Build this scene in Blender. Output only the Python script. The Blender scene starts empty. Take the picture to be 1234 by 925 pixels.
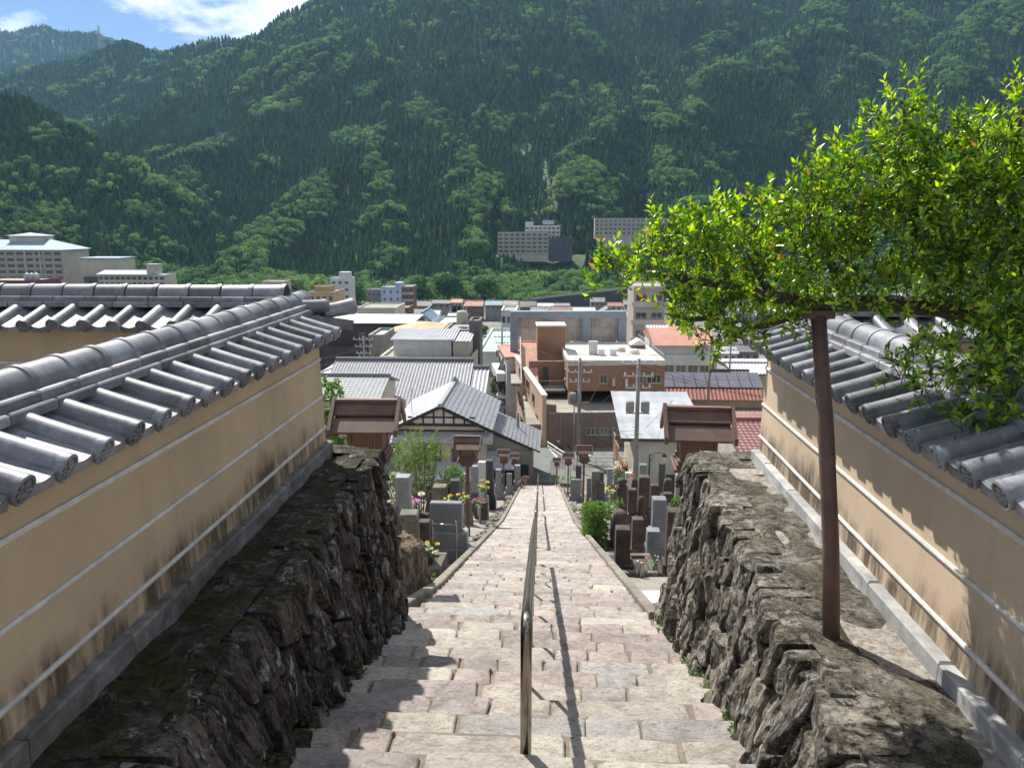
import bpy, bmesh, math, random
import numpy as np
from mathutils import Vector, Matrix, noise as mnoise
random.seed(7); np.random.seed(7)
R = math.radians
SC = bpy.context.scene
COL = SC.collection

# ------------------------------------------------------------------ camera, sky, sun, exposure
PITCH, YAW, FPX = 11.3, 2.98, 960.0
cam = bpy.data.objects.new('camera', bpy.data.cameras.new('camera')); COL.objects.link(cam)
cam.data.sensor_width = 36.0; cam.data.lens = 36.0*FPX/1234.0
cam.data.clip_start = 0.05; cam.data.clip_end = 9000.0
cam.location = (0, 0, 0); cam.rotation_euler = (R(90-PITCH), 0, R(YAW))
SC.camera = cam
SUN_EL, SUN_AZ = 49.0, -31.0          # azimuth from +Y towards +X
world = bpy.data.worlds.new('World'); SC.world = world; world.use_nodes = True
wn, wl = world.node_tree.nodes, world.node_tree.links
wn.clear()
sky = wn.new('ShaderNodeTexSky'); sky.sky_type = 'NISHITA'; sky.sun_disc = False
sky.sun_elevation = R(SUN_EL); sky.sun_rotation = R(SUN_AZ); sky.altitude = 400; sky.air_density = 0.6; sky.dust_density = 0.15; sky.ozone_density = 2.5
tc = wn.new('ShaderNodeTexCoord')
mp = wn.new('ShaderNodeMapping'); mp.inputs['Scale'].default_value = (1.0, 1.0, 2.6); mp.inputs['Location'].default_value = (0.80, 2.26, 0.2)
cn = wn.new('ShaderNodeTexNoise'); cn.inputs['Scale'].default_value = 2.1; cn.inputs['Detail'].default_value = 9; cn.inputs['Roughness'].default_value = 0.58
cr = wn.new('ShaderNodeValToRGB'); cr.color_ramp.elements[0].position = 0.50; cr.color_ramp.elements[1].position = 0.575
mixc = wn.new('ShaderNodeMix'); mixc.data_type = 'RGBA'
mixc.inputs[7].default_value = (13.5, 13.8, 14.2, 1)
bg = wn.new('ShaderNodeBackground'); bg.inputs['Strength'].default_value = 0.07
wo = wn.new('ShaderNodeOutputWorld')
wl.new(tc.outputs['Generated'], mp.inputs[0]); wl.new(mp.outputs[0], cn.inputs[0]); wl.new(cn.outputs[0], cr.inputs[0])
wl.new(cr.outputs[0], mixc.inputs[0]); wl.new(sky.outputs[0], mixc.inputs[6]); wl.new(mixc.outputs[2], bg.inputs[0]); wl.new(bg.outputs[0], wo.inputs[0])
sun = bpy.data.objects.new('sun', bpy.data.lights.new('sun', 'SUN')); COL.objects.link(sun)
sun.data.energy = 5.0; sun.data.angle = R(0.55); sun.data.color = (1.0, 0.95, 0.87)
SUND = Vector((math.sin(R(SUN_AZ))*math.cos(R(SUN_EL)), math.cos(R(SUN_AZ))*math.cos(R(SUN_EL)), math.sin(R(SUN_EL))))
sun.rotation_euler = (-SUND).to_track_quat('-Z', 'Y').to_euler()
SC.view_settings.view_transform = 'Standard'; SC.view_settings.look = 'None'
SC.view_settings.exposure = 0.8; SC.view_settings.gamma = 1.0; SC.view_settings.use_curve_mapping = False
SC.cycles.use_denoising = True
SC.cycles.max_bounces = 6; SC.cycles.volume_bounces = 0; SC.cycles.transparent_max_bounces = 8
SC.cycles.volume_step_rate = 8.0

# ------------------------------------------------------------------ pixel rays (photo 1234 x 925)
_p, _s = R(PITCH), R(YAW)
FW = Vector((-math.sin(_s)*math.cos(_p), math.cos(_s)*math.cos(_p), -math.sin(_p)))
RT = Vector((math.cos(_s), math.sin(_s), 0)); UPV = RT.cross(FW)
def ray(x, y): return FW + RT*((x-617)/FPX) - UPV*((y-462.5)/FPX)
def atY(x, y, Y): d = ray(x, y); return d*(Y/d.y)
def atZ(x, y, Z): d = ray(x, y); return d*(Z/d.z)
def smooth(a, b, x):
    t = min(1, max(0, (x-a)/(b-a))); return t*t*(3-2*t)

# ------------------------------------------------------------------ ground profile
SP = [(-6, -1.31), (-1.5, -1.31), (0, -1.75), (3.8, -2.87), (7.6, -3.99), (25.6, -9.93), (52.6, -17.6), (58, -17.9), (66, -18.7), (90, -22.0), (130, -27.5), (200, -33.5), (300, -38.5), (420, -41.5), (520, -42)]
_sx = [a for a, b in SP]; _sz = [b for a, b in SP]
def S(y): return float(np.interp(y, _sx, _sz))
def xc(y): return -0.083 - 0.0134*y
def onground(px, py, off=0.0):
    d = ray(px, py); Y = 1.0
    while Y < 600:
        P = d*(Y/d.y)
        if P.z <= S(Y)+off: return P
        Y += 0.03 if Y < 80 else 0.5
    return P

# ------------------------------------------------------------------ object helpers
def link(o, parent=None):
    COL.objects.link(o)
    if parent is not None: o.parent = parent
    return o
def tag(o, label=None, cat=None, group=None, kind=None):
    if label: o['label'] = label
    if cat: o['category'] = cat
    if group: o['group'] = group
    if kind: o['kind'] = kind
    return o
def thing(name, label, cat, loc=(0, 0, 0), rz=0.0, group=None):
    o = bpy.data.objects.new(name, None); COL.objects.link(o); o.empty_display_size = 0.2
    o.location = loc; o.rotation_euler = (0, 0, rz)
    return tag(o, label, cat, group)
def inst(name, mesh, parent=None, loc=(0, 0, 0), rot=(0, 0, 0), scale=(1, 1, 1)):
    o = bpy.data.objects.new(name, mesh); link(o, parent); o.location = loc; o.rotation_euler = rot; o.scale = scale
    return o
class MB:
    def __init__(s): s.v = []; s.f = []; s.m = []
    def add(s, vs, fs, m=0):
        k = len(s.v); s.v += [tuple(q) for q in vs]; s.f += [tuple(i+k for i in f) for f in fs]; s.m += [m]*len(fs); return s
    def box(s, x0, x1, y0, y1, z0, z1, m=0):
        return s.add([(x0,y0,z0),(x1,y0,z0),(x1,y1,z0),(x0,y1,z0),(x0,y0,z1),(x1,y0,z1),(x1,y1,z1),(x0,y1,z1)],
                     [(3,2,1,0),(4,5,6,7),(0,1,5,4),(1,2,6,5),(2,3,7,6),(3,0,4,7)], m)
    def bbox(s, x0, x1, y0, y1, z0, z1, b=0.01, m=0):     # box with bevelled top and vertical edges
        def ring(z, i): return [(x0+i,y0+i,z),(x1-i,y0+i,z),(x1-i,y1-i,z),(x0+i,y1-i,z)]
        vs = ring(z0, 0)+ring(z1-b, 0)+ring(z1, b)
        return s.add(vs, [(3,2,1,0)]+[(i,(i+1)%4,4+(i+1)%4,4+i) for i in range(4)]+[(4+i,4+(i+1)%4,8+(i+1)%4,8+i) for i in range(4)]+[(8,9,10,11)], m)
    def prism(s, poly, a0, a1, axis='x', m=0):           # poly in the other two axes, extruded along axis
        n = len(poly)
        def P(a, q): return {'x': (a, q[0], q[1]), 'y': (q[0], a, q[1]), 'z': (q[0], q[1], a)}[axis]
        vs = [P(a0, q) for q in poly]+[P(a1, q) for q in poly]
        return s.add(vs, [tuple(range(n-1, -1, -1)), tuple(range(n, 2*n))]+[(i, (i+1) % n, n+(i+1) % n, n+i) for i in range(n)], m)
    def tube(s, pts, r, n=8, m=0, cap=True):
        pts = [Vector(p) for p in pts]; rs = r if isinstance(r, (list, tuple)) else [r]*len(pts)
        k = len(s.v); prev = None; fs = []
        for i, p in enumerate(pts):
            t = (pts[min(i+1, len(pts)-1)]-pts[max(i-1, 0)]).normalized()
            if prev is None:
                a = Vector((0, 0, 1)) if abs(t.z) < 0.9 else Vector((1, 0, 0)); u = t.cross(a).normalized()
            else: u = (prev - t*prev.dot(t)).normalized()
            prev = u; w = t.cross(u)
            for j in range(n):
                a = 2*math.pi*j/n; s.v.append(tuple(p+(u*math.cos(a)+w*math.sin(a))*rs[i]))
        for i in range(len(pts)-1):
            for j in range(n): fs.append((k+i*n+j, k+i*n+(j+1) % n, k+(i+1)*n+(j+1) % n, k+(i+1)*n+j))
        if cap: fs += [tuple(k+j for j in range(n-1, -1, -1)), tuple(k+(len(pts)-1)*n+j for j in range(n))]
        s.f += fs; s.m += [m]*len(fs); return s
    def lathe(s, prof, n=16, c=(0, 0, 0), m=0):          # prof: (r,z)
        k = len(s.v); fs = []
        for r, z in prof:
            for j in range(n): a = 2*math.pi*j/n; s.v.append((c[0]+r*math.cos(a), c[1]+r*math.sin(a), c[2]+z))
        for i in range(len(prof)-1):
            for j in range(n): fs.append((k+i*n+j, k+i*n+(j+1) % n, k+(i+1)*n+(j+1) % n, k+(i+1)*n+j))
        fs += [tuple(k+j for j in range(n-1, -1, -1)), tuple(k+(len(prof)-1)*n+j for j in range(n))]
        s.f += fs; s.m += [m]*len(fs); return s
    def mesh(s, name, mats, smooth=False):
        me = bpy.data.meshes.new(name); me.from_pydata(s.v, [], s.f)
        for q in (mats if isinstance(mats, (list, tuple)) else [mats]): me.materials.append(q)
        if any(s.m): me.polygons.foreach_set('material_index', s.m)
        if smooth: me.polygons.foreach_set('use_smooth', [True]*len(s.f))
        me.validate(); me.update(); return me
    def obj(s, name, mats, parent=None, loc=(0, 0, 0), rz=0.0, smooth=False):
        return inst(name, s.mesh(name, mats, smooth), parent, loc, (0, 0, rz))
def np_mesh(name, V, F, mat, smooth=False):
    me = bpy.data.meshes.new(name); V = np.asarray(V, np.float32); F = np.asarray(F, np.int32); n = F.shape[1]
    me.vertices.add(len(V)); me.vertices.foreach_set('co', V.ravel())
    me.loops.add(F.size); me.loops.foreach_set('vertex_index', F.ravel())
    me.polygons.add(len(F)); me.polygons.foreach_set('loop_start', np.arange(0, F.size, n, dtype=np.int32)); me.polygons.foreach_set('loop_total', np.full(len(F), n, np.int32))
    if smooth: me.polygons.foreach_set('use_smooth', np.ones(len(F), bool))
    for q in (mat if isinstance(mat, (list, tuple)) else [mat]): me.materials.append(q)
    me.update(calc_edges=True); me.validate(); return me

# ------------------------------------------------------------------ materials
def C(r, g, b): return (r, g, b, 1)
class NT:
    def __init__(s, name):
        s.mat = bpy.data.materials.new(name); s.mat.use_nodes = True; s.n = s.mat.node_tree.nodes; s.l = s.mat.node_tree.links; s.n.clear()
        s.out = s.n.new('ShaderNodeOutputMaterial'); s.b = s.n.new('ShaderNodeBsdfPrincipled'); s.l.new(s.b.outputs[0], s.out.inputs[0])
        s.tc = s.n.new('ShaderNodeTexCoord'); s.oi = s.n.new('ShaderNodeObjectInfo')
        a = s.n.new('ShaderNodeVectorMath'); a.operation = 'MULTIPLY_ADD'; a.inputs[1].default_value = (37, 53, 71)
        s.l.new(s.oi.outputs['Random'], a.inputs[0]); s.l.new(s.tc.outputs['Object'], a.inputs[2]); s.co = a.outputs[0]
    def noise(s, scale, detail=5, rough=0.6, co=None, stretch=None, dist=0.0):
        t = s.n.new('ShaderNodeTexNoise'); t.inputs['Scale'].default_value = scale; t.inputs['Detail'].default_value = detail; t.inputs['Roughness'].default_value = rough; t.inputs['Distortion'].default_value = dist
        c = co or s.co
        if stretch:
            q = s.n.new('ShaderNodeVectorMath'); q.operation = 'MULTIPLY'; q.inputs[1].default_value = stretch; s.l.new(c, q.inputs[0]); c = q.outputs[0]
        s.l.new(c, t.inputs['Vector']); return t.outputs[0]
    def ramp(s, fac, stops):
        r = s.n.new('ShaderNodeValToRGB'); e = r.color_ramp.elements
        while len(e) < len(stops): e.new(0.5)
        for q, (p, c) in zip(e, stops): q.position = p; q.color = c if len(c) == 4 else (*c, 1)
        s.l.new(fac, r.inputs[0]); return r.outputs[0]
    def mix(s, fac, a, b, mode='MIX'):
        m = s.n.new('ShaderNodeMix'); m.data_type = 'RGBA'; m.blend_type = mode
        for i, q in ((0, fac), (6, a), (7, b)):
            if isinstance(q, (int, float)): m.inputs[i].default_value = q
            elif isinstance(q, tuple): m.inputs[i].default_value = q if len(q) == 4 else (*q, 1)
            else: s.l.new(q, m.inputs[i])
        return m.outputs[2]
    def math(s, op, a, b=0.0, c=None):
        m = s.n.new('ShaderNodeMath'); m.operation = op
        for i, q in enumerate((a, b) if c is None else (a, b, c)):
            if isinstance(q, (int, float)): m.inputs[i].default_value = q
            else: s.l.new(q, m.inputs[i])
        return m.outputs[0]
    def hsv(s, col, val, hue=None, sat=1.0):
        h = s.n.new('ShaderNodeHueSaturation'); h.inputs['Saturation'].default_value = sat; s.l.new(col, h.inputs['Color'])
        if isinstance(val, (int, float)): h.inputs['Value'].default_value = val
        else: s.l.new(val, h.inputs['Value'])
        if hue is not None: s.l.new(hue, h.inputs['Hue'])
        return h.outputs[0]
    def rnd(s, lo, hi): return s.math('MULTIPLY_ADD', s.oi.outputs['Random'], hi-lo, lo)
    def bump(s, h, strength=0.3, dist=0.02, prev=None):
        b = s.n.new('ShaderNodeBump'); b.inputs['Strength'].default_value = strength; b.inputs['Distance'].default_value = dist; s.l.new(h, b.inputs['Height'])
        if prev is not None: s.l.new(prev, b.inputs['Normal'])
        s.l.new(b.outputs[0], s.b.inputs['Normal']); return b.outputs[0]
    def sep(s, vec):
        x = s.n.new('ShaderNodeSeparateXYZ'); s.l.new(vec, x.inputs[0]); return x.outputs
    def set(s, col=None, rough=0.7, metal=0.0, spec=0.5):
        if col is not None:
            if isinstance(col, tuple): s.b.inputs['Base Color'].default_value = col if len(col) == 4 else (*col, 1)
            else: s.l.new(col, s.b.inputs['Base Color'])
        if isinstance(rough, (int, float)): s.b.inputs['Roughness'].default_value = rough
        else: s.l.new(rough, s.b.inputs['Roughness'])
        s.b.inputs['Metallic'].default_value = metal; s.b.inputs['Specular IOR Level'].default_value = spec
        return s.mat
_mc = {}
def pm(name, c1, c2=None, scale=4, rough=0.75, bump=0.25, bscale=40, rnd=0.12, metal=0.0, spec=0.4, dirt=0.35, bdist=0.01):
    """a painted / mineral surface: broad tone changes, dirt blotches, fine grain"""
    if name in _mc: return _mc[name]
    t = NT(name); c2 = c2 or tuple(q*0.72 for q in c1)
    a = t.noise(scale, 6, 0.65); col = t.ramp(a, [(0.3, c2), (0.68, c1)])
    b = t.noise(scale*0.37, 4, 0.6); col = t.mix(t.math('MULTIPLY', t.ramp(b, [(0.45, (0, 0, 0)), (0.72, (1, 1, 1))]), dirt), col, tuple(q*0.45 for q in c2))
    col = t.hsv(col, t.rnd(1-rnd, 1+rnd))
    h = t.noise(bscale, 5, 0.7); t.bump(h, bump, bdist)
    _mc[name] = t.set(col, rough, metal, spec); return _mc[name]

def m_tile(name='kawara_tile', c=(0.20, 0.21, 0.235), c2=(0.085, 0.09, 0.105), rough=0.42):
    t = NT(name); a = t.noise(7, 6, 0.65); col = t.ramp(a, [(0.3, c2), (0.66, c)])
    sp = t.noise(60, 3, 0.6); col = t.mix(t.math('MULTIPLY', t.ramp(sp, [(0.6, (0, 0, 0)), (0.72, (1, 1, 1))]), 0.35), col, (0.3, 0.3, 0.29))
    st = t.noise(2.2, 4, 0.6); col = t.mix(t.math('MULTIPLY', t.ramp(st, [(0.52, (0, 0, 0)), (0.7, (1, 1, 1))]), 0.4), col, (0.13, 0.11, 0.09))
    li = t.noise(26, 5, 0.7); col = t.mix(t.math('MULTIPLY', t.ramp(li, [(0.60, (0, 0, 0)), (0.66, (1, 1, 1))]), 0.5), col, (0.33, 0.33, 0.29)); col = t.hsv(col, t.rnd(0.6, 1.45)); t.bump(t.noise(45, 4, 0.6), 0.2, 0.005)
    r = t.math('MULTIPLY_ADD', a, 0.35, rough-0.12); return t.set(col, r, 0.0, 0.6)
def m_rock(name, c1, c2, lichen=0.5, moss=0.4, stretch=(1, 1, 0.45), dots=0.5):
    t = NT(name); a = t.noise(6, 9, 0.75, stretch=stretch, dist=0.9); col = t.ramp(a, [(0.32, tuple(q*0.6 for q in c2)), (0.44, c2), (0.55, c1), (0.72, tuple(min(1, p*1.7) for p in c1))])
    col = t.hsv(col, t.rnd(0.6, 1.3))
    l = t.noise(7.5, 8, 0.72, stretch=(1, 1, 0.5), dist=0.8); lm = t.ramp(l, [(0.555, (0, 0, 0)), (0.60, (1, 1, 1))]); col = t.mix(t.math('MULTIPLY', lm, lichen), col, t.ramp(t.noise(40, 4), [(0.35, (0.24, 0.24, 0.22)), (0.6, (0.58, 0.59, 0.56))]))
    sp = t.noise(38, 6, 0.8); col = t.mix(t.math('MULTIPLY', t.ramp(sp, [(0.55, (0, 0, 0)), (0.62, (1, 1, 1))]), dots), col, tuple(min(0.6, p*2.2) for p in c1))
    dk = t.noise(16, 6, 0.75, stretch=stretch); col = t.mix(t.math('MULTIPLY', t.ramp(dk, [(0.40, (1, 1, 1)), (0.48, (0, 0, 0))]), 0.85), col, tuple(p*0.2 for p in c2))
    g = t.n.new('ShaderNodeNewGeometry'); nz = t.sep(g.outputs['Normal'])[2]
    ms = t.math('MULTIPLY', t.ramp(nz, [(0.3, (0, 0, 0)), (0.75, (1, 1, 1))]), t.ramp(t.noise(4, 5, 0.65), [(0.44, (0, 0, 0)), (0.58, (1, 1, 1))]))
    mc = t.ramp(t.noise(30, 3), [(0.3, (0.016, 0.018, 0.006)), (0.7, (0.085, 0.08, 0.02))])
    col = t.mix(t.math('MULTIPLY', ms, moss), col, mc)
    h = t.noise(11, 10, 0.78, stretch=stretch, dist=0.6); n1 = t.bump(h, 1.0, 0.07); t.bump(t.noise(60, 6, 0.75), 0.7, 0.015, n1)
    return t.set(col, 0.9, 0, 0.2)
def m_slab(name, c1, c2, rnd=0.12):
    t = NT(name); a = t.noise(3.5, 9, 0.75, dist=1.0); col = t.ramp(a, [(0.34, tuple(q*0.8 for q in c2)), (0.5, tuple((p+q)/2 for p, q in zip(c1, c2))), (0.64, c1)])
    l = t.noise(11, 9, 0.8, stretch=(1, 2.4, 1), dist=1.2); col = t.mix(t.math('MULTIPLY', t.ramp(l, [(0.52, (0, 0, 0)), (0.575, (1, 1, 1))]), 0.7), col, tuple(q*0.55 for q in c2))
    w = t.noise(18, 6, 0.75, dist=0.5); col = t.mix(t.math('MULTIPLY', t.ramp(w, [(0.56, (0, 0, 0)), (0.63, (1, 1, 1))]), 0.45), col, (0.52, 0.49, 0.45))
    gr = t.noise(70, 4, 0.75); col = t.mix(t.math('MULTIPLY', t.ramp(gr, [(0.38, (1, 1, 1)), (0.5, (0, 0, 0))]), 0.35), col, tuple(q*0.5 for q in c2))
    col = t.hsv(col, t.rnd(1-rnd, 1+rnd))
    n1 = t.bump(t.noise(8, 10, 0.8, dist=1.2), 0.85, 0.03); t.bump(t.noise(55, 5, 0.75), 0.5, 0.008, n1)
    return t.set(col, 0.8, 0, 0.3)
def m_plaster(name, c=(0.50, 0.36, 0.20), streak=0.85):
    t = NT(name); co = t.tc.outputs['Object']
    a = t.noise(1.3, 5, 0.6, co); col = t.ramp(a, [(0.3, tuple(q*0.86 for q in c)), (0.7, tuple(q*1.06 for q in c))])
    sp = t.noise(150, 3, 0.7, co); col = t.mix(t.math('MULTIPLY', t.ramp(sp, [(0.58, (0, 0, 0)), (0.70, (1, 1, 1))]), 0.6), col, tuple(q*0.4 for q in c))
    pit = t.noise(48, 5, 0.8, co); col = t.mix(t.math('MULTIPLY', t.ramp(pit, [(0.63, (0, 0, 0)), (0.68, (1, 1, 1))]), 0.55), col, tuple(q*0.3 for q in c)); rn = t.noise(2.2, 6, 0.7, co, stretch=(2.2, 2.2, 0.25)); col = t.mix(t.math('MULTIPLY', t.ramp(rn, [(0.5, (0, 0, 0)), (0.72, (1, 1, 1))]), 0.35), col, tuple(q*0.6 for q in c))
    z = t.sep(co)[2]                                   # rising damp and soot streaks above the base course
    s1 = t.noise(9, 6, 0.7, co, stretch=(1, 1, 0.16)); s2 = t.noise(1.6, 4, 0.6, co)
    edge = t.math('MULTIPLY_ADD', s2, 0.62, 0.0); zz = t.math('SUBTRACT', edge, z); band = t.ramp(t.math('MULTIPLY_ADD', zz, 3.0, 0.5), [(0.25, (0, 0, 0)), (0.8, (1, 1, 1))])
    k = t.math('MULTIPLY', band, t.ramp(s1, [(0.36, (0, 0, 0)), (0.56, (1, 1, 1))])); col = t.mix(t.math('MULTIPLY', k, streak), col, (0.05, 0.035, 0.026))
    t.bump(t.noise(120, 4, 0.7, co), 0.35, 0.006); return t.set(col, 0.9, 0, 0.2)
def m_leaf(name, c1, c2, trans=0.45, rough=0.4, red=None, rnd=True):
    t = NT(name); g = t.n.new('ShaderNodeNewGeometry')
    f = g.outputs['Random Per Island'] if rnd else t.oi.outputs['Random']
    stops = ([(0.0, tuple(q*0.3 for q in c2)), (0.38, c2), (0.8, c1)] if red else [(0.0, c2), (0.85, c1)]) + ([(0.985, c1), (0.992, red)] if red else [])  # darkest stop: older leaves, and inner crown shade painted into the colour
    col = t.ramp(f, stops)
    t.set(col, rough, 0, 0.4); tr = t.n.new('ShaderNodeBsdfTranslucent'); t.l.new(t.hsv(col, 1.5, sat=1.15), tr.inputs[0])
    ms = t.n.new('ShaderNodeMixShader'); ms.inputs[0].default_value = trans; t.l.new(t.b.outputs[0], ms.inputs[1]); t.l.new(tr.outputs[0], ms.inputs[2]); t.l.new(ms.outputs[0], t.out.inputs[0])
    return t.mat
def m_forest(name, c1, c2, trans=0.25):
    t = NT(name); col = t.ramp(t.oi.outputs['Random'], [(0.0, c2), (0.6, tuple((p+q)/2 for p, q in zip(c1, c2))), (1.0, c1)])
    g = t.n.new('ShaderNodeNewGeometry'); col = t.hsv(col, t.math('MULTIPLY_ADD', g.outputs['Random Per Island'], 0.7, 0.65))
    t.set(col, 0.7, 0, 0.15); tr = t.n.new('ShaderNodeBsdfTranslucent'); t.l.new(col, tr.inputs[0])
    ms = t.n.new('ShaderNodeMixShader'); ms.inputs[0].default_value = trans; t.l.new(t.b.outputs[0], ms.inputs[1]); t.l.new(tr.outputs[0], ms.inputs[2]); t.l.new(ms.outputs[0], t.out.inputs[0])
    return t.mat
def m_glass(name='window_glass', c=(0.03, 0.04, 0.05)):
    t = NT(name); col = t.hsv(t.mix(0.0, c, c), t.rnd(0.5, 1.9)); return t.set(col, 0.08, 0, 0.8)
GLASS = m_glass()
TILE = m_tile(); WOOD = pm('stained_brown_wood', (0.165, 0.096, 0.077), (0.10, 0.06, 0.05), 6, 0.6, 0.3, 60, 0.1)
WOODL = pm('tan_lattice_wood', (0.34, 0.21, 0.13), (0.22, 0.13, 0.08), 8, 0.6, 0.2, 60)
CONC = pm('weathered_concrete', (0.34, 0.33, 0.31), (0.2, 0.19, 0.18), 3, 0.85, 0.4, 40, 0.1)
WHITEC = pm('pale_base_stone', (0.5, 0.5, 0.48), (0.22, 0.22, 0.22), 5, 0.85, 0.4, 40, 0.1, dirt=0.6)

# ================================================================== terrain
def ground_z(x, y):
    z = S(y)
    if y < 52.6:
        k = 0.32 if abs(x-xc(y)) > 1.0 else 0.5
        side = smooth(7.2, 7.9, y)
        led = smooth(1.62, 1.72, abs(x+0.1))*(1-side)
        z = (z-k)*(1-led) + (-2.22)*led
        if y > 8: z += 0.06*mnoise.noise(Vector((x*1.3, y*1.3, 0)))
        z -= smooth(3, 9, abs(x))*0.5*side
    elif y > 60:
        z += 0
    return z
def m_ground():
    t = NT('earth_and_asphalt'); g = t.n.new('ShaderNodeNewGeometry'); P = g.outputs['Position']; y = t.sep(P)[1]
    a = t.noise(1.1, 7, 0.7, P); b = t.noise(26, 5, 0.75, P)
    near = t.mix(t.ramp(b, [(0.4, (0, 0, 0)), (0.62, (1, 1, 1))]), t.ramp(a, [(0.3, (0.11, 0.085, 0.06)), (0.7, (0.22, 0.19, 0.155))]), (0.34, 0.32, 0.29))
    far = t.ramp(t.noise(0.09, 6, 0.7, P), [(0.34, (0.09, 0.1, 0.075)), (0.5, (0.17, 0.165, 0.15)), (0.7, (0.26, 0.25, 0.23))])
    fg = t.math('MINIMUM', t.math('MAXIMUM', t.math('MULTIPLY_ADD', y, 0.012, -3.7), 0.0), 1.0); far = t.mix(fg, far, t.ramp(t.noise(0.2, 5, 0.7, P), [(0.3, (0.03, 0.05, 0.02)), (0.7, (0.09, 0.11, 0.05))]))
    f = t.math('MULTIPLY_ADD', y, 0.25, -13.2); f = t.math('MINIMUM', t.math('MAXIMUM', f, 0.0), 1.0)
    t.bump(b, 0.6, 0.03); return t.set(t.mix(f, near, far), 0.9, 0, 0.2)
def grid_obj(name, xs, ys, fn, mat, kind='structure', smoothf=True):
    X, Y = np.meshgrid(xs, ys); V = np.zeros((X.size, 3)); V[:, 0] = X.ravel(); V[:, 1] = Y.ravel()
    V[:, 2] = fn(X, Y).ravel() if not isinstance(fn, list) else fn[0]
    nx, ny = len(xs), len(ys); I = np.arange(nx*ny).reshape(ny, nx)
    F = np.stack([I[:-1, :-1].ravel(), I[:-1, 1:].ravel(), I[1:, 1:].ravel(), I[1:, :-1].ravel()], 1)
    o = inst(name, np_mesh(name, V, F, mat, smoothf)); tag(o, kind=kind); return o
xs = np.concatenate([[-2600, -1200, -600, -300, -150, -80, -45], np.arange(-30, -3, 1.0), np.arange(-3, 3.01, 0.15), np.arange(4, 31, 1.0), [45, 80, 150, 300, 600, 1200, 2600]])
ys = np.concatenate([[-40, -20, -8, -5], np.arange(-3, 9, 0.2), np.arange(9, 56, 0.5), np.arange(58, 130, 3), np.arange(135, 530, 12)])
g = grid_obj('ground', xs, ys, lambda X, Y: np.vectorize(ground_z)(X, Y), m_ground())
tag(g, 'sloping earth and gravel ground falling to the valley floor')

# ------------------------------------------------------------------ the mountain: spurs read from the photograph
BR_Y = [440, 490, 540, 600, 720, 850, 1000, 1300, 1600, 2000, 3300]; BR_Z = [-44, -41.5, -37, -32, -22, -14, 4, 64, 140, 220, 250]
SPURS = [
 (0.66, [(-260, 60, 560), (-120, 98, 610), (0, 130, 640), (60, 162, 640), (118, 236, 600), (150, 300, 550)]),
 (0.66, [(560, -95, 1500), (480, -22, 1420), (400, 12, 1400), (300, 36, 1400), (200, 54, 1460), (150, 54, 1500), (60, 80, 1560), (-200, 90, 1600)]),
 (0.85, [(340, 28, 1390), (300, 56, 1240), (240, 92, 1090), (175, 122, 990), (120, 160, 880), (80, 205, 780)]),
 (0.87, [(470, 0, 1300), (405, 84, 1060), (335, 130, 930), (262, 156, 850), (192, 222, 720), (150, 270, 620), (128, 300, 550)]),
 (0.87, [(620, 10, 1200), (572, 66, 1060), (507, 122, 920), (437, 164, 830), (392, 212, 740), (330, 268, 640), (292, 306, 550)]),
 (0.85, [(520, -40, 1400), (472, 28, 1230), (494, 70, 1110), (555, 112, 1000)]),
 (0.87, [(507, 122, 920), (552, 168, 800), (580, 215, 700), (590, 262, 620), (560, 305, 545)]),
 (0.87, [(437, 164, 830), (462, 222, 720), (470, 275, 610), (470, 310, 545)]),
 (0.66, [(560, -95, 1500), (640, -80, 1560), (760, -95, 1640), (900, -60, 1650), (1050, -90, 1650), (1500, -110, 1650)]),
 (0.85, [(640, -70, 1480), (664, 20, 1270), (718, 58, 1130), (772, 94, 1020), (800, 150, 880), (838, 222, 720), (862, 270, 610)]),
 (0.87, [(718, 58, 1130), (722, 110, 980), (738, 136, 900), (710, 176, 800), (694, 224, 700), (700, 262, 640)]),
 (0.83, [(1050, -90, 1560), (985, 0, 1300), (912, 52, 1120), (846, 90, 1010), (826, 150, 870), (872, 205, 740), (915, 250, 640)]),
 (0.83, [(985, 0, 1300), (1020, 80, 1060), (1050, 150, 900), (1080, 230, 720), (1100, 290, 580)]),
 (0.83, [(1300, -110, 1450), (1180, 10, 1200), (1140, 70, 1050), (1200, 150, 850), (1260, 230, 700), (1350, 300, 570)]),
 (0.66, [(1500, -110, 1650), (1650, 50, 1100), (1700, 200, 750)]),
 (0.60, [(-500, 40, 2500), (-100, 36, 2560), (0, 40, 2600), (55, 37, 2600), (100, 42, 2500), (135, 52, 2400), (220, 66, 2300)]),
]
_seg = []
for k, pts in SPURS:
    W = [atY(a, b, Y) for a, b, Y in pts]
    for A, B in zip(W[:-1], W[1:]): _seg.append((k, A, B))
def _vn(X, Y, sc, seed):
    X = X/sc+seed*7.3; Y = Y/sc+seed*3.1; xi = np.floor(X); yi = np.floor(Y); fx = X-xi; fy = Y-yi; fx = fx*fx*(3-2*fx); fy = fy*fy*(3-2*fy)
    def h(a, b): q = np.sin(a*127.1+b*311.7+seed*17.7)*43758.5453; return q-np.floor(q)
    return (h(xi, yi)*(1-fx)+h(xi+1, yi)*fx)*(1-fy)+(h(xi, yi+1)*(1-fx)+h(xi+1, yi+1)*fx)*fy-0.5
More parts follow.
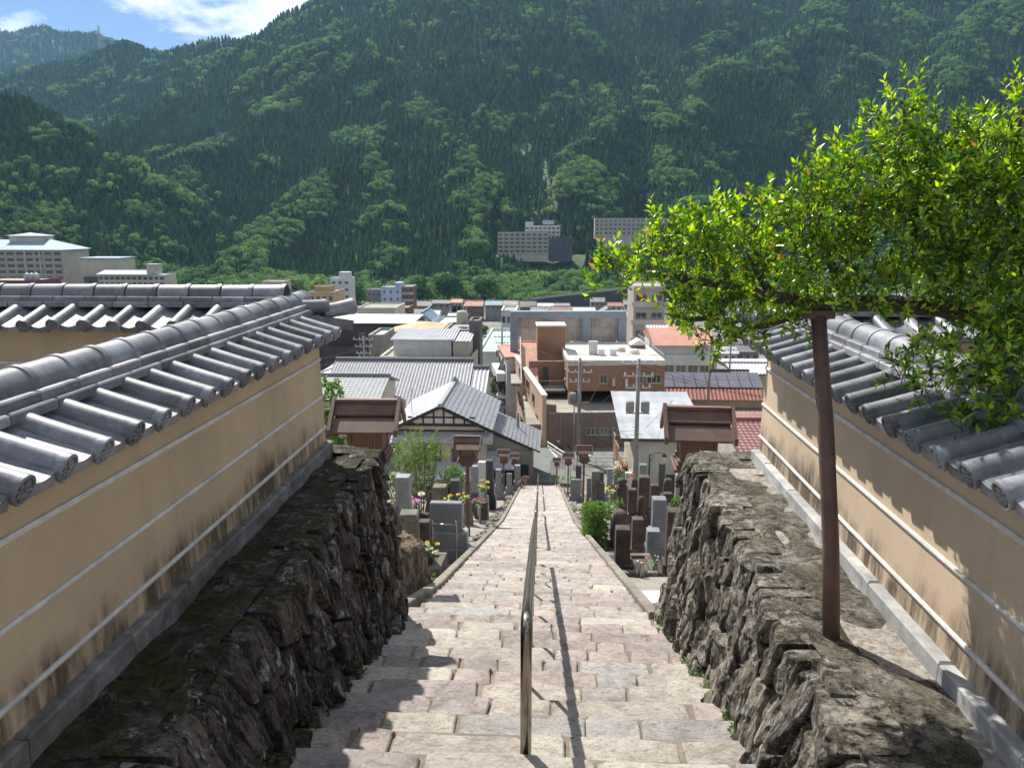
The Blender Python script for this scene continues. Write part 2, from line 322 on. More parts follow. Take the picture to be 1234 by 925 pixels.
def mtn(X, Y, full=False):
    X = np.asarray(X, float); Y = np.asarray(Y, float)
    base = np.interp(Y, BR_Y, BR_Z); base = np.where(X < -900, base-np.clip((-X-900)*0.12, 0, 60), base)
    zs = [base]
    for k, A, B in _seg:
        dx, dy = B.x-A.x, B.y-A.y; t = np.clip(((X-A.x)*dx+(Y-A.y)*dy)/(dx*dx+dy*dy), 0, 1)
        d = np.hypot(X-(A.x+t*dx), Y-(A.y+t*dy)); zs.append(A.z+t*(B.z-A.z)-8 - k*(np.sqrt(d*d+16*16)-16))
    top = np.max(zs, 0); h = top+4.0*np.log(sum(np.exp((z-top)/4.0) for z in zs))
    n = 26*_vn(X, Y, 130, 1)+24*_vn(X, Y, 66, 2)+8*_vn(X, Y, 28, 3)
    w = np.clip((Y-470)/180, 0, 1); h = h-3+n*w*0.9
    k = np.clip((X+58)/12, 0, 1)*np.clip((100-X)/12, 0, 1)*np.clip((Y-548)/22, 0, 1)*np.clip((720-Y)/60, 0, 1); return h*(1-k)+np.minimum(h, -22.5+np.maximum(0, Y-628)*0.55)*k
MX = np.arange(-2100, 1900, 15.0); MY = np.concatenate([np.arange(440, 1500, 11.0), np.arange(1500, 3000, 26.0)])
mt = pm('forest_floor', (0.09, 0.13, 0.045), (0.045, 0.07, 0.025), 0.03, 0.95, 0.3, 0.4, 0.0, bdist=1.0)
mo = grid_obj('mountain', MX, MY, mtn, mt); tag(mo, 'steep green mountain range rising across the valley')

def canopy_quads(n, fn, size, seed, droop=0.0):
    rs = np.random.RandomState(seed); V = []; F = []
    for i in range(n):
        p, out = fn(rs, i/n); p = np.array(p); out = np.array(out, float)
        a = rs.normal(size=3); a /= np.linalg.norm(a); nrm = out*1.7+a; nrm /= np.linalg.norm(nrm)
        u = np.cross(nrm, rs.normal(size=3)); u /= np.linalg.norm(u); w = np.cross(nrm, u)
        s = size*(0.6+0.8*rs.rand()); k = len(V)
        V += [p-u*s-w*s*0.6, p+u*s-w*s*0.5, p+u*s*0.7+w*s*0.7, p-u*s*0.6+w*s*0.6+np.array([0, 0, -droop*s])]; F.append((k, k+1, k+2, k+3))
    return V, F
def conifer_mesh(name, seed, mat, tmat, n=420, H=1.0, Rr=0.17):
    def fn(rs, t):
        h = t**0.75; tier = (h*9) % 1; r = Rr*(1-h)**0.7*(0.68+0.32*(1-tier))+0.006; a = rs.rand()*6.283; q = r*(0.45+0.6*rs.rand())
        return (q*math.cos(a), q*math.sin(a), 0.13+0.87*h-0.18*q), (math.cos(a), math.sin(a), 0.9)
    V, F = canopy_quads(n, fn, 0.028, seed, 0.6)
    mb = MB(); mb.add(V, F, 0); mb.tube([(0, 0, -0.06), (0, 0, 0.5), (0, 0, 0.96)], [0.014, 0.009, 0.002], 5, 1); return mb.mesh(name, [mat, tmat])
def broad_mesh(name, seed, mat, tmat, n=700, tall=1.0):
    rs0 = np.random.RandomState(seed+99); L = []
    for i in range(13):
        a = rs0.rand()*6.283; q = 0.30*math.sqrt(rs0.rand()); z = 0.36+0.42*rs0.rand(); L.append((q*math.cos(a), q*math.sin(a), z*tall, 0.13+0.1*rs0.rand()))
    L.append((0, 0, 0.78*tall, 0.2))
    def fn(rs, t):
        b = L[rs.randint(len(L))]; d = rs.normal(size=3); d[2] = abs(d[2])*1.1-0.35; d /= np.linalg.norm(d); q = b[3]*(0.8+0.28*rs.rand())
        return (b[0]+d[0]*q, b[1]+d[1]*q, b[2]+d[2]*q*0.85), tuple(d)
    V, F = canopy_quads(n, fn, 0.034, seed, 0.3)
    mb = MB(); mb.add(V, F, 0); mb.tube([(0, 0, -0.06), (0.01, 0, 0.25), (0, 0.02, 0.6)], [0.03, 0.022, 0.008], 6, 1)
    for i in range(5): b = L[i]; mb.tube([(0.01, 0, 0.22), (b[0]*0.5, b[1]*0.5, b[2]*0.75), (b[0], b[1], b[2])], [0.016, 0.01, 0.004], 4, 1)
    return mb.mesh(name, [mat, tmat])
BARK = pm('bark', (0.12, 0.09, 0.065), (0.05, 0.038, 0.03), 12, 0.9, 0.6, 40)
FCON = m_forest('cedar_foliage', (0.075, 0.185, 0.062), (0.026, 0.082, 0.04), 0.4)
FBRD = m_forest('broadleaf_foliage', (0.14, 0.27, 0.075), (0.055, 0.14, 0.045), 0.4)
FBRL = m_forest('pale_broadleaf_foliage', (0.23, 0.36, 0.09), (0.13, 0.24, 0.06), 0.4)
con_meshes = [conifer_mesh('cedar', 10+i, FCON, BARK, 480, 1, 0.23+0.03*i) for i in range(4)]
brd_meshes = [broad_mesh('broadleaf', 30+i, FBRD if i < 3 else FBRL, BARK) for i in range(5)]
def variants(cname, meshes):
    c = bpy.data.collections.new(cname)
    for i, me in enumerate(meshes): c.objects.link(bpy.data.objects.new(me.name+'_model', me))
    return c
def scatter(name, label, pts, rots, scls, idx, coll):
    me = bpy.data.meshes.new(name); n = len(pts); me.vertices.add(n); me.vertices.foreach_set('co', np.asarray(pts, np.float32).ravel())
    for an, ty, d in (('rz', 'FLOAT', rots), ('sc', 'FLOAT', scls), ('ix', 'INT', idx)):
        at = me.attributes.new(an, ty, 'POINT'); at.data.foreach_set('value', np.asarray(d, np.float32 if ty == 'FLOAT' else np.int32))
    o = inst(name, me); tag(o, label, None, None, 'stuff')
    ng = bpy.data.node_groups.new(name, 'GeometryNodeTree'); ng.interface.new_socket('Geometry', in_out='INPUT', socket_type='NodeSocketGeometry'); ng.interface.new_socket('Geometry', in_out='OUTPUT', socket_type='NodeSocketGeometry')
    N, L = ng.nodes, ng.links; gi = N.new('NodeGroupInput'); go = N.new('NodeGroupOutput'); ip = N.new('GeometryNodeInstanceOnPoints'); ci = N.new('GeometryNodeCollectionInfo')
    ci.inputs['Collection'].default_value = coll; ci.inputs['Separate Children'].default_value = True; ci.inputs['Reset Children'].default_value = True
    def attr(nm, ty): a = N.new('GeometryNodeInputNamedAttribute'); a.data_type = ty; a.inputs[0].default_value = nm; return a.outputs['Attribute']
    cx = N.new('ShaderNodeCombineXYZ'); L.new(attr('rz', 'FLOAT'), cx.inputs[2]); s3 = N.new('ShaderNodeCombineXYZ'); sa = attr('sc', 'FLOAT')
    for i in range(3): L.new(sa, s3.inputs[i])
    L.new(gi.outputs[0], ip.inputs['Points']); L.new(ci.outputs[0], ip.inputs['Instance']); ip.inputs['Pick Instance'].default_value = True
    L.new(attr('ix', 'INT'), ip.inputs['Instance Index']); L.new(cx.outputs[0], ip.inputs['Rotation']); L.new(s3.outputs[0], ip.inputs['Scale']); L.new(ip.outputs[0], go.inputs[0])
    md = o.modifiers.new('scatter', 'NODES'); md.node_group = ng; return o
def in_view(X, Y, m=1.32):
    d = FW.x*X+FW.y*Y; r = RT.x*X+RT.y*Y; return np.abs(r) < d*(617/FPX)*m+14
bands = [(452, 1000, 4.2, 1.0), (1000, 1700, 6.2, 1.3), (1700, 2800, 10.5, 2.0)]
CP, BP = [], []
GLADES = [(631, 182, 16, 10), (664, 236, 7, 24), (656, 205, 4, 18), (850, 190, 20, 6), (650, 262, 6, 8)]
HOTELS = [(598, 700, 600, 26), (716, 800, 618, 26)]
for y0, y1, sp, sc in bands:
    gx, gy = np.meshgrid(np.arange(-2100, 1900, sp), np.arange(y0, y1, sp)); X = gx.ravel()+np.random.uniform(-.45, .45, gx.size)*sp; Y = gy.ravel()+np.random.uniform(-.45, .45, gx.size)*sp
    k = in_view(X, Y); X, Y = X[k], Y[k]; Z = mtn(X, Y)
    D = FW.x*X+FW.y*Y+FW.z*Z; PX = 617+FPX*(RT.x*X+RT.y*Y)/D; PY = 462.5-FPX*(UPV.x*X+UPV.y*Y+UPV.z*Z)/D
    keep = (PY > -60)
    for a, b, ra, rb in GLADES: keep &= ~((((PX-a)/ra)**2+((PY-b)/rb)**2 < 1) & (np.random.rand(len(X)) < 0.8))
    for a, b, yy, dep in HOTELS: keep &= ~((PX > a-3) & (PX < b+3) & (Y > yy-14) & (Y < yy+dep))
    X, Y, Z, PX, PY = X[keep], Y[keep], Z[keep], PX[keep], PY[keep]
    lap = mtn(X+22, Y)+mtn(X-22, Y)+mtn(X, Y+22)+mtn(X, Y-22)-4*Z         # crests are convex
    bn = 0.8*_vn(X, Y, 60, 11)+1.0*_vn(X, Y, 22, 12)+0.30*np.clip(-lap/14, -1, 1.3)+0.62*np.clip((560-Y)/60, 0, 1)-0.22
    br = bn+np.random.normal(0, 0.16, len(X)) > 0.20
    hh = np.where(br, np.random.uniform(6.5, 10, len(X)), np.random.uniform(7.5, 12, len(X)))*sc
    hh *= np.where(Y < 560, 0.9, 1.0)
    tp_ = PY-hh*FPX/D[keep]; drop = (Y < 622) & (PX > 592) & (PX < 812) & (tp_ < 303)
    X, Y, Z, PX, PY, hh, br = [q[~drop] for q in (X, Y, Z, PX, PY, hh, br)]
    for sel, P in ((~br, CP), (br, BP)):
        P.append(np.stack([X[sel], Y[sel], Z[sel]-0.5, hh[sel]], 1))
    del gx, gy
CP = np.concatenate(CP); BP = np.concatenate(BP)
print('forest', len(CP), len(BP))
scatter('cedar_forest', 'dark cedar forest covering the mountain slopes', CP[:, :3], np.random.rand(len(CP))*6.28, CP[:, 3], np.random.randint(0, 4, len(CP)), variants('cedar_models', con_meshes))
pale = _vn(BP[:, 0], BP[:, 1], 60, 21)+np.random.normal(0, .15, len(BP)) > 0.12
scatter('broadleaf_forest', 'lighter broadleaf woods along ridges and the mountain foot', BP[:, :3], np.random.rand(len(BP))*6.28, BP[:, 3]*1.15, np.where(pale, np.random.randint(3, 5, len(BP)), np.random.randint(0, 3, len(BP))), variants('broadleaf_models', brd_meshes))

# ------------------------------------------------------------------ the air over the valley
hz = MB(); hz.box(-2700, 2700, -60, 3100, -62, 720)
hm = bpy.data.materials.new('valley_haze'); hm.use_nodes = True; hn = hm.node_tree.nodes; hn.clear()
ho = hn.new('ShaderNodeOutputMaterial'); hv = hn.new('ShaderNodeVolumePrincipled'); hv.inputs['Color'].default_value = (0.36, 0.64, 1.0, 1); hv.inputs['Density'].default_value = 0.000068; hv.inputs['Anisotropy'].default_value = 0.25
hm.node_tree.links.new(hv.outputs[0], ho.inputs['Volume'])
tag(hz.obj('haze', hm), 'pale blue haze hanging in the valley air', None, None, 'stuff')

# ================================================================== stairs
TREAD = 0.335; Y0S = -1.17; NST = int((52.6-Y0S)/TREAD)
def halfw(y): return 1.42 if y < 7.7 else 1.205
MORTAR = pm('stair_mortar', (0.24, 0.20, 0.15), (0.13, 0.11, 0.085), 9, 0.9, 0.6, 60, 0.0)
st = MB()
for i in range(NST):
    y = Y0S+i*TREAD; z = S(y+TREAD*0.5)-0.022; h = halfw(y); c = xc(y)
    st.box(c-h-0.05, c+h+0.05, y, y+TREAD+0.02, z-0.6, z)
st.box(-3.0, 3.0, -6, Y0S, -1.9, -1.34)
stairs = st.obj('stairs', MORTAR); tag(stairs, 'long straight stone stairway running down between the graves', kind='structure')
SLABS = [m_slab('slab_pink', (0.45, 0.38, 0.345), (0.29, 0.24, 0.22)), m_slab('slab_beige', (0.48, 0.43, 0.375), (0.31, 0.275, 0.235)), m_slab('slab_grey', (0.43, 0.415, 0.395), (0.28, 0.265, 0.25)),
         m_slab('slab_mauve', (0.40, 0.35, 0.33), (0.26, 0.22, 0.21)), m_slab('slab_cream', (0.55, 0.51, 0.44), (0.39, 0.355, 0.30))]
def slab_shape(w, d, rs):
    """irregular split stone, origin at the middle of its top; returns verts, faces"""
    n = 14; pts = []
    for j in range(n):
        a = 2*math.pi*(j+0.5)/n; ca, sa = math.cos(a), math.sin(a); e = 0.22
        x = math.copysign(abs(ca)**e, ca)*w/2; y = math.copysign(abs(sa)**e, sa)*d/2
        jx = rs.uniform(-1, 1)*0.016; jy = rs.uniform(-1, 1)*0.014
        pts.append((x*0.985+jx, y+jy))
    b = 0.010; tilt = (rs.uniform(-0.012, 0.012), rs.uniform(-0.012, 0.012)); k = []
    def z(x, y): return tilt[0]*x+tilt[1]*y+0.005*math.sin(9*x+rs0)+0.004*math.sin(11*y+rs0*2)
    rs0 = rs.uniform(0, 6)
    vs = [(x, y, -0.10) for x, y in pts]+[(x, y, z(x, y)-b) for x, y in pts]
    vs += [(x*(1-b*2/w), y*(1-b*2.4/d), z(x, y)) for x, y in pts]+[(x*0.5, y*0.5, z(x*.5, y*.5)+0.004) for x, y in pts]+[(0, 0, z(0, 0)+0.004)]
    fs = []
    for r in range(3): fs += [(r*n+j, r*n+(j+1) % n, (r+1)*n+(j+1) % n, (r+1)*n+j) for j in range(n)]
    fs += [(3*n+j, 3*n+(j+1) % n, 4*n) for j in range(n)]
    return vs, fs
rs = random.Random(3); slabs = []
for i in range(NST):
    y = Y0S+i*TREAD; z = S(y+TREAD*0.5); h = halfw(y); x = xc(y)-h
    while x < xc(y)+h-0.05:
        w = rs.choice([0.28, 0.36, 0.45, 0.55, 0.7, 0.85])*rs.uniform(0.85, 1.15)
        if x+w > xc(y)+h-0.2: w = xc(y)+h-x
        split = w > 0.4 and rs.random() < 0.12
        slabs.append((y, x+w/2, z+rs.uniform(-0.007, 0.007), w-0.008, TREAD-0.002, rs.choices(range(5), [30, 26, 14, 18, 12])[0], rs.uniform(-0.025, 0.025)))
        x += w
slabs_near = [s for s in slabs if s[0] > 2.6][:300]; rest = MB(); nearset = set(id(s) for s in slabs_near)
for s in slabs:
    y, x, z, w, d, m, rot = s; vs, fs = slab_shape(w, d, rs)
    if id(s) in nearset:
        inst('slab', MB().add(vs, fs).mesh('slab', SLABS[m]), stairs, (x, y+TREAD/2+0.01, z), (0, 0, rot))
    else:
        rest.add([(vx+x, vy+y+TREAD/2+0.01, vz+z) for vx, vy, vz in vs], fs, m)
tag(rest.obj('slab_paving', SLABS, stairs), kind='stuff')

# kerbs along the stairs below the walls
KERB = pm('mossy_kerb_concrete', (0.27, 0.24, 0.20), (0.13, 0.12, 0.09), 6, 0.9, 0.5, 40, 0.12, dirt=0.6)
for sd, nm in ((-1, 'kerb_west'), (1, 'kerb_east')):
    root = None; y = 7.7
    kb = bpy.data.objects.new('kerb', None); COL.objects.link(kb); tag(kb, 'low concrete kerb edging the stairway on the %s side' % ('stump' if sd < 0 else 'hedge'), kind='structure')
    while y < 52.3:
        L = min(1.9 if y < 26 else 4.0, 52.5-y); mb = MB(); a, b = y+0.006, y+L-0.006; w0 = 0.004; w1 = 0.13
        fl = [0.16 if (sd < 0 and t < 8.2) else 0.0 for t in (a, b)]
        q = []
        for t, f in ((a, fl[0]), (b, fl[1])):
            c = xc(t)+sd*1.205; zt = S(t)+0.09
            q += [(c+sd*(w0-0+f), t, zt-0.35), (c+sd*(w1+f), t, zt-0.35), (c+sd*(w0+0.012+f), t, zt), (c+sd*(w1-0.012+f), t, zt+0.0), (c+sd*(w0+f), t, zt-0.014), (c+sd*(w1+f), t, zt-0.014)]
        mb.add(q, [(0, 4, 10, 6), (4, 2, 8, 10), (2, 3, 9, 8), (3, 5, 11, 9), (5, 1, 7, 11), (0, 1, 5, 3, 2, 4), (6, 10, 8, 9, 11, 7), (0, 6, 7, 1)]); mb.obj('kerb_stone', KERB, kb); y += L

# ------------------------------------------------------------------ handrails down the middle
STEEL = NT('brushed_steel'); STEEL.bump(STEEL.noise(80, 3), 0.05, 0.002); _c = STEEL.ramp(STEEL.noise(6, 4), [(0.3, (0.22, 0.19, 0.15)), (0.7, (0.34, 0.31, 0.26))]); STEEL = STEEL.set(_c, 0.22, 1.0, 0.5)
def railx(y): return xc(y)+0.02-0.003*y
def handrail(a, b, label):
    o = thing('handrail', label, 'handrail', (railx(a), a, S(a)), 0, 'steel handrails down the middle of the stairs'); ox, oy, oz = o.location
    L = lambda y, h: (railx(y)-ox, y-oy, S(y)+h-oz)
    H = 0.84; pts = [L(a, -0.03), L(a, 0.3), L(a, H-0.10)]
    pts += [tuple(Vector(L(a+0.02, H-0.045))), L(a+0.055, H-0.012), L(a+0.12, H)]
    y = a+0.5
    while y < b-0.3:
        pts.append(L(y, H)); y += 0.5
    pts += [L(b-0.1, H), L(b-0.03, H-0.04), L(b, H-0.12), L(b, -0.03)]
    mb = MB(); mb.tube(pts, 0.031, 12); mb.obj('rail', STEEL, o, smooth=True)
    y = a+1.25
    while y < b-0.5:
        mb = MB(); mb.tube([L(y, -0.03), L(y, H-0.03)], 0.017, 10); mb.lathe([(0.045, 0), (0.045, 0.008), (0.024, 0.012)], 12, Vector(L(y, 0.0))); mb.obj('post', STEEL, o, smooth=True); y += 1.25
handrail(3.9, 12.4, 'brown steel handrail beside the two stone walls at the stair top')
handrail(15.6, 28.6, 'brown steel handrail next down the stairs beside the clipped hedge')
handrail(31.0, 40.0, 'short steel handrail below the tall mossy grave pillar')
handrail(41.6, 51.6, 'lowest steel handrail reaching the road at the foot of the stairs')

# ================================================================== dry stone retaining walls
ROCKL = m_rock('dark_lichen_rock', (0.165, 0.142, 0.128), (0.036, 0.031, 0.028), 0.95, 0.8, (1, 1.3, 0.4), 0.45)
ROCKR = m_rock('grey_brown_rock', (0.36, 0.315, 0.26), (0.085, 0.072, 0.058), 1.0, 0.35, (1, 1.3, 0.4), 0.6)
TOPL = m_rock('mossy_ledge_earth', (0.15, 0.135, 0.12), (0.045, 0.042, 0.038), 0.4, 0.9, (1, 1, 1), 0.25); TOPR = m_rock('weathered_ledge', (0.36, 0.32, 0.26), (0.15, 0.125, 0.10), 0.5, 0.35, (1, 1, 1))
def clip(poly, px, py, nx, ny):
    out = []
    for i in range(len(poly)):
        A, B = poly[i], poly[(i+1) % len(poly)]; da = (A[0]-px)*nx+(A[1]-py)*ny; db = (B[0]-px)*nx+(B[1]-py)*ny
        if da <= 0: out.append(A)
        if (da < 0 < db) or (db < 0 < da): t = da/(da-db); out.append((A[0]+t*(B[0]-A[0]), A[1]+t*(B[1]-A[1])))
    return out
def voronoi(seeds, box, an=1.0):
    cells = []
    for i, (a, b) in enumerate(seeds):
        poly = list(box)
        for j, (c, d) in sorted(enumerate(seeds), key=lambda q: (q[1][0]-a)**2+(q[1][1]-b)**2)[1:22]:
            poly = clip(poly, (a+c)/2, (b+d)/2, c-a, d-b)
            if len(poly) < 3: break
        if len(poly) >= 3: cells.append(poly)
    return cells
def resample(poly, n):
    L = [math.hypot(poly[(i+1) % len(poly)][0]-poly[i][0], poly[(i+1) % len(poly)][1]-poly[i][1]) for i in range(len(poly))]; T = sum(L); out = []
    for k in range(n):
        s = T*k/n; i = 0
        while s > L[i] and i < len(L)-1: s -= L[i]; i += 1
        t = s/max(L[i], 1e-6); A, B = poly[i], poly[(i+1) % len(poly)]; out.append((A[0]+t*(B[0]-A[0]), A[1]+t*(B[1]-A[1])))
    return out
def boulder(poly, mapf, depth, bulge, rs, n=26, lum=0.05):
    """rough split stone filling one cell of the wall face: flat-topped, sharp-edged, striated"""
    cx = sum(p[0] for p in poly)/len(poly); cy = sum(p[1] for p in poly)/len(poly); P = resample(poly, n); sd = rs.uniform(0, 99)
    size = math.sqrt(max(0.004, abs(sum(P[i][0]*P[(i+1) % n][1]-P[(i+1) % n][0]*P[i][1] for i in range(n)))/2)); tx, ty = rs.uniform(-.5, .5), rs.uniform(-.3, .3); pr = rs.uniform(-0.02, 0.045)
    vs, fs = [], []; RG = [(0.93, -depth), (0.925, -0.04), (0.915, 0.55), (0.875, 0.92), (0.78, 1.0), (0.64, 1.0), (0.48, 1.0), (0.33, 1.0), (0.17, 1.0)]
    def off(uu, vv, o):
        q = mnoise.fractal(Vector((uu*5+sd, vv*3.0, sd)), 0.7, 2.2, 6)*lum*0.7+abs(mnoise.noise(Vector((uu*15+sd, vv*5.5, sd*2))))*lum*0.45
        c = mnoise.cell(Vector((uu*8+sd, vv*5, 1.7)))*lum*0.3
        return o*bulge*min(1.4, size*3)+pr+q*0.9+c+(tx*(uu-cx)+ty*(vv-cy))*0.45
    for r, (sh, o) in enumerate(RG):
        for (u, v) in P:
            uu = cx+(u-cx)*sh; vv = cy+(v-cy)*sh; jit = mnoise.noise(Vector((uu*9+sd, vv*9, 3.3)))*0.022 if r else 0
            vs.append(mapf(uu+jit, vv+jit, off(uu, vv, o) if o > 0 else o))
    vs.append(mapf(cx, cy, off(cx, cy, 1.0))); m = len(RG)-1
    for r in range(m): fs += [(r*n+j, r*n+(j+1) % n, (r+1)*n+(j+1) % n, (r+1)*n+j) for j in range(n)]
    fs += [(m*n+j, m*n+(j+1) % n, (m+1)*n) for j in range(n)]
    return vs, fs
def stone_wall(side, label, rock, top, ztop, xt, yend, seed, wallx):
    rs = random.Random(seed); root = thing('stone_wall', label, 'stone wall', (side*1.6, 0.4, S(0.4)-0.3), 0, 'rubble retaining walls beside the stairs'); O = Vector(root.location)
    def face_x(y, z): # base of the wall meets the stairs, leaning back to the top edge
        b = xc(y)+side*1.33; t = min(1, max(0, (z-S(y))/max(0.1, ztop-S(y)))); return b+(xt(y)-b)*t
    ya, yb = 0.4, yend; box = [(ya, -0.25), (yb, -0.25), (yb, 1.0), (ya, 1.0)]
    # cells laid out in (y, height above the stairs) so that stones run tall and narrow
    hmax = ztop-S(yb); seeds = []
    y = ya
    while y < yb:
        h = ztop-S(y); v = -0.15
        while v < h+0.05:
            sv = rs.uniform(0.22, 0.46); seeds.append((y+rs.uniform(-0.11, 0.11), v+rs.uniform(-0.09, 0.09))); v += sv
        y += rs.uniform(0.20, 0.28)
    AN = 0.62
    cells = voronoi([(a, b*AN) for a, b in seeds], [(ya, -0.25*AN), (yb, -0.25*AN), (yb, (hmax+0.02)*AN), (ya, (hmax+0.02)*AN)])
    for poly in cells:
        q = [(a, b/AN) for a, b in poly]; cy = sum(p[0] for p in q)/len(q); lim = ztop-S(cy)
        # clip to the level top
        A, B = (ya, ztop-S(ya)), (yb, ztop-S(yb)); nx, ny = -(B[1]-A[1]), (B[0]-A[0]); q = clip(q, A[0], A[1]+0.0, nx, ny)
        if len(q) < 3: continue
        area = abs(sum(q[i][0]*q[(i+1) % len(q)][1]-q[(i+1) % len(q)][0]*q[i][1] for i in range(len(q))))/2
        if area < 0.006: continue
        def mapf(u, v, o): z = S(u)+v; return tuple(Vector((face_x(u, z)-side*o, u, z))-O)
        vs, fs = boulder(q, mapf, 0.22, rs.uniform(0.05, 0.085), rs, 30, 0.045)
        if side > 0: fs = [f[::-1] for f in fs]
        inst('stone', MB().add(vs, fs).mesh('stone', rock), root)
    # cap stones rounding over the top edge
    y = ya
    while y < yb-0.1:
        L = rs.uniform(0.16, 0.42); L = min(L, yb-y+0.03); w = rs.uniform(0.09, 0.19)
        poly = [(y, 0), (y+L, 0), (y+L, w), (y, w)]; poly = [(a+rs.uniform(-.02, .02), b+rs.uniform(-.02, .02)) for a, b in poly]
        def mapt(u, v, o): return tuple(Vector((xt(u)-side*0.03+side*v, u, ztop-0.06+o*0.9))-O)
        vs, fs = boulder(poly, mapt, 0.16, rs.uniform(0.03, 0.07), rs, 26, 0.035)
        if side < 0: fs = [f[::-1] for f in fs]
        inst('cap_stone', MB().add(vs, fs).mesh('cap_stone', rock), root); y += L*0.98
    # end face of the wall looking down the stairs
    ex = [(wallx-side*0.05), xt(yb)]; x0, x1 = min(ex), max(ex)
    seeds = [(rs.uniform(x0, x1), rs.uniform(S(yb)-0.3, ztop)) for _ in range(16)]
    for poly in voronoi(seeds, [(x0, S(yb)-0.4), (x1, S(yb)-0.4), (x1, ztop), (x0, ztop)]):
        def mape(u, v, o): return tuple(Vector((u, yb+o, v))-O)
        vs, fs = boulder(poly, mape, 0.2, 0.07, rs, 16, 0.05); inst('stone', MB().add(vs, [f[::-1] for f in fs]).mesh('stone', rock), root)
    # earth-and-mortar core with a lumpy top
    nx, ny = 16, 90; V, F = [], []
    for j in range(ny):
        yy = ya+(yb-0.02-ya)*j/(ny-1)
        for i in range(nx):
            t = i/(nx-1); xx = xt(yy)+side*0.05+(wallx-xt(yy)-side*0.0)*t; nz = mnoise.fractal(Vector((xx*3.1, yy*2.3, seed)), 1.0, 2.0, 5)
            V.append((xx-O.x, yy-O.y, ztop-0.035+0.05*nz+0.03*(1-t)-O.z))
    for j in range(ny-1):
        for i in range(nx-1): k = j*nx+i; F.append((k, k+1, k+nx+1, k+nx) if side > 0 else (k+1, k, k+nx, k+nx+1))
    inst('ledge', MB().add(V, F).mesh('ledge', top, True), root)
    mb = MB(); n = 30
    for j in range(n):
        a = ya+(yb-0.05-ya)*j/n; b = ya+(yb-0.05-ya)*(j+1)/n; xa = face_x((a+b)/2, ztop)+side*0.10; xb2 = wallx; mb.box(min(xa, xb2)-O.x, max(xa, xb2)-O.x, a-O.y, b-O.y, S(b)-0.4-O.z, ztop-0.11-O.z)
    mb.obj('core', top, root)
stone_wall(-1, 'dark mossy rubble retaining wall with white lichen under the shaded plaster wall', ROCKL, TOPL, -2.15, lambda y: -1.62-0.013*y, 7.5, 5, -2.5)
stone_wall(1, 'sunlit grey brown rubble retaining wall carrying the tree prop', ROCKR, TOPR, -2.2, lambda y: 1.36+0.02*max(0, y-5), 7.68, 6, 2.3)

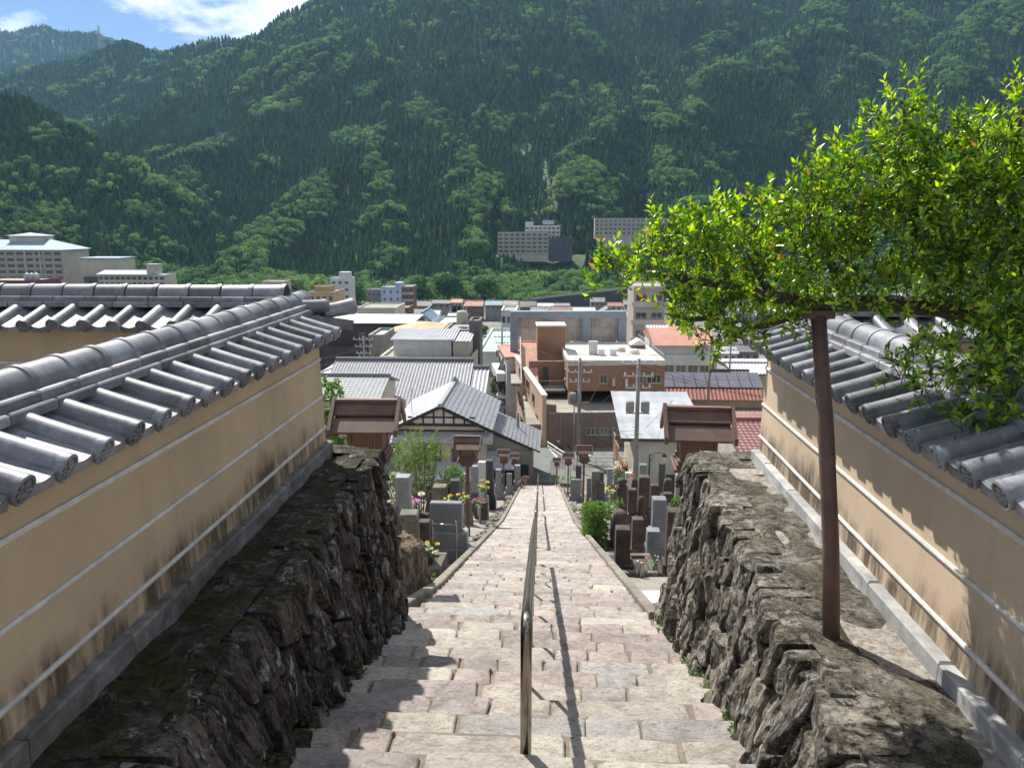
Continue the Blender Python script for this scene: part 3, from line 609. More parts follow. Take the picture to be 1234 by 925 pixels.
# ================================================================== plaster walls with tiled roofs
STRIP = pm('pale_wall_batten', (0.66, 0.65, 0.62), (0.46, 0.45, 0.42), 12, 0.8, 0.2, 60, 0.05)
PITCHT = 0.27
def tile_meshes():
    prof = []; r = 0.056
    for j in range(9): a = math.pi*(1-j/8); prof.append((r*math.cos(a), r*math.sin(a)*1.05+0.004))
    for j in range(1, 8): t = j/7; prof.append((r+t*(PITCHT-2*r), 0.004-0.020*math.sin(math.pi*t)-0.004*t))
    n = len(prof); Ls = 0.42; vs = []; fs = []
    ny = 4
    for th in (0.0, -0.018):
        for i in range(ny):
            t = i/(ny-1)
            for x, z in prof: vs.append((x, -t*Ls, z+th+0.012*t*t))      # flares up slightly at the eave
    for i in range(ny-1):
        for j in range(n-1):
            k = i*n+j; fs.append((k, k+n, k+n+1, k+1)); m = k+ny*n; fs.append((m, m+1, m+n+1, m+n))
    e = (ny-1)*n
    for j in range(n-1): fs.append((e+j, e+ny*n+j, e+ny*n+j+1, e+j+1))
    for i in range(ny-1):
        for j in (0, n-1): k = i*n+j; fs.append((k, k+ny*n, k+ny*n+n, k+n) if j == 0 else (k, k+n, k+ny*n+n, k+ny*n))
    mb = MB().add(vs, fs)
    # hanging lip of the eave pan
    lp = [(x, -Ls-0.002, z+0.012-0.002) for x, z in prof[8:]]; m = len(lp)
    mb.add(lp+[(x, y, -0.052) for x, y, z in lp]+[(x, y+0.018, z) for x, y, z in lp]+[(x, y+0.018, -0.052) for x, y, z in lp], [(j, j+m, j+m+1, j+1) for j in range(m-1)]+[(2*m+j, 2*m+j+1, 3*m+j+1, 3*m+j) for j in range(m-1)]+[(j+m, 3*m+j, 3*m+j+1, j+m+1) for j in range(m-1)])
    tile = mb.mesh('eave_tile', TILE, True)
    try: tile.set_sharp_from_angle(angle=R(40))
    except Exception: pass
    # round end disc with raised rim and crossed emblem
    d = MB(); R0 = 0.064; k = 24
    def ringp(r, y): return [(r*math.cos(2*math.pi*j/k), y, r*math.sin(2*math.pi*j/k)) for j in range(k)]
    prof2 = [(R0-0.006, 0.03), (R0, 0.0), (R0, -0.012), (R0-0.008, -0.018), (R0-0.014, -0.016), (R0-0.016, -0.006)]
    for r, y in prof2: d.v += ringp(r, y)
    for i in range(len(prof2)-1):
        for j in range(k): d.f.append((i*k+j, i*k+(j+1) % k, (i+1)*k+(j+1) % k, (i+1)*k+j)); d.m.append(0)
    d.f.append(tuple((len(prof2)-1)*k+j for j in range(k))); d.m.append(0); d.f.append(tuple(range(k))[::-1]); d.m.append(0)
    for a in (0, math.pi/2):
        ca, sa = math.cos(a), math.sin(a); w, l = 0.006, 0.046
        q = [(x*ca-z*sa, y, x*sa+z*ca) for x, y, z in [(-l, -0.004, -w), (l, -0.004, -w), (l, -0.004, w), (-l, -0.004, w), (-l, -0.014, -w), (l, -0.014, -w), (l, -0.014, w), (-l, -0.014, w)]]
        d.add(q, [(0, 1, 2, 3), (7, 6, 5, 4), (0, 4, 5, 1), (1, 5, 6, 2), (2, 6, 7, 3), (3, 7, 4, 0)])
    for a in range(4):
        aa = math.pi/4+a*math.pi/2; d.add([(0.028*math.cos(aa)+0.011*math.cos(b), -0.006-(0.007 if b2 else 0), 0.028*math.sin(aa)+0.011*math.sin(b)) for b2 in (0, 1) for b in [2*math.pi*i/8 for i in range(8)]],
              [(i, (i+1) % 8, 8+(i+1) % 8, 8+i) for i in range(8)]+[tuple(range(15, 7, -1))])
    disc = d.mesh('end_disc', TILE, True)
    try: disc.set_sharp_from_angle(angle=R(35))
    except Exception: pass
    # upper course: plain tile without lip
    up = MB().add([(x, y*0.7, z) for x, y, z in vs], fs).mesh('roof_tile', TILE, True)
    try: up.set_sharp_from_angle(angle=R(40))
    except Exception: pass
    # ridge pieces
    c = MB(); Lc = 0.30; k = 13; sec = [(0.0, 0.098), (0.245, 0.100), (0.252, 0.108), (Lc-0.010, 0.108)]
    for th in (0, 0.014):
        for x, r in sec:
            for j in range(k): a = math.pi*(j/(k-1))*1.12-0.19; c.v.append((x, (r-th)*math.cos(a), (r-th)*math.sin(a)))
    ns = len(sec)
    for i in range(ns-1):
        for j in range(k-1):
            q = i*k+j; c.f.append((q, q+k, q+k+1, q+1)); q2 = q+ns*k; c.f.append((q2, q2+1, q2+k+1, q2+k)); c.m += [0, 0]
    for i in (0, ns-1):
        for j in range(k-1): q = i*k+j; c.f.append((q, q+1, q+ns*k+1, q+ns*k) if i == 0 else (q, q+ns*k, q+ns*k+1, q+1)); c.m.append(0)
    cap = c.mesh('ridge_cap', TILE, True)
    try: cap.set_sharp_from_angle(angle=R(45))
    except Exception: pass
    f1 = MB(); f1.bbox(0.003, 0.325, -0.178, 0.178, 0, 0.048, 0.008); f1 = f1.mesh('flat_ridge_tile', TILE)
    f2 = MB(); f2.bbox(0.003, 0.295, -0.146, 0.146, 0, 0.046, 0.008); f2 = f2.mesh('flat_ridge_tile', TILE)
    return tile, disc, up, cap, f1, f2
T_EAVE, T_DISC, T_UP, T_CAP, T_F1, T_F2 = tile_meshes()
def plaster_wall(label, origin, rz, L, plaster, bmat, dz=0.0, flip=1, sides=(-1, 1), seed=0, strips=(0.88, 0.53, 0.22), end_corner=None, ridge_end=0.0):
    """local x runs along the wall, z up from its foot"""
    rs = random.Random(seed); w = thing('plaster_wall', label, 'wall', origin, rz, 'tiled plaster walls on both sides of the stairs')
    H = 1.10+dz; mb = MB(); mb.prism([(-0.27, 0), (0.27, 0), (0.235, H), (-0.235, H)], 0, L, 'x'); mb.obj('wall_face', plaster, w)
    for s in sides:
        for i, h in enumerate(strips):
            y = 0.27-0.035*h/H; mb = MB(); mb.prism([(s*(y-0.01), h-0.014), (s*(y+0.010), h-0.014), (s*(y+0.015), h), (s*(y+0.010), h+0.014), (s*(y-0.01), h+0.014)], 0.002, L-0.002, 'x'); mb.obj('batten', STRIP, w)
        x = 0.0
        while x < L-0.05:
            l = min(rs.uniform(0.6, 0.95), L-x)
            mb = MB(); mb.bbox(x+0.003, x+l-0.003, min(s*0.2, s*0.335), max(s*0.2, s*0.335), -0.14, 0.085+rs.uniform(-0.004, 0.004), 0.012); mb.obj('base_block', bmat, w); x += l
    zr = 1.30+dz; ze = 1.165+dz; sl = math.atan2(zr-ze, 0.40)
    mb = MB(); mb.prism([(-0.235, H-0.004), (0.235, H-0.004), (0.42, ze-0.05), (0.44, ze-0.02), (0.10, zr-0.03), (-0.10, zr-0.03), (-0.44, ze-0.02), (-0.42, ze-0.05)], 0.001, L-0.001, 'x'); mb.obj('eave_bed', plaster, w)
    n = int((L+0.1)/PITCHT)
    for s in sides:
        for i in range(n):
            x = i*PITCHT+0.05
            jz = rs.uniform(-0.004, 0.004); rot = (0, 0, 0) if s < 0 else (0, 0, math.pi)
            def place(mesh, name, yy, zz, xo, parent=w, tl=0.0):
                o = inst(name, mesh, parent); o.matrix_local = Matrix.Translation((x+xo, s*yy, zz)) @ Matrix.Rotation(0 if s < 0 else math.pi, 4, 'Z') @ Matrix.Rotation(sl+tl+rs.uniform(-.01, .01), 4, 'X') @ Matrix.Rotation(rs.uniform(-.012, .012), 4, 'Z'); return o
            xo = 0.0 if s < 0 else PITCHT*0.0+0.056
            t = place(T_EAVE, 'eave_tile', 0.09, zr-0.005+jz, xo)
            dd = inst('end_disc', T_DISC, t); dd.location = (0, -0.425, 0.012); dd.rotation_euler = (0.08, rs.uniform(-.3, .3), 0)
    x = 0
    while x < L+ridge_end-0.1:
        inst('flat_ridge_tile', T_F1, w, (x, 0, zr+0.002), (0, 0, rs.uniform(-.006, .006))); x += 0.33
    x = -0.1
    while x < L+ridge_end-0.12:
        inst('flat_ridge_tile', T_F2, w, (x, 0, zr+0.050), (0, 0, rs.uniform(-.006, .006))); x += 0.30
    x = 0
    while x < L+ridge_end-0.12:
        inst('ridge_cap', T_CAP, w, (x, 0, zr+0.097+rs.uniform(-.002, .002)), (rs.uniform(-.03, .03), 0, rs.uniform(-.008, .008))); x += 0.298
    if end_corner is not None:      # hip rolls running out to the outer corner
        dirv = Vector((1, end_corner*0.95, 0)).normalized()
        hb_ = MB(); hb_.box(-0.09, 0.09, -0.03, 0.62, -0.10, 0.0); o = hb_.obj('hip_bed', TILE, w)
        o.matrix_local = Matrix.Translation((L-0.06, end_corner*0.02, zr+0.03)) @ Matrix.Rotation(math.atan2(dirv.y, dirv.x)-math.pi/2, 4, 'Z') @ Matrix.Rotation(R(-11), 4, 'X')
        for q, (a, z, tl) in enumerate([(0.02, 0.07, -0.06), (0.33, 0.005, 0.10)]):
            mb = MB(); mb.lathe([(0.070, 0), (0.074, 0.02), (0.070, 0.14), (0.076, 0.30), (0.082, 0.33), (0.082, 0.35), (0.06, 0.352)], 16)
            o = mb.obj('corner_roll', TILE, w, smooth=True)
            o.matrix_local = Matrix.Translation(Vector((L-0.04, 0, zr+z))+dirv*a) @ (dirv+Vector((0, 0, tl))).to_track_quat('Z', 'Y').to_matrix().to_4x4()
    return w
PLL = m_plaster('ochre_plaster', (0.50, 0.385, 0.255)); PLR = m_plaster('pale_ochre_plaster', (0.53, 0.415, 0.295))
DARKC = pm('sooty_base_stone', (0.30, 0.29, 0.28), (0.06, 0.055, 0.05), 6, 0.9, 0.6, 40, 0.2, dirt=0.8)
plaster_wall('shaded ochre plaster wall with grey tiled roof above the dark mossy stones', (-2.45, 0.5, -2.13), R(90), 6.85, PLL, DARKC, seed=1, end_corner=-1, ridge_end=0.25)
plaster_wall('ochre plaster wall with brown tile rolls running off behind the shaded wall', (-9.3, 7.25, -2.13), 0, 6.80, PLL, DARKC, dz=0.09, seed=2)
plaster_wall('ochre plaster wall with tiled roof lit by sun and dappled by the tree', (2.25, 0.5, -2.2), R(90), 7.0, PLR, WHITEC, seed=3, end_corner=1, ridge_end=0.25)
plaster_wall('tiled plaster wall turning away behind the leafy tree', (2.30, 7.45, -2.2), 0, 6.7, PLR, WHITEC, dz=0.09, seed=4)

# ================================================================== the propped garden tree
LEAF = m_leaf('leaf_with_inner_shade', (0.40, 0.53, 0.06), (0.105, 0.25, 0.03), 0.45, 0.3, red=(0.36, 0.2, 0.06))
LEAF1 = m_leaf('yellow_green_leaf_single', (0.26, 0.37, 0.035), (0.10, 0.2, 0.02), 0.5, 0.32, rnd=False)  # plain leaf greens, without the dark stop for inner shade
def leaf_arrays(base, d, up, L, W):
    """leaf blades: base points, directions, face normals -> 6-vertex folded blades"""
    s = np.cross(d, up); s /= np.linalg.norm(s, axis=1)[:, None]+1e-9; n = np.cross(s, d)
    L = L[:, None]; W = W[:, None]
    V = np.stack([base, base+d*L*0.45+s*W-n*0+n*W*0.45, base+d*L*0.52-n*L*0.02, base+d*L*0.45-s*W+n*W*0.45, base+d*L-n*L*0.10], 1)
    k = np.arange(len(base))[:, None]*5
    F = np.concatenate([k+np.array([[0, 1, 2]]), k+np.array([[1, 4, 2]]), k+np.array([[0, 2, 3]]), k+np.array([[2, 4, 3]])], 0)
    return V.reshape(-1, 3), F, V
def twigs(rs, blobs, per, leaves=(8, 13), LL=(0.045, 0.075), wr=0.17, upb=0.65, tl=(0.07, 0.19), flat=1.0):
    B, D, U, LN, TW = [], [], [], [], []
    for (c, r, sq) in blobs:
        n = max(4, int(per*r*r))
        for _ in range(n):
            d = rs.normal(size=3); d /= np.linalg.norm(d); p = c+d*np.array([r, r*sq, r*flat])*(0.45+0.55*math.sqrt(rs.rand()))
            g = d*0.8+np.array([0, 0, upb if d[2] > -0.4 else 0.0])+rs.normal(size=3)*0.35; g /= np.linalg.norm(g)
            ln = rs.uniform(*tl); m = rs.randint(*leaves); TW.append((p-g*0.05, p+g*ln)); a0 = rs.rand()*6.28
            q = np.cross(g, [0.3, 0.2, 0.9]); q /= np.linalg.norm(q); w = np.cross(g, q)
            for i in range(m):
                t = (i+0.3)/m; a = a0+i*2.4; rad = q*math.cos(a)+w*math.sin(a); dd = g*(0.35+0.6*t)+rad*(1.0-0.45*t)+np.array([0, 0, 0.12]); dd /= np.linalg.norm(dd)
                B.append(p+g*ln*t); D.append(dd); U.append(g+rs.normal(size=3)*0.25); LN.append(rs.uniform(*LL)*(1.05-0.35*t*t))
    B, D, U, LN = map(np.array, (B, D, U, LN)); return B, D, U, LN, LN*wr, TW
def px_blob(px, py, rp, Y, sq=1.25): c = atY(px, py, Y); return (np.array(c), rp/FPX*Y, sq)
# foliage pads in layers: (px, py, radius, distance); each pad is wider than high
TB = [(722, 336, 12, 4.4), (748, 326, 20, 4.4), (785, 318, 28, 4.4), (800, 285, 24, 4.45), (822, 300, 34, 4.4), (850, 335, 40, 4.4), (820, 372, 26, 4.4), (850, 398, 22, 4.4), (880, 372, 32, 4.45), (890, 300, 46, 4.45), (860, 268, 26, 4.4), (925, 262, 38, 4.4), (960, 300, 52, 4.5), (930, 345, 36, 4.5), (955, 380, 24, 4.5),
      (1000, 255, 46, 4.4), (1010, 320, 48, 4.5), (1000, 215, 30, 4.4), (1040, 235, 50, 4.4), (1050, 180, 32, 4.45), (1075, 150, 22, 4.45), (1090, 122, 13, 4.45), (1080, 290, 56, 4.35), (1110, 225, 50, 4.35), (1130, 175, 30, 4.35), (1150, 265, 56, 4.3), (1170, 200, 44, 4.25), (1205, 165, 34, 4.2), (1222, 135, 18, 4.15), (1200, 245, 56, 4.2),
      (1150, 325, 44, 4.3), (1210, 310, 56, 4.15), (1240, 380, 46, 3.95), (1120, 425, 26, 3.9), (1092, 452, 18, 3.9), (1130, 462, 22, 3.9), (1190, 430, 34, 3.85), (1200, 490, 34, 3.8), (1160, 525, 20, 3.75), (1212, 545, 24, 3.7), (1240, 460, 44, 3.8), (1260, 240, 60, 4.2), (1300, 330, 90, 4.1), (1290, 430, 70, 3.9), (1285, 180, 50, 4.2),
      (1000, 362, 18, 4.25), (1045, 352, 24, 4.2), (1095, 358, 26, 4.15), (1145, 366, 26, 4.1), (1190, 372, 28, 4.0), (905, 392, 22, 4.45), (870, 408, 16, 4.4)]
rsn = np.random.RandomState(5)
B, D, U, LN, WD, TW = twigs(rsn, [px_blob(*b) for b in TB], 1400, wr=0.215, flat=0.72, tl=(0.06, 0.16), LL=(0.04, 0.064))
SH = []
for _ in range(120):                   # long upright shoots breaking the outline
    b = TB[rsn.randint(len(TB))]; c, r, sq = px_blob(*b); d = rsn.normal(size=3); d[2] = abs(d[2])+0.6; d /= np.linalg.norm(d); q = c+d*r*0.85; g = d*0.5+np.array([0, 0, 0.9])+rsn.normal(size=3)*0.25; g /= np.linalg.norm(g); SH.append((q, g, rsn.uniform(0.08, 0.2)))
B2, D2, U2, L2 = [], [], [], []
for q, g, ln in SH:
    m = int(ln/0.017); TW.append((q, q+g*ln)); a0 = rsn.rand()*6.28; e = np.cross(g, [0.3, 0.2, 0.9]); e /= np.linalg.norm(e); w_ = np.cross(g, e)
    for i in range(m):
        t = (i+0.5)/m; a = a0+i*2.4; rad = e*math.cos(a)+w_*math.sin(a); dd = g*(0.5+0.5*t)+rad*(1.0-0.5*t); dd /= np.linalg.norm(dd); B2.append(q+g*ln*t); D2.append(dd); U2.append(g+rsn.normal(size=3)*0.2); L2.append(rsn.uniform(0.045, 0.07)*(1.1-0.5*t))
B = np.concatenate([np.array(B2), B]); D = np.concatenate([np.array(D2), D]); U = np.concatenate([np.array(U2), U]); LN = np.concatenate([np.array(L2), LN]); WD = LN*0.215
tree = thing('garden_tree', 'low spreading tree with bright green leaves over the sunlit wall, resting on a prop', 'tree', (2.95, 4.35, -2.22)); TO = np.array(tree.location)
mb = MB(); tr = [(2.95, 4.35, -2.3), (2.9, 4.33, -1.5), (2.75, 4.36, -0.9), (2.5, 4.4, -0.52)]; mb.tube([Vector(p)-Vector(TO) for p in tr], [0.13, 0.11, 0.10, 0.085], 12); mb.obj('trunk', BARK, tree, smooth=True)
limbs = [[(2.52, 4.4, -0.56), (2.1, 4.42, -0.44), (1.75, 4.45, -0.42), (1.44, 4.42, -0.43), (1.05, 4.42, -0.36), (0.8, 4.42, -0.30), (0.6, 4.4, -0.27)], [(2.5, 4.4, -0.52), (2.45, 4.35, -0.1), (2.3, 4.3, 0.3), (2.28, 4.2, 0.55)], [(2.1, 4.42, -0.44), (1.95, 4.45, -0.05), (1.85, 4.5, 0.35), (1.83, 4.5, 0.62)],
         [(1.6, 4.44, -0.42), (1.45, 4.45, -0.1), (1.4, 4.45, 0.2)], [(2.75, 4.36, -0.9), (2.5, 4.0, -0.8), (2.25, 3.85, -0.92), (2.1, 3.75, -1.05)], [(1.2, 4.42, -0.4), (1.05, 4.5, -0.15)], [(2.5, 4.4, -0.5), (2.8, 4.2, -0.1), (2.9, 4.2, 0.3)], [(1.44, 4.42, -0.43), (1.2, 4.5, -0.55), (0.95, 4.5, -0.6)], [(1.0, 4.42, -0.36), (0.85, 4.4, -0.5), (0.72, 4.4, -0.52)]]
for i, l in enumerate(limbs):
    mb = MB(); r0 = 0.062 if i == 0 else 0.03; n = len(l); mb.tube([Vector(p)-Vector(TO) for p in l], [r0*(1-0.75*k/(n-1)) for k in range(n)], 8); mb.obj('branch', BARK, tree, smooth=True)
mb = MB()
for a, b in TW: mb.tube([a-TO, b-TO], [0.0028, 0.0012], 4, cap=False)
LV, LF, LV5 = leaf_arrays(B-TO, D, U, LN, WD)
crown = inst('crown', np_mesh('crown', LV[:5*0+5] if False else LV[1500:], (LF.reshape(4, -1, 3)[:, 300:, :].reshape(-1, 3)-1500), LEAF), tree); tag(crown, kind='stuff')
tag(inst('twigs', mb.mesh('twigs', BARK), tree), kind='stuff')
order = np.arange(300)      # the leaves of the foremost shoots are single parts
for i in order:
    q = LV5[i]; me = bpy.data.meshes.new('leaf'); me.from_pydata((q-q[0]).tolist(), [], [(0, 1, 2), (1, 4, 2), (0, 2, 3), (2, 4, 3)]); me.materials.append(LEAF1); inst('leaf', me, crown, tuple(q[0]))
print('leaves', len(B))
pr = thing('wooden_prop', 'leaning dark brown pole propping up the tree limb from the stone ledge', 'prop', (1.54, 4.09, -2.23))
mb = MB(); mb.tube([(0, 0, -0.02), (-0.012, 0.09, 0.5), (-0.05, 0.19, 1.1), (-0.10, 0.31, 1.74)], [0.046, 0.044, 0.043, 0.04], 14); mb.obj('pole', WOOD, pr, smooth=True)
mb = MB(); mb.box(-0.18, -0.02, 0.28, 0.36, 1.73, 1.775); mb.obj('cradle', WOOD, pr)

# ================================================================== wooden lanterns along the stairs
def lantern_parts():
    P = {}; W = 0.87
    mb = MB(); mb.box(-0.055, 0.055, -0.055, 0.055, -0.4, 2.10); P['post'] = (mb.mesh('post', WOOD), 0)
    mb = MB(); mb.prism([(-0.14, 2.02), (0.14, 2.02), (0.24, 2.16), (-0.24, 2.16)], -0.22, 0.22, 'y'); mb.box(-0.30, 0.30, -0.30, 0.30, 2.162, 2.20); mb.box(-0.27, 0.27, -0.27, 0.27, 2.202, 2.25); mb.box(-0.25, 0.25, -0.25, 0.25, 2.252, 2.30); P['tray'] = (mb.mesh('tray', WOOD), 0)
    mb = MB()
    for sx in (-1, 1):
        for sy in (-1, 1): mb.box(sx*0.20-0.025, sx*0.20+0.025, sy*0.20-0.025, sy*0.20+0.025, 2.302, 2.62)
    for sy in (-1, 1): mb.box(-0.175, 0.175, sy*0.20-0.018, sy*0.20+0.018, 2.302, 2.345); mb.box(-0.175, 0.175, sy*0.20-0.018, sy*0.20+0.018, 2.575, 2.62); mb.box(sy*0.20-0.018, sy*0.20+0.018, -0.175, 0.175, 2.302, 2.345); mb.box(sy*0.20-0.018, sy*0.20+0.018, -0.175, 0.175, 2.575, 2.62)
    P['frame'] = (mb.mesh('frame', WOOD), 0)
    mb = MB()
    for i in range(9): x = -0.16+i*0.04; mb.box(x-0.007, x+0.007, -0.006, 0.006, 2.345, 2.575)
    for i in range(5): z = 2.37+i*0.045; mb.box(-0.175, 0.175, -0.009, -0.0065, z-0.006, z+0.006)
    lat = mb.mesh('lattice', WOODL)
    mb = MB(); mb.box(-0.17, 0.17, -0.17, 0.17, 2.35, 2.57); P['paper_box'] = (mb.mesh('paper_box', pm('lantern_paper', (0.42, 0.36, 0.28), (0.3, 0.25, 0.19), 4, 0.8, 0.1, 20)), 0)
    ridge, eave, hw = 2.90, 2.60, 0.36; sl = (ridge-eave)/hw
    mb = MB(); mb.prism([(-hw+0.03, eave-0.012), (0, ridge-0.03), (hw-0.03, eave-0.012), (hw-0.03, eave-0.04), (0, ridge-0.09), (-hw+0.03, eave-0.04)], -W/2+0.06, W/2-0.06, 'x'); P['roof_bed'] = (mb.mesh('roof_bed', WOOD), 0)
    boards = []
    for s in (-1, 1):
        for a, b in ((0.02, 0.17), (0.20, hw)):
            mb = MB(); up = 0.0 if a < 0.1 else -0.028
            q = [(s*a, ridge-sl*a+up), (s*b, ridge-sl*b+up), (s*b, ridge-sl*b+0.022+up), (s*a, ridge-sl*a+0.022+up)]; mb.prism(q, -W/2+0.05, W/2-0.05, 'x'); boards.append(mb.mesh('roof_board', WOOD))
    barge = []
    for sx in (-1, 1):
        for s in (-1, 1):
            mb = MB(); x0 = sx*(W/2-0.02); hw2 = hw+0.03
            mb.prism([(s*0.0, ridge-0.02), (s*hw2, ridge-sl*hw2-0.03), (s*hw2, ridge-sl*hw2+0.055), (s*0.0, ridge+0.075)], x0-0.022, x0+0.022, 'x'); barge.append(mb.mesh('bargeboard', WOOD))
    mb = MB(); mb.prism([(-0.05, ridge-0.005), (0.05, ridge-0.005), (0.05, ridge+0.04), (-0.05, ridge+0.04)], -W/2+0.045, W/2-0.045, 'x'); rb = mb.mesh('ridge_board', WOOD)
    gm = MB(); gm.prism([(-0.20, 2.625), (0.20, 2.625), (0.20, 2.70), (0, 2.86), (-0.20, 2.70)], -0.012, 0.012, 'x')
    return P, lat, boards, barge, rb, gm.mesh('gable', WOOD)
LP = lantern_parts()
def lantern(label, x, y, zg, sc=1.0, rz=0.0):
    o = thing('wooden_lantern', label, 'lantern', (x, y, zg), rz, 'roofed wooden lanterns along the stairs'); o.scale = (sc, sc, sc); P, lat, boards, barge, rb, gm = LP
    for k, (me, _) in P.items(): inst(k, me, o)
    for a in range(4):
        inst('lattice', lat, o, (0.205*math.sin(a*math.pi/2), -0.205*math.cos(a*math.pi/2), 0), (0, 0, a*math.pi/2))
    for b in boards: inst('roof_board', b, o)
    for b in barge: inst('bargeboard', b, o)
    inst('ridge_board', rb, o); inst('gable', gm, o, (-0.19, 0, 0)); inst('gable', gm, o, (0.19, 0, 0)); return o
for lab, px, py, Y, sc, rz in [('brown roofed lantern standing behind the end of the dark mossy stone wall', 442, 479, 9.8, 1, 2), ('brown roofed lantern standing behind the end of the sunlit stone wall', 842, 488, 9.8, 1, -3),
      ('roofed lantern on a tall post beside the wide grey grave slab', 563, 524, 23.3, 1, 0), ('weathered lantern before the grey house beyond the dark stepped grave', 607, 541, 45, 0.92, 0), ('small lantern next to the pink flowering bush near the road', 620, 546, 49, 0.8, 0),
      ('brown lantern in front of the parking lot beside the mossy grave pillar', 704, 536, 39, 1, 0), ('smaller lantern in front of white sheets beside the lower stairs', 685, 545, 45, 0.8, 0), ('smallest thin lantern beside the stair foot and white board', 671, 551, 49.5, 0.62, 0)]:
    top = atY(px, py, Y); lantern(lab, top.x, Y, top.z-2.955*sc, sc, R(rz))

# ================================================================== gravestones
GR = {'granite': pm('grey_granite', (0.23, 0.245, 0.265), (0.14, 0.155, 0.17), 30, 0.45, 0.1, 80, 0.15, dirt=0.3), 'dark': pm('dark_granite', (0.075, 0.075, 0.08), (0.035, 0.035, 0.04), 20, 0.3, 0.08, 80, 0.2, dirt=0.3),
      'brown': pm('weathered_brown_stone', (0.10, 0.073, 0.063), (0.042, 0.031, 0.028), 7, 0.85, 0.5, 40, 0.22, dirt=0.6), 'moss': pm('mossy_grey_stone', (0.20, 0.185, 0.155), (0.10, 0.095, 0.07), 6, 0.9, 0.5, 40, 0.15, dirt=0.6),
      'pale': pm('pale_granite', (0.48, 0.48, 0.47), (0.36, 0.36, 0.35), 40, 0.5, 0.1, 90, 0.1, dirt=0.2)}
CARVE = pm('carved_groove', (0.05, 0.05, 0.05), (0.03, 0.03, 0.03), 8, 0.9, 0.1, 30)
def grave(label, px0, px1, py0, py1, wm, kind='stele', mat='granite', bmat=None, rz=0.0, inscribed=True):
    """wm is the stone's usual width in metres; its width in pixels gives its distance"""
    Y = wm*FPX/(px1-px0); rsg = random.Random(int(px0*31+py0)); T = atY((px0+px1)/2, py0, Y); Bm = atY((px0+px1)/2, py1, Y)
    zg = ground_z(T.x, Y)-0.06; h = T.z-Bm.z; hb = max(0.12, Bm.z-zg); bm = GR[bmat or mat]; M_ = GR[mat]
    o = thing('gravestone', label, 'gravestone', (T.x, Y+wm/2, zg), R(rz), 'gravestones on the slopes beside the stairs'); w = wm/2; dp = w if kind != 'slab' else 0.09
    nb = 2 if hb > 0.3 else 1; z = 0.0
    for i in range(nb):
        e = w*(1.75-0.42*i) if nb == 2 else w*1.45; ed = dp*(1.75-0.42*i) if kind != 'slab' else 0.22-0.05*i; hh = hb/nb
        mb = MB(); mb.bbox(-e, e, -ed, ed, z, z+hh-(0.004 if i < nb-1 else 0), 0.012); mb.obj('plinth', bm, o); z += hh
    z = hb; mb = MB()
    if kind == 'stele':
        ta = 0.96 if mat in ('brown', 'moss') else 1.0; n = 4; q = [(-w, -dp), (w, -dp), (w, dp), (-w, dp)]; c = w*0.16
        rings = [(1.0, 0), (ta, h-c), (ta*0.9, h-c*0.3), (ta*0.35, h)] if mat in ('brown', 'moss') else [(1, 0), (1, h-c*0.5), (0.94, h-c*0.2), (0.5, h)]
        vs = [(x*s, y*s, z+zz) for s, zz in rings for x, y in q]; mb.add(vs, [(3, 2, 1, 0)]+[(r*4+j, r*4+(j+1) % 4, r*4+4+(j+1) % 4, r*4+4+j) for r in range(3) for j in range(4)]+[(12, 13, 14, 15)])
    elif kind == 'slab':
        mb.bbox(-w, w, -dp, dp, z, z+h, 0.02)
    elif kind == 'round':
        prof = [(w*0.96, 0), (w*0.95, h*0.75), (w*0.86, h*0.88), (w*0.6, h*0.97), (w*0.05, h)]; mb.lathe([(r*1.05, zz+z) for r, zz in prof], 10)
    elif kind == 'ball':
        prof = [(w*0.95, 0), (w, h*0.72), (w*0.9, h*0.79), (w*0.5, h*0.81), (w*0.55, h*0.83), (w*0.85, h*0.88), (w*0.85, h*0.93), (w*0.5, h*0.99), (w*0.05, h)]; mb.lathe([(r, zz+z) for r, zz in prof], 14)
    elif kind == 'rock':
        k = 12; vs = []; lev = [(1.0, 0), (1.02, 0.3), (0.95, 0.7), (0.8, 0.92), (0.4, 1.0)]
        for s, t in lev:
            for j in range(k): a = 2*math.pi*j/k; ca, sa = math.cos(a), math.sin(a); jj = rsg.uniform(0.93, 1.06); vs.append((math.copysign(abs(ca)**0.5, ca)*w*s*jj, math.copysign(abs(sa)**0.5, sa)*dp*s*jj, z+h*t*rsg.uniform(0.96, 1.03)))
        mb.add(vs, [(r*k+j, r*k+(j+1) % k, r*k+k+(j+1) % k, r*k+k+j) for r in range(len(lev)-1) for j in range(k)]+[tuple((len(lev)-1)*k+j for j in range(k))])
    mb.obj('shaft' if kind != 'slab' else 'panel', M_, o, smooth=kind in ('ball', 'round', 'rock'))
    if inscribed and kind == 'stele' and wm*FPX/Y > 9:
        mb = MB(); zz = z+h*0.84
        while zz > z+h*0.25:           # a column of worn carved strokes
            for _ in range(4):
                a = rsg.uniform(-0.28, 0.28)*wm; b = zz-rsg.uniform(0, 0.06)*h
                if rsg.random() < 0.5: mb.box(a-0.003, a+0.003, -dp-0.0015, -dp+0.004, b-0.016, b+0.016)
                else: mb.box(a-0.018, a+0.018, -dp-0.0015, -dp+0.004, b-0.0025, b+0.0025)
            zz -= h*0.11
        mb.obj('inscription', CARVE, o)
    return o
G = grave
G('tall blue grey granite gravestone standing before pink lilies', 475, 493, 575, 617, 0.27, 'stele', 'granite')
G('thick mossy gravestone at the corner of the gravel plot', 479, 503, 620, 674, 0.31, 'stele', 'moss', rz=4)
G('dark lichen covered grave pillar beside the thick mossy gravestone', 503, 518, 629, 668, 0.21, 'stele', 'brown')
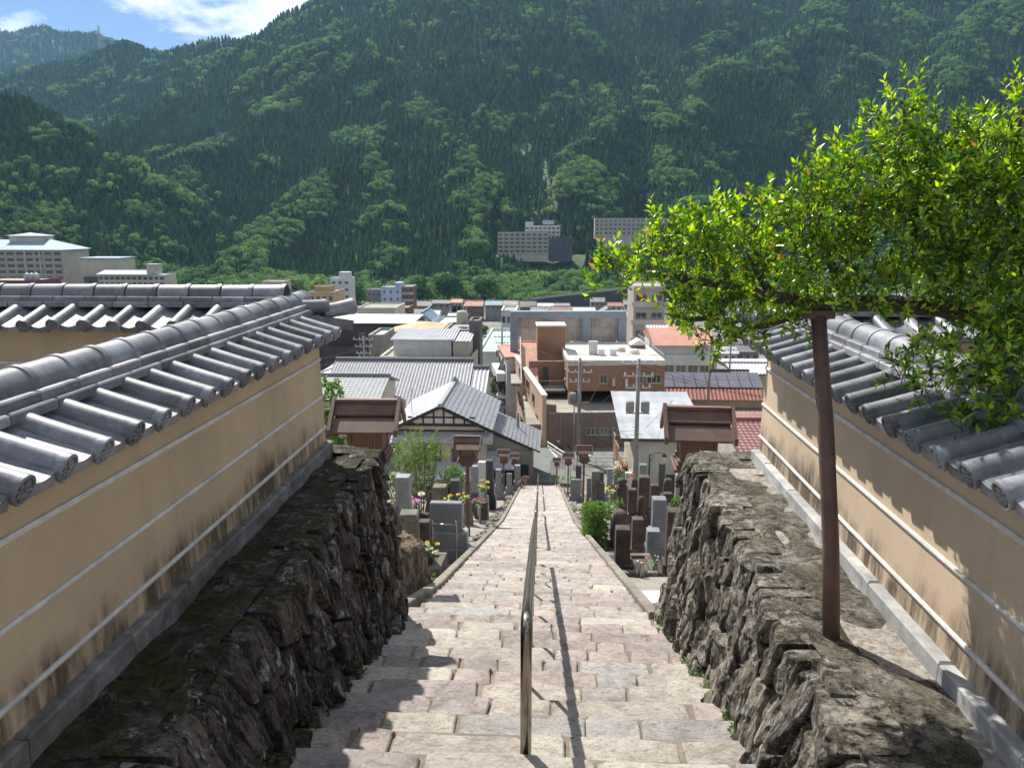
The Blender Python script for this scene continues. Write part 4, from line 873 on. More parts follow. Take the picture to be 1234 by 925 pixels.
G('squat brown stone behind the thick mossy gravestone', 503, 516, 621, 630, 0.2, 'stele', 'brown', inscribed=False)
G('wide grey granite grave slab behind the steel rail', 514, 556, 611, 646, 0.66, 'slab', 'granite')
G('pale grey square gravestone behind the wide granite slab', 520, 538, 587, 612, 0.36, 'stele', 'moss', 'granite')
G('narrow brown gravestone touching the pale grey square gravestone', 513, 520, 585, 610, 0.16, 'stele', 'brown')
G('polished black gravestone with yellow flowers on both sides', 542, 554, 579, 610, 0.24, 'stele', 'dark')
G('tilted dark slab on white kerb beyond the lantern post', 570, 587, 607, 628, 0.5, 'slab', 'brown', 'pale', rz=-28)
G('grey gravestone with yellow chrysanthemums just beyond the lantern post', 567, 576, 562, 594, 0.3, 'stele', 'granite', 'dark')
G('pale capped gravestone between two taller grey ones', 576, 585, 557, 584, 0.32, 'stele', 'pale', 'granite')
G('tall dark gravestone on a stepped black pedestal', 584, 594, 555, 581, 0.36, 'stele', 'dark')
G('small grey gravestone partly hidden by the lantern post', 556, 563, 571, 600, 0.22, 'stele', 'granite')
G('low grey gravestone behind the weathered lantern', 597, 604, 566, 585, 0.3, 'stele', 'granite')
G('tall grey gravestone before the pink flowering bush', 620, 627, 561, 580, 0.35, 'stele', 'granite')
G('low pale gravestone between the two far lanterns', 610, 617, 571, 588, 0.32, 'slab', 'granite')
G('small dark gravestone under the eaves of the grey house', 600, 606, 573, 592, 0.26, 'stele', 'dark')
G('mossy stone by the shrubs behind the black gravestone', 560, 567, 580, 606, 0.2, 'stele', 'moss')
G('grey tomb block below the lilies, beside the dark wall end', 458, 474, 632, 655, 0.3, 'slab', 'granite')
# the other side of the stairs
G('dark brown gravestone beside the stair kerb below the hedge', 742, 761, 638, 679, 0.28, 'stele', 'brown')
G('brown gravestone with pale worn crown behind the kerbside gravestone', 762, 777, 626, 661, 0.25, 'stele', 'brown')
G('bright grey granite gravestone with carved column in front of the black one', 780, 796, 641, 682, 0.25, 'stele', 'granite')
G('largest dark gravestone on stepped plinth beside the sunlit stone wall', 805, 827, 617, 680, 0.32, 'stele', 'brown', rz=-4)
G('narrow black gravestone touching the largest dark gravestone', 798, 810, 612, 648, 0.22, 'stele', 'dark')
G('light grey granite gravestone in the middle of the brown stones', 787, 804, 602, 640, 0.29, 'stele', 'granite')
G('small round topped old gravestone before the tall brown pillar', 769, 779, 599, 624, 0.22, 'round', 'brown')
G('round column gravestone crowned with a knob beside the hedge', 743, 758, 578, 622, 0.36, 'ball', 'brown')
G('tall brown pillar gravestone among crowded stones', 770, 784, 575, 620, 0.36, 'stele', 'brown')
G('brown rounded stone leaning against the tall brown pillar', 761, 770, 577, 606, 0.28, 'rock', 'brown')
G('low brown gravestone right behind the light granite one', 784, 795, 585, 610, 0.33, 'stele', 'brown')
G('old brown gravestone below the street lantern', 800, 812, 578, 598, 0.38, 'rock', 'brown')
G('squat brown gravestone before the old one under the street lantern', 800, 811, 595, 614, 0.3, 'stele', 'brown')
G('pale grey gravestone against the cream shed wall', 815, 826, 573, 606, 0.42, 'stele', 'granite')
G('dark rough gravestone by the brown lantern post', 819, 829, 584, 616, 0.32, 'rock', 'brown')
G('slim dark gravestone hugging the brown lantern post', 823, 829, 592, 622, 0.17, 'stele', 'brown')
G('broad rough brown stone next to the clipped hedge', 737, 758, 624, 666, 0.42, 'rock', 'brown')
G('tall mossy grave pillar beside the lantern above the hedge', 713, 723, 568, 603, 0.36, 'stele', 'moss')
G('blue grey slab gravestone below the smaller lantern', 688, 700, 579, 598, 0.5, 'slab', 'granite')
G('upright grey gravestone near the coral flowers', 732, 739, 565, 588, 0.3, 'stele', 'granite')
G('wide grey gravestone under the coral flowers', 740, 753, 568, 584, 0.56, 'slab', 'granite')
G('thin dark gravestone right of the mossy pillar', 722, 728, 569, 592, 0.26, 'stele', 'dark')
G('short dark gravestone behind the yellow bouquet', 722, 729, 582, 600, 0.25, 'stele', 'dark')
G('narrow grey gravestone left of the mossy pillar', 707, 713, 576, 600, 0.22, 'stele', 'granite')
G('dark gravestone with a white cap behind the brown lantern', 694, 701, 562, 580, 0.34, 'stele', 'dark', 'pale')
G('pale gravestone behind the knobbed column', 754, 762, 570, 590, 0.34, 'stele', 'pale')
G('grey capped gravestone beneath the utility pole', 771, 780, 560, 580, 0.42, 'stele', 'granite')
G('small dark post gravestone before the cream shed', 795, 802, 559, 584, 0.34, 'stele', 'dark')
G('brown gravestone on the low plinth nearest the granite one', 757, 768, 590, 618, 0.28, 'stele', 'brown')

# plots, stump, vases
def plot(label, px, py, w, l, mat, fill, rz, h=0.16):
    P = onground(px, py, -0.3); o = thing('grave_plot', label, 'grave plot', (P.x, P.y, ground_z(P.x, P.y)-0.1), R(rz)); s = 0.12
    for a in ((-w/2, w/2, -l/2, -l/2+s), (-w/2, w/2, l/2-s, l/2)): mb = MB(); mb.bbox(a[0], a[1], a[2], a[3], -0.3, h+0.35, 0.01); mb.obj('kerb_bar', mat, o)
    for a in ((-w/2, -w/2+s), (w/2-s, w/2)): mb = MB(); mb.bbox(a[0], a[1], -l/2+s+0.002, l/2-s-0.002, -0.3, h+0.345, 0.01); mb.obj('kerb_bar', mat, o)
    mb = MB(); rg = random.Random(int(px))
    for _ in range(900):
        x, y = rg.uniform(-w/2+s, w/2-s), rg.uniform(-l/2+s, l/2-s); r = rg.uniform(0.012, 0.026); z = h+0.28
        mb.add([(x+r, y, z), (x, y+r, z), (x-r, y, z), (x, y-r, z), (x, y, z+r), (x, y, z-r)], [(0, 1, 4), (1, 2, 4), (2, 3, 4), (3, 0, 4), (1, 0, 5), (2, 1, 5), (3, 2, 5), (0, 3, 5)])
    mb.box(-w/2+s, w/2-s, -l/2+s, l/2-s, -0.3, h+0.275); tag(mb.obj('gravel', fill, o), kind='stuff')
DGRAV = pm('dark_gravel', (0.16, 0.155, 0.15), (0.06, 0.06, 0.06), 30, 0.9, 0.4, 60); LGRAV = pm('light_gravel', (0.42, 0.38, 0.31), (0.25, 0.22, 0.18), 30, 0.9, 0.4, 60)
plot('granite edged plot of dark gravel beside the thick mossy gravestone', 538, 668, 0.62, 1.0, GR['pale'], DGRAV, -3)
plot('gravel plot with old stone kerb below the granite edged plot', 517, 690, 0.55, 0.75, GR['moss'], LGRAV, -3, 0.05)
plot('pale gravel plot under the kerbside gravestones', 762, 690, 0.8, 0.9, GR['moss'], LGRAV, 3, 0.0)
def flat_slab(label, px, py, w, l, rz):
    P = onground(px, py, -0.25); o = MB(); o.bbox(-w/2, w/2, -l/2, l/2, -0.2, 0.05, 0.012); q = o.obj('granite_slab', GR['pale'], None, (P.x, P.y, ground_z(P.x, P.y)+0.06), R(rz)); tag(q, label, 'slab')
flat_slab('white granite slab lying flat at the foot of the sunlit stone wall', 790, 722, 0.5, 0.42, 4)
P = atY(486, 690, 9.6); mb = MB(); k = 22; lev = [(0.75, -0.25), (0.50, 0.05), (0.40, 0.3), (0.345, 0.6), (0.32, 0.84), (0.27, 0.90), (0.1, 0.89)]; rg = random.Random(4); fl = [rg.uniform(0.82, 1.22) for _ in range(k)]
for s, z in lev:
    for j in range(k): a = 2*math.pi*j/k; mb.v.append((s*fl[j]*math.cos(a), s*fl[j]*math.sin(a), z+rg.uniform(-.04, .04)))
for r in range(len(lev)-1):
    for j in range(k): mb.f.append((r*k+j, r*k+(j+1) % k, r*k+k+(j+1) % k, r*k+k+j)); mb.m.append(0)
mb.f.append(tuple((len(lev)-1)*k+j for j in range(k))); mb.m.append(0)
STUMP = m_rock('old_stump_wood', (0.27, 0.215, 0.16), (0.10, 0.075, 0.055), 0.2, 0.3, (2.5, 2.5, 0.3))
stp = thing('tree_stump', 'broad grey weathered tree stump at the end of the dark stone wall', 'stump', (P.x, P.y, ground_z(P.x, P.y))); mb.obj('stump_wood', STUMP, stp, smooth=True)
for a, l in ((0.2, 0.9), (-0.7, 1.0), (-1.4, 0.7)):
    m2 = MB(); m2.tube([(0.3*math.cos(a), 0.3*math.sin(a), 0.1), (0.6*l*math.cos(a), 0.6*l*math.sin(a), 0.02), (l*math.cos(a+0.2), l*math.sin(a+0.2), 0.04+0.3*l*max(0,-math.sin(a))*0.6)], [0.09, 0.05, 0.02], 8); m2.obj('root', STUMP, stp, smooth=True)
# steel rail of the granite plot
P = atY(547, 645, 14.6); o = thing('plot_rail', 'short steel rail before the wide granite grave slab', 'rail', (P.x, P.y, ground_z(P.x, P.y)-0.05)); zt = atY(547, 632, 14.6).z-o.location.z
mb = MB(); mb.tube([(-0.42, 0, zt), (0.05, 0, zt)], 0.016, 8); mb.obj('bar', STEEL, o, smooth=True); mb = MB(); mb.tube([(0.05, 0, -0.1), (0.05, 0, zt+0.08)], 0.02, 8); mb.obj('post', STEEL, o, smooth=True); mb = MB(); mb.tube([(-0.42, 0, -0.1), (-0.42, 0, zt+0.08)], 0.02, 8); mb.obj('post', STEEL, o, smooth=True)
# flowers in vases
STEM = m_leaf('flower_stem_leaf', (0.12, 0.22, 0.04), (0.06, 0.13, 0.025), 0.3, 0.5); VASE = pm('steel_vase', (0.45, 0.45, 0.46), (0.3, 0.3, 0.31), 6, 0.35, 0.05, 30, metal=0.7)
def bouquet(label, px, py, Y, col, sz=1.0, n=9, vase=True):
    P = atY(px, py, Y); zg = ground_z(P.x, Y); o = thing('flower_bouquet', label, 'flowers', (P.x, Y, P.z-0.22*sz)); rg = np.random.RandomState(int(px)); hg = P.z-0.22*sz-zg
    if vase: mb = MB(); mb.lathe([(0.03*sz, -min(0.25, max(0.12, hg))), (0.035*sz, 0.0), (0.042*sz, 0.05*sz)], 10); mb.obj('vase', VASE, o, smooth=True)
    else: mb = MB(); mb.lathe([(0.02, -max(0.05, hg)-0.05), (0.02, 0.02)], 6); mb.obj('stalk', STEM, o)
    mb = MB(); heads = []
    for i in range(n):
        d = rg.normal(size=3)*[0.5, 0.5, 0.25]+[0, 0, 0.9]; d = d/np.linalg.norm(d)*(0.16+0.14*rg.rand())*sz; heads.append(d); mb.tube([(0, 0, 0), tuple(d)], 0.004, 4)
        for _ in range(5):
            q = d*rg.uniform(0.3, 0.9); e = rg.normal(size=3); e = e/np.linalg.norm(e)*0.08*sz; f = np.cross(e, [0, 0, 1])*0.3; mb.add([tuple(q), tuple(q+e*0.5+f), tuple(q+e), tuple(q+e*0.5-f)], [(0, 1, 2, 3)])
    mb.obj('stems', STEM, o)
    pmts = [m_leaf('petal_%d_%d_%d' % tuple(int(c*100) for c in q), q, tuple(c*0.75 for c in q), 0.3, 0.6) for q in col]
    for i, d in enumerate(heads):
        mb = MB(); k = 8; r = 0.035*sz*rg.uniform(0.8, 1.4)
        for ring in range(2):
            for j in range(k):
                a = 2*math.pi*(j+0.5*ring)/k; rr = r*(1-0.35*ring); c, s = math.cos(a), math.sin(a); w = 0.4*rr; mb.add([(0, 0, 0.01*ring), (rr*0.7*c-w*s, rr*0.7*s+w*c, 0.015+0.012*ring), (rr*c, rr*s, 0.012+0.02*ring), (rr*0.7*c+w*s, rr*0.7*s-w*c, 0.015+0.012*ring)], [(0, 1, 2, 3)])
        mb.lathe([(r*0.3, 0), (r*0.22, 0.02*sz), (0.001, 0.026*sz)], 7)
        b = mb.obj('blossom', pmts[i % len(pmts)], o, tuple(d)); b.rotation_euler = (rg.uniform(-.5, .7), rg.uniform(-.5, .5), 0)
PINK, YEL, WHT, RED, COR = (0.62, 0.22, 0.42), (0.82, 0.66, 0.10), (0.7, 0.68, 0.6), (0.62, 0.06, 0.16), (0.62, 0.16, 0.12)
bouquet('large pink and lilac lilies right of the tall granite gravestone', 502, 603, 14.9, [PINK, (0.5, 0.3, 0.55), WHT], 1.7, 14)
bouquet('pink lilies left of the tall granite gravestone', 468, 600, 14.9, [PINK, WHT], 1.6, 10)
bouquet('white and yellow bouquet before the lichen covered pillar', 510, 655, 12.2, [WHT, YEL], 1.1, 9)
bouquet('yellow flowers right of the black gravestone', 557, 598, 18.5, [YEL], 1.1, 6)
bouquet('yellow flowers left of the black gravestone', 540, 600, 18.5, [YEL], 1.1, 6)
bouquet('yellow chrysanthemums by the grey stone beyond the lantern post', 581, 583, 29, [YEL], 1.8, 8)
bouquet('red pink flowers on the tilted dark slab', 577, 603, 26, [RED, PINK], 1.4, 8)
bouquet('yellow bouquet among graves above the hedge', 735, 588, 30, [YEL], 1.8, 8)
bouquet('coral flowers above the wide grey gravestone', 748, 563, 37, [COR, WHT], 3.2, 12)
bouquet('white flowers at the left edge of the thick mossy gravestone', 478, 656, 12.0, [WHT], 0.9, 5)
bouquet('white and pale flowers in front of the bright granite gravestone', 788, 673, 14.0, [WHT, COR], 0.7, 5)
def vase(label, px, py, Y, h=0.16, r=0.04, m=VASE):
    P = atY(px, py, Y); z = ground_z(P.x, Y); mb = MB(); hh = max(h, P.z-z); mb.lathe([(r*0.9, 0), (r, hh*0.6), (r*0.85, hh*0.95), (r*0.7, hh)], 12); tag(mb.obj('stone_vase', m, None, (P.x, Y, z-0.02), smooth=True), label, 'vase')
for lab, px, py, Y in [('thin steel pipe post beside the stump', 489, 663, 11.2), ('pale vase below the yellow chrysanthemums', 578, 588, 28), ('pale vase nearest the stepped black pedestal', 588, 596, 28.5), ('white vase in front of the bright granite gravestone', 774, 676, 13.6), ('second white vase beside the kerbside gravestone plinth', 769, 674, 13.7)]:
    vase(lab, px, py, Y)

# loose rubble edging the lower stairs
RUB = m_rock('rubble', (0.42, 0.38, 0.33), (0.16, 0.14, 0.12), 0.4, 0.2, (1, 1, 1))
for sd, a, b in ((1, 20, 50), (-1, 17, 48)):
    rg = random.Random(9+sd); mb = MB(); n = 10
    for i in range(230):
        y = rg.uniform(a, b); x = xc(y)+sd*rg.uniform(1.36, 1.85); r = rg.uniform(0.05, 0.15); z = ground_z(x, y)+0.02; c = rg.uniform(0.7, 1.3)
        ring = []
        for lv, (s, h) in enumerate([(1, -0.5), (1.0, 0.3), (0.6, 0.8)]):
            for j in range(6): q = 2*math.pi*j/6; k = rg.uniform(0.75, 1.2); ring.append((x+r*s*k*math.cos(q)*c, y+r*s*k*math.sin(q), z+r*h*rg.uniform(0.8, 1.2)))
        mb.add(ring, [(l*6+j, l*6+(j+1) % 6, l*6+6+(j+1) % 6, l*6+6+j) for l in range(2) for j in range(6)]+[tuple(12+j for j in range(6))])
    tag(mb.obj('rubble_edging', RUB), 'loose pale rubble stones heaped along the stair kerb', kind='stuff')

# ================================================================== shrubs and single trees
def bush(name, label, blobs, mat, per=900, LL=(0.03, 0.06), wr=0.3, ground=None, cat='shrub', seed=1, stems=8, group=None, upb=0.5, tl=(0.05, 0.14), leaves=(7, 11)):
    rsb = np.random.RandomState(seed); c0 = np.mean([b[0] for b in blobs], 0); zg = ground if ground is not None else ground_z(c0[0], c0[1])-0.1
    o = thing(name, label, cat, (c0[0], c0[1], zg), 0, group); O = np.array(o.location)
    B, D, U, LN, WD, TW = twigs(rsb, blobs, per, leaves, LL, wr, upb, tl); V, F, _ = leaf_arrays(B-O, D, U, LN, WD)
    tag(inst('foliage', np_mesh('foliage', V, F, mat), o), kind='stuff')
    mb = MB()
    for i in range(stems):
        t = TW[rsb.randint(len(TW))][0]-O; mb.tube([(t[0]*0.15, t[1]*0.15, -0.1), (t[0]*0.4, t[1]*0.4, t[2]*0.5), tuple(t)], [0.03, 0.02, 0.008], 5)
    mb.obj('stems', BARK, o); return o
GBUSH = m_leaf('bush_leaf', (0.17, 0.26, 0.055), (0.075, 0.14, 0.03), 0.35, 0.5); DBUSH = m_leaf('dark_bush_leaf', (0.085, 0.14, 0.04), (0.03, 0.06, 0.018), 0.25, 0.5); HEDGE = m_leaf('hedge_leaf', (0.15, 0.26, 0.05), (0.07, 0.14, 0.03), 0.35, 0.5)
def pb(px, py, rp, Y, sq=1.0): return (np.array(atY(px, py, Y)), rp/FPX*Y, sq)
bush('shrub', 'feathery pale green shrub between the tall granite grave and the timbered house', [pb(492, 548, 16, 22), pb(510, 545, 16, 22), pb(480, 565, 16, 22), pb(505, 568, 18, 22), pb(525, 555, 12, 22), pb(498, 530, 8, 22), pb(518, 530, 7, 22), pb(528, 540, 7, 22)], GBUSH, 520, (0.06, 0.11), 0.16, seed=2, upb=1.1, tl=(0.15, 0.4), leaves=(10, 14))
bush('shrub', 'dark leafy shrub beyond the corner of the shaded plaster wall', [pb(395, 480, 18, 15), pb(402, 505, 20, 15), pb(385, 510, 20, 15), pb(415, 525, 14, 15), pb(395, 465, 10, 15), pb(390, 540, 22, 15)], HEDGE, 700, (0.06, 0.1), 0.3, seed=3)
bush('shrub', 'low dark green shrubs behind the lilies', [pb(468, 590, 14, 18), pb(490, 590, 14, 19), pb(515, 582, 12, 20), pb(535, 582, 10, 21), pb(475, 610, 10, 17), pb(460, 575, 12, 18)], DBUSH, 600, (0.05, 0.09), 0.3, seed=4)
bush('shrub', 'small bright plant above the black gravestone', [pb(546, 571, 8, 22), pb(552, 574, 6, 22), pb(540, 575, 6, 22)], HEDGE, 1400, (0.05, 0.08), 0.3, seed=5)
hb = [(np.array((x, y, z)), 0.17, 1.0) for x in (1.15, 1.33, 1.5) for y in (16.5, 16.85, 17.2, 17.55) for z in (ground_z(1.3, y)+0.25, ground_z(1.3, y)+0.55, ground_z(1.3, y)+0.85, ground_z(1.3, y)+1.08)]
Pq = onground(716, 657, -0.2); hb = [(b[0]+np.array((Pq.x-1.28, Pq.y-16.45, S(Pq.y)-S(16.45))), b[1], 1.0) for b in hb]
bush('hedge', 'clipped boxy green hedge beside the stair kerb among brown graves', hb, HEDGE, 1500, (0.035, 0.055), 0.32, cat='hedge', seed=6, tl=(0.03, 0.09))
bush('shrub', 'little yellow green plant beside the hedge and knobbed column', [pb(743, 607, 6, 22), pb(737, 612, 6, 21)], HEDGE, 1500, (0.05, 0.07), 0.3, seed=7)
bush('shrub', 'small upright seedling beside the stair kerb near the stump', [pb(524, 704, 5, 10.2), pb(525, 716, 6, 10.1), pb(522, 696, 3, 10.2)], HEDGE, 5500, (0.025, 0.045), 0.3, seed=8, stems=4, tl=(0.03, 0.06))
bush('shrub', 'pink flowering bush at the lower end of the graves', [pb(629, 582, 5, 46), pb(633, 578, 4, 46)], m_leaf('pink_bush', (0.4, 0.16, 0.2), (0.1, 0.16, 0.05), 0.3, 0.6), 260, (0.1, 0.18), 0.3, seed=9)
bush('shrub', 'weedy green plants at the foot of the sunlit stone wall', [pb(786, 738, 7, 8.6), pb(796, 742, 7, 8.5), pb(806, 722, 6, 8.8), pb(790, 750, 5, 8.4)], HEDGE, 3200, (0.02, 0.04), 0.35, seed=10, stems=5, tl=(0.02, 0.05))
bush('shrub', 'green plant among the brown gravestones below the street lantern', [pb(816, 605, 5, 22), pb(812, 608, 4, 22)], HEDGE, 1200, (0.06, 0.09), 0.3, seed=11)
bush('shrub', 'round bush under the purple sign at the road bend', [pb(600, 463, 7, 88), pb(596, 470, 7, 88)], DBUSH, 60, (0.2, 0.35), 0.35, seed=12, tl=(0.2, 0.5))
bush('shrub', 'overgrown green plants beside the lower stairs and white board', [pb(690, 580, 5, 44), pb(676, 578, 4, 46), pb(696, 590, 4, 41)], HEDGE, 220, (0.1, 0.16), 0.3, seed=13)
bush('shrub', 'green plants along the base of the brown street wall', [pb(672, 541, 4, 65), pb(680, 542, 4, 65), pb(688, 543, 4, 65)], DBUSH, 90, (0.15, 0.25), 0.35, seed=14, tl=(0.1, 0.3))
for k, (sd, n) in enumerate(((-1, 26), (1, 18))):     # moss and weeds where wall meets stair
    bl = []
    for i in range(n): y = 3.2+4.2*i/n+random.uniform(-.1, .1); bl.append((np.array((xc(y)+sd*1.30, y, S(y)+0.03)), random.uniform(0.03, 0.075), 1.3))
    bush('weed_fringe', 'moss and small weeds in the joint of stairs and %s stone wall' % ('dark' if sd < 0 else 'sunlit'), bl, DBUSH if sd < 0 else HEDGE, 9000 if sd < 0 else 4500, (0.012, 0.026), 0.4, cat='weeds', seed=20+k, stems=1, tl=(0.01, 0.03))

def crown_tree(seed, mat, n, conifer=False):
    full = (conifer_mesh if conifer else broad_mesh)('t', seed, mat, BARK, n); return full
_tc = {}
def single_tree(label, px, pybase, Y, H, kind='broad', mat=None, group='single trees around the town', w=1.0):
    P = atY(px, pybase, Y); P.z = (float(mtn(P.x, Y)) if Y > 446 else ground_z(P.x, Y))-(0.05 if kind == 'con' else 0.2)*H; mat = mat or (FCON if kind == 'con' else FBRD); key = (kind, mat.name, int(px) % 3)
    if key not in _tc:
        me = (conifer_mesh if kind == 'con' else broad_mesh)('tmp', 50+len(_tc), mat, BARK, 1500 if kind == 'con' else 2200)
        V = [tuple(v.co) for v in me.vertices]; cr, tk = MB(), MB()
        for p in me.polygons: (cr if p.material_index == 0 else tk).add([V[i] for i in p.vertices], [tuple(range(len(p.vertices)))])
        _tc[key] = (cr.mesh('crown', mat), tk.mesh('trunk', BARK)); bpy.data.meshes.remove(me)
    o = thing('cedar_tree' if kind == 'con' else 'broadleaf_tree', label, 'tree', (P.x, Y, P.z), random.uniform(0, 6.28), group); o.scale = (H*w, H*w, H)
    inst('crown', _tc[key][0], o); inst('trunk', _tc[key][1], o)
YLB = m_forest('yellow_green_foliage', (0.24, 0.25, 0.05), (0.13, 0.17, 0.04), 0.3)
for a in [('tall dark cedar between the two hillside hotels', 716, 312, 560, 30, 'con', None), ('second dark cedar hugging the long hillside hotel', 708, 312, 566, 23, 'con', None), ('dark cedar behind the stepped hillside hotel roof', 692, 290, 640, 20, 'con', None),
          ('big round tree left of the stepped hillside hotel', 572, 318, 560, 24, 'broad', None), ('bushy tree below the stepped hillside hotel', 610, 326, 540, 17, 'broad', None), ('pale leafy tree on the slope above the small houses', 655, 335, 510, 15, 'broad', FBRL), ('leafy tree below the dark cedar', 690, 330, 520, 14, 'broad', FBRL),
          ('yellow green tree beside the tan building', 428, 392, 225, 9, 'broad', YLB), ('green tree next to the yellow green one', 446, 388, 225, 9, 'broad', None), ('green tree before the blue apartment house', 460, 378, 260, 8, 'broad', None), ('dark tree right of the white tower house', 430, 352, 420, 16, 'broad', None), ('pale tree left of the white tower house', 385, 345, 430, 18, 'broad', FBRL),
          ('dark cedar beside the big terraced hotel', 83, 330, 460, 22, 'con', None), ('dark cedar above the low cream hotel', 106, 318, 480, 21, 'con', None), ('pale broad tree above the blue roofed hotel wing', 150, 322, 480, 16, 'broad', FBRL), ('round tree beyond the small cream block', 235, 335, 470, 15, 'broad', None), ('pale round tree at the mountain foot by the river road', 285, 338, 480, 15, 'broad', FBRL),
          ('tall leafy tree above the river road', 350, 342, 470, 19, 'broad', FBRL), ('round tree above the brown apartment block', 505, 348, 430, 20, 'broad', None), ('wide tree above the small grey houses', 540, 352, 430, 22, 'broad', None), ('green tree above the pink roofed house', 585, 355, 430, 20, 'broad', None), ('tree beside the grey concrete tower', 815, 345, 420, 16, 'broad', None),
          ('roadside bush tree among the far houses', 690, 388, 300, 6, 'broad', None), ('small green tree on the river bank', 530, 388, 260, 6, 'broad', None), ('second small tree on the river bank', 556, 390, 262, 6, 'broad', None), ('third small tree on the river bank beside the gravel lot', 580, 388, 264, 5.5, 'broad', None), ('green tree behind the tin roofed row', 905, 447, 135, 4, 'broad', None)]:
    single_tree(*a)

# ================================================================== roads and lots
ASPH = pm('old_asphalt', (0.155, 0.17, 0.155), (0.10, 0.11, 0.105), 1.2, 0.92, 0.4, 30, 0.0, dirt=0.25); PAINT = pm('road_paint', (0.72, 0.72, 0.7), (0.5, 0.5, 0.48), 6, 0.8, 0.2, 40, 0.0)
def strip(name, pts, w, mat, dz, n=8, kind='structure', label=None):
    V, F = [], []; P = []
    for (a, b) in zip(pts[:-1], pts[1:]):
        for i in range(n): t = i/n; P.append((a[0]+t*(b[0]-a[0]), a[1]+t*(b[1]-a[1])))
    P.append(pts[-1][:2])
    for i, p in enumerate(P):
        q = P[min(i+1, len(P)-1)]; r = P[max(i-1, 0)]; d = Vector((q[0]-r[0], q[1]-r[1])).normalized(); nx, ny = -d.y, d.x; k = 6
        for j in range(k+1): s = -w/2+w*j/k; x, y = p[0]+nx*s, p[1]+ny*s; V.append((x, y, ground_z(x, max(y, 52.7))+dz))
    for i in range(len(P)-1):
        for j in range(6): F.append((i*7+j+1, i*7+j, (i+1)*7+j, (i+1)*7+j+1))
    o = MB().add(V, F).obj(name, mat); tag(o, label, kind=kind); return o
strip('road', [(-0.6, 52.8), (-0.8, 58), (-1.8, 64), (-4.6, 80), (-8.2, 100), (-10, 125)], 4.0, ASPH, 0.05, label='grey green village road bending away between the houses')
strip('parking_lot', [(1.6, 61.6), (14, 61.6)], 7.4, ASPH, 0.035, 6, label='asphalt parking lot before the brown street wall')
mk = strip('road_marking', [(0.9, 58.5), (-0.4, 66), (-2.9, 80)], 0.14, PAINT, 0.058, label='white edge line painted along the road')
for px in (705.5, 709.5, 740, 744.5):
    a, b = atZ(px, 549, -18.3), atZ(px, 543, -18.3); q = MB(); q.add([(a.x-.09, a.y, 0), (a.x+.09, a.y, 0), (b.x+.09, b.y, 0), (b.x-.09, b.y, 0)], [(0, 1, 2, 3)]); q.v = [(x, y, ground_z(x, y)+0.045) for x, y, z in q.v]; tag(q.obj('parking_line', PAINT), 'white parking bay line on the asphalt', kind='structure')
strip('gravel_lot', [(-21, 165), (-24, 240)], 26, pm('pale_gravel_lot', (0.55, 0.5, 0.42), (0.4, 0.37, 0.31), 0.5, 0.95, 0.3, 4), 0.25, 8, label='pale gravel lot beside the river')

# ================================================================== buildings
def corrugated(w, l, pitch, amp, mat, name='roof', thick=0.06, rows=1):
    """sheet in local x (w) and y (l, going up the slope), ribs running up the slope, each tile row lapping the one below"""
    n = max(4, int(w/pitch)*4); V, F = [], []; m = n+1
    for r in range(rows):
        k = len(V)
        for y, dz in ((l*r/rows, 0.035 if rows > 1 else 0), (l*(r+1)/rows, 0)):
            for i in range(m): V.append((w*i/n, y, amp*math.cos(2*math.pi*i/4)+dz))
        for i in range(n): F.append((k+i, k+i+1, k+m+i+1, k+m+i))
        if r:
            for i in range(n): F.append((k-m+i, k-m+i+1, k+i+1, k+i))
    k = len(V)
    for y in (0, l):
        for i in range(m): V.append((w*i/n, y, amp*math.cos(2*math.pi*i/4)-thick))
    for i in range(n): F += [(k+i, k+m+i, k+m+i+1, k+i+1), (i, k+i, k+i+1, i+1), (k-m+i, k-m+i+1, k+m+i+1, k+m+i)]
    return MB().add(V, F).mesh(name, mat)
_wm = {}
def win_mesh(w, h, fm, sashes=2):
    key = (round(w, 2), round(h, 2), fm.name, sashes)
    if key not in _wm:
        f = 0.05*max(1, min(w, h)/0.9); mb = MB(); mb.box(-w/2, w/2, -0.05, 0.02, 0, f); mb.box(-w/2, w/2, -0.05, 0.02, h-f, h); mb.box(-w/2, -w/2+f, -0.049, 0.02, f, h-f); mb.box(w/2-f, w/2, -0.049, 0.02, f, h-f)
        for i in range(1, sashes): x = -w/2+w*i/sashes; mb.box(x-f/2, x+f/2, -0.047, 0.02, f, h-f)
        mb.box(-w/2-0.04, w/2+0.04, -0.11, 0.0, -0.05, -0.004)
        p = MB(); p.box(-w/2+f*0.6, w/2-f*0.6, -0.022, 0.015, f*0.6, h-f*0.6); _wm[key] = (mb.mesh('window', fm), p.mesh('pane', GLASS))
    return _wm[key]
FRAME = pm('window_frame', (0.42, 0.42, 0.4), (0.3, 0.3, 0.29), 5, 0.5, 0.1, 30); FRAMEB = pm('bronze_window_frame', (0.10, 0.085, 0.07), (0.06, 0.05, 0.045), 5, 0.5, 0.1, 30)
def window(root, x, y, z, w, h, face='front', fm=None, sashes=2, sub=True):
    me, pn = win_mesh(w, h, fm or FRAME, sashes); a = {'front': 0, 'right': math.pi/2, 'back': math.pi, 'left': -math.pi/2}[face]; o = inst('window', me, root, (x, y, z), (0, 0, a)); inst('pane', pn, o); return o
def solid(root, name, x0, x1, y0, y1, z0, z1, mat): mb = MB(); mb.box(x0, x1, y0, y1, z0, z1); return mb.obj(name, mat, root)
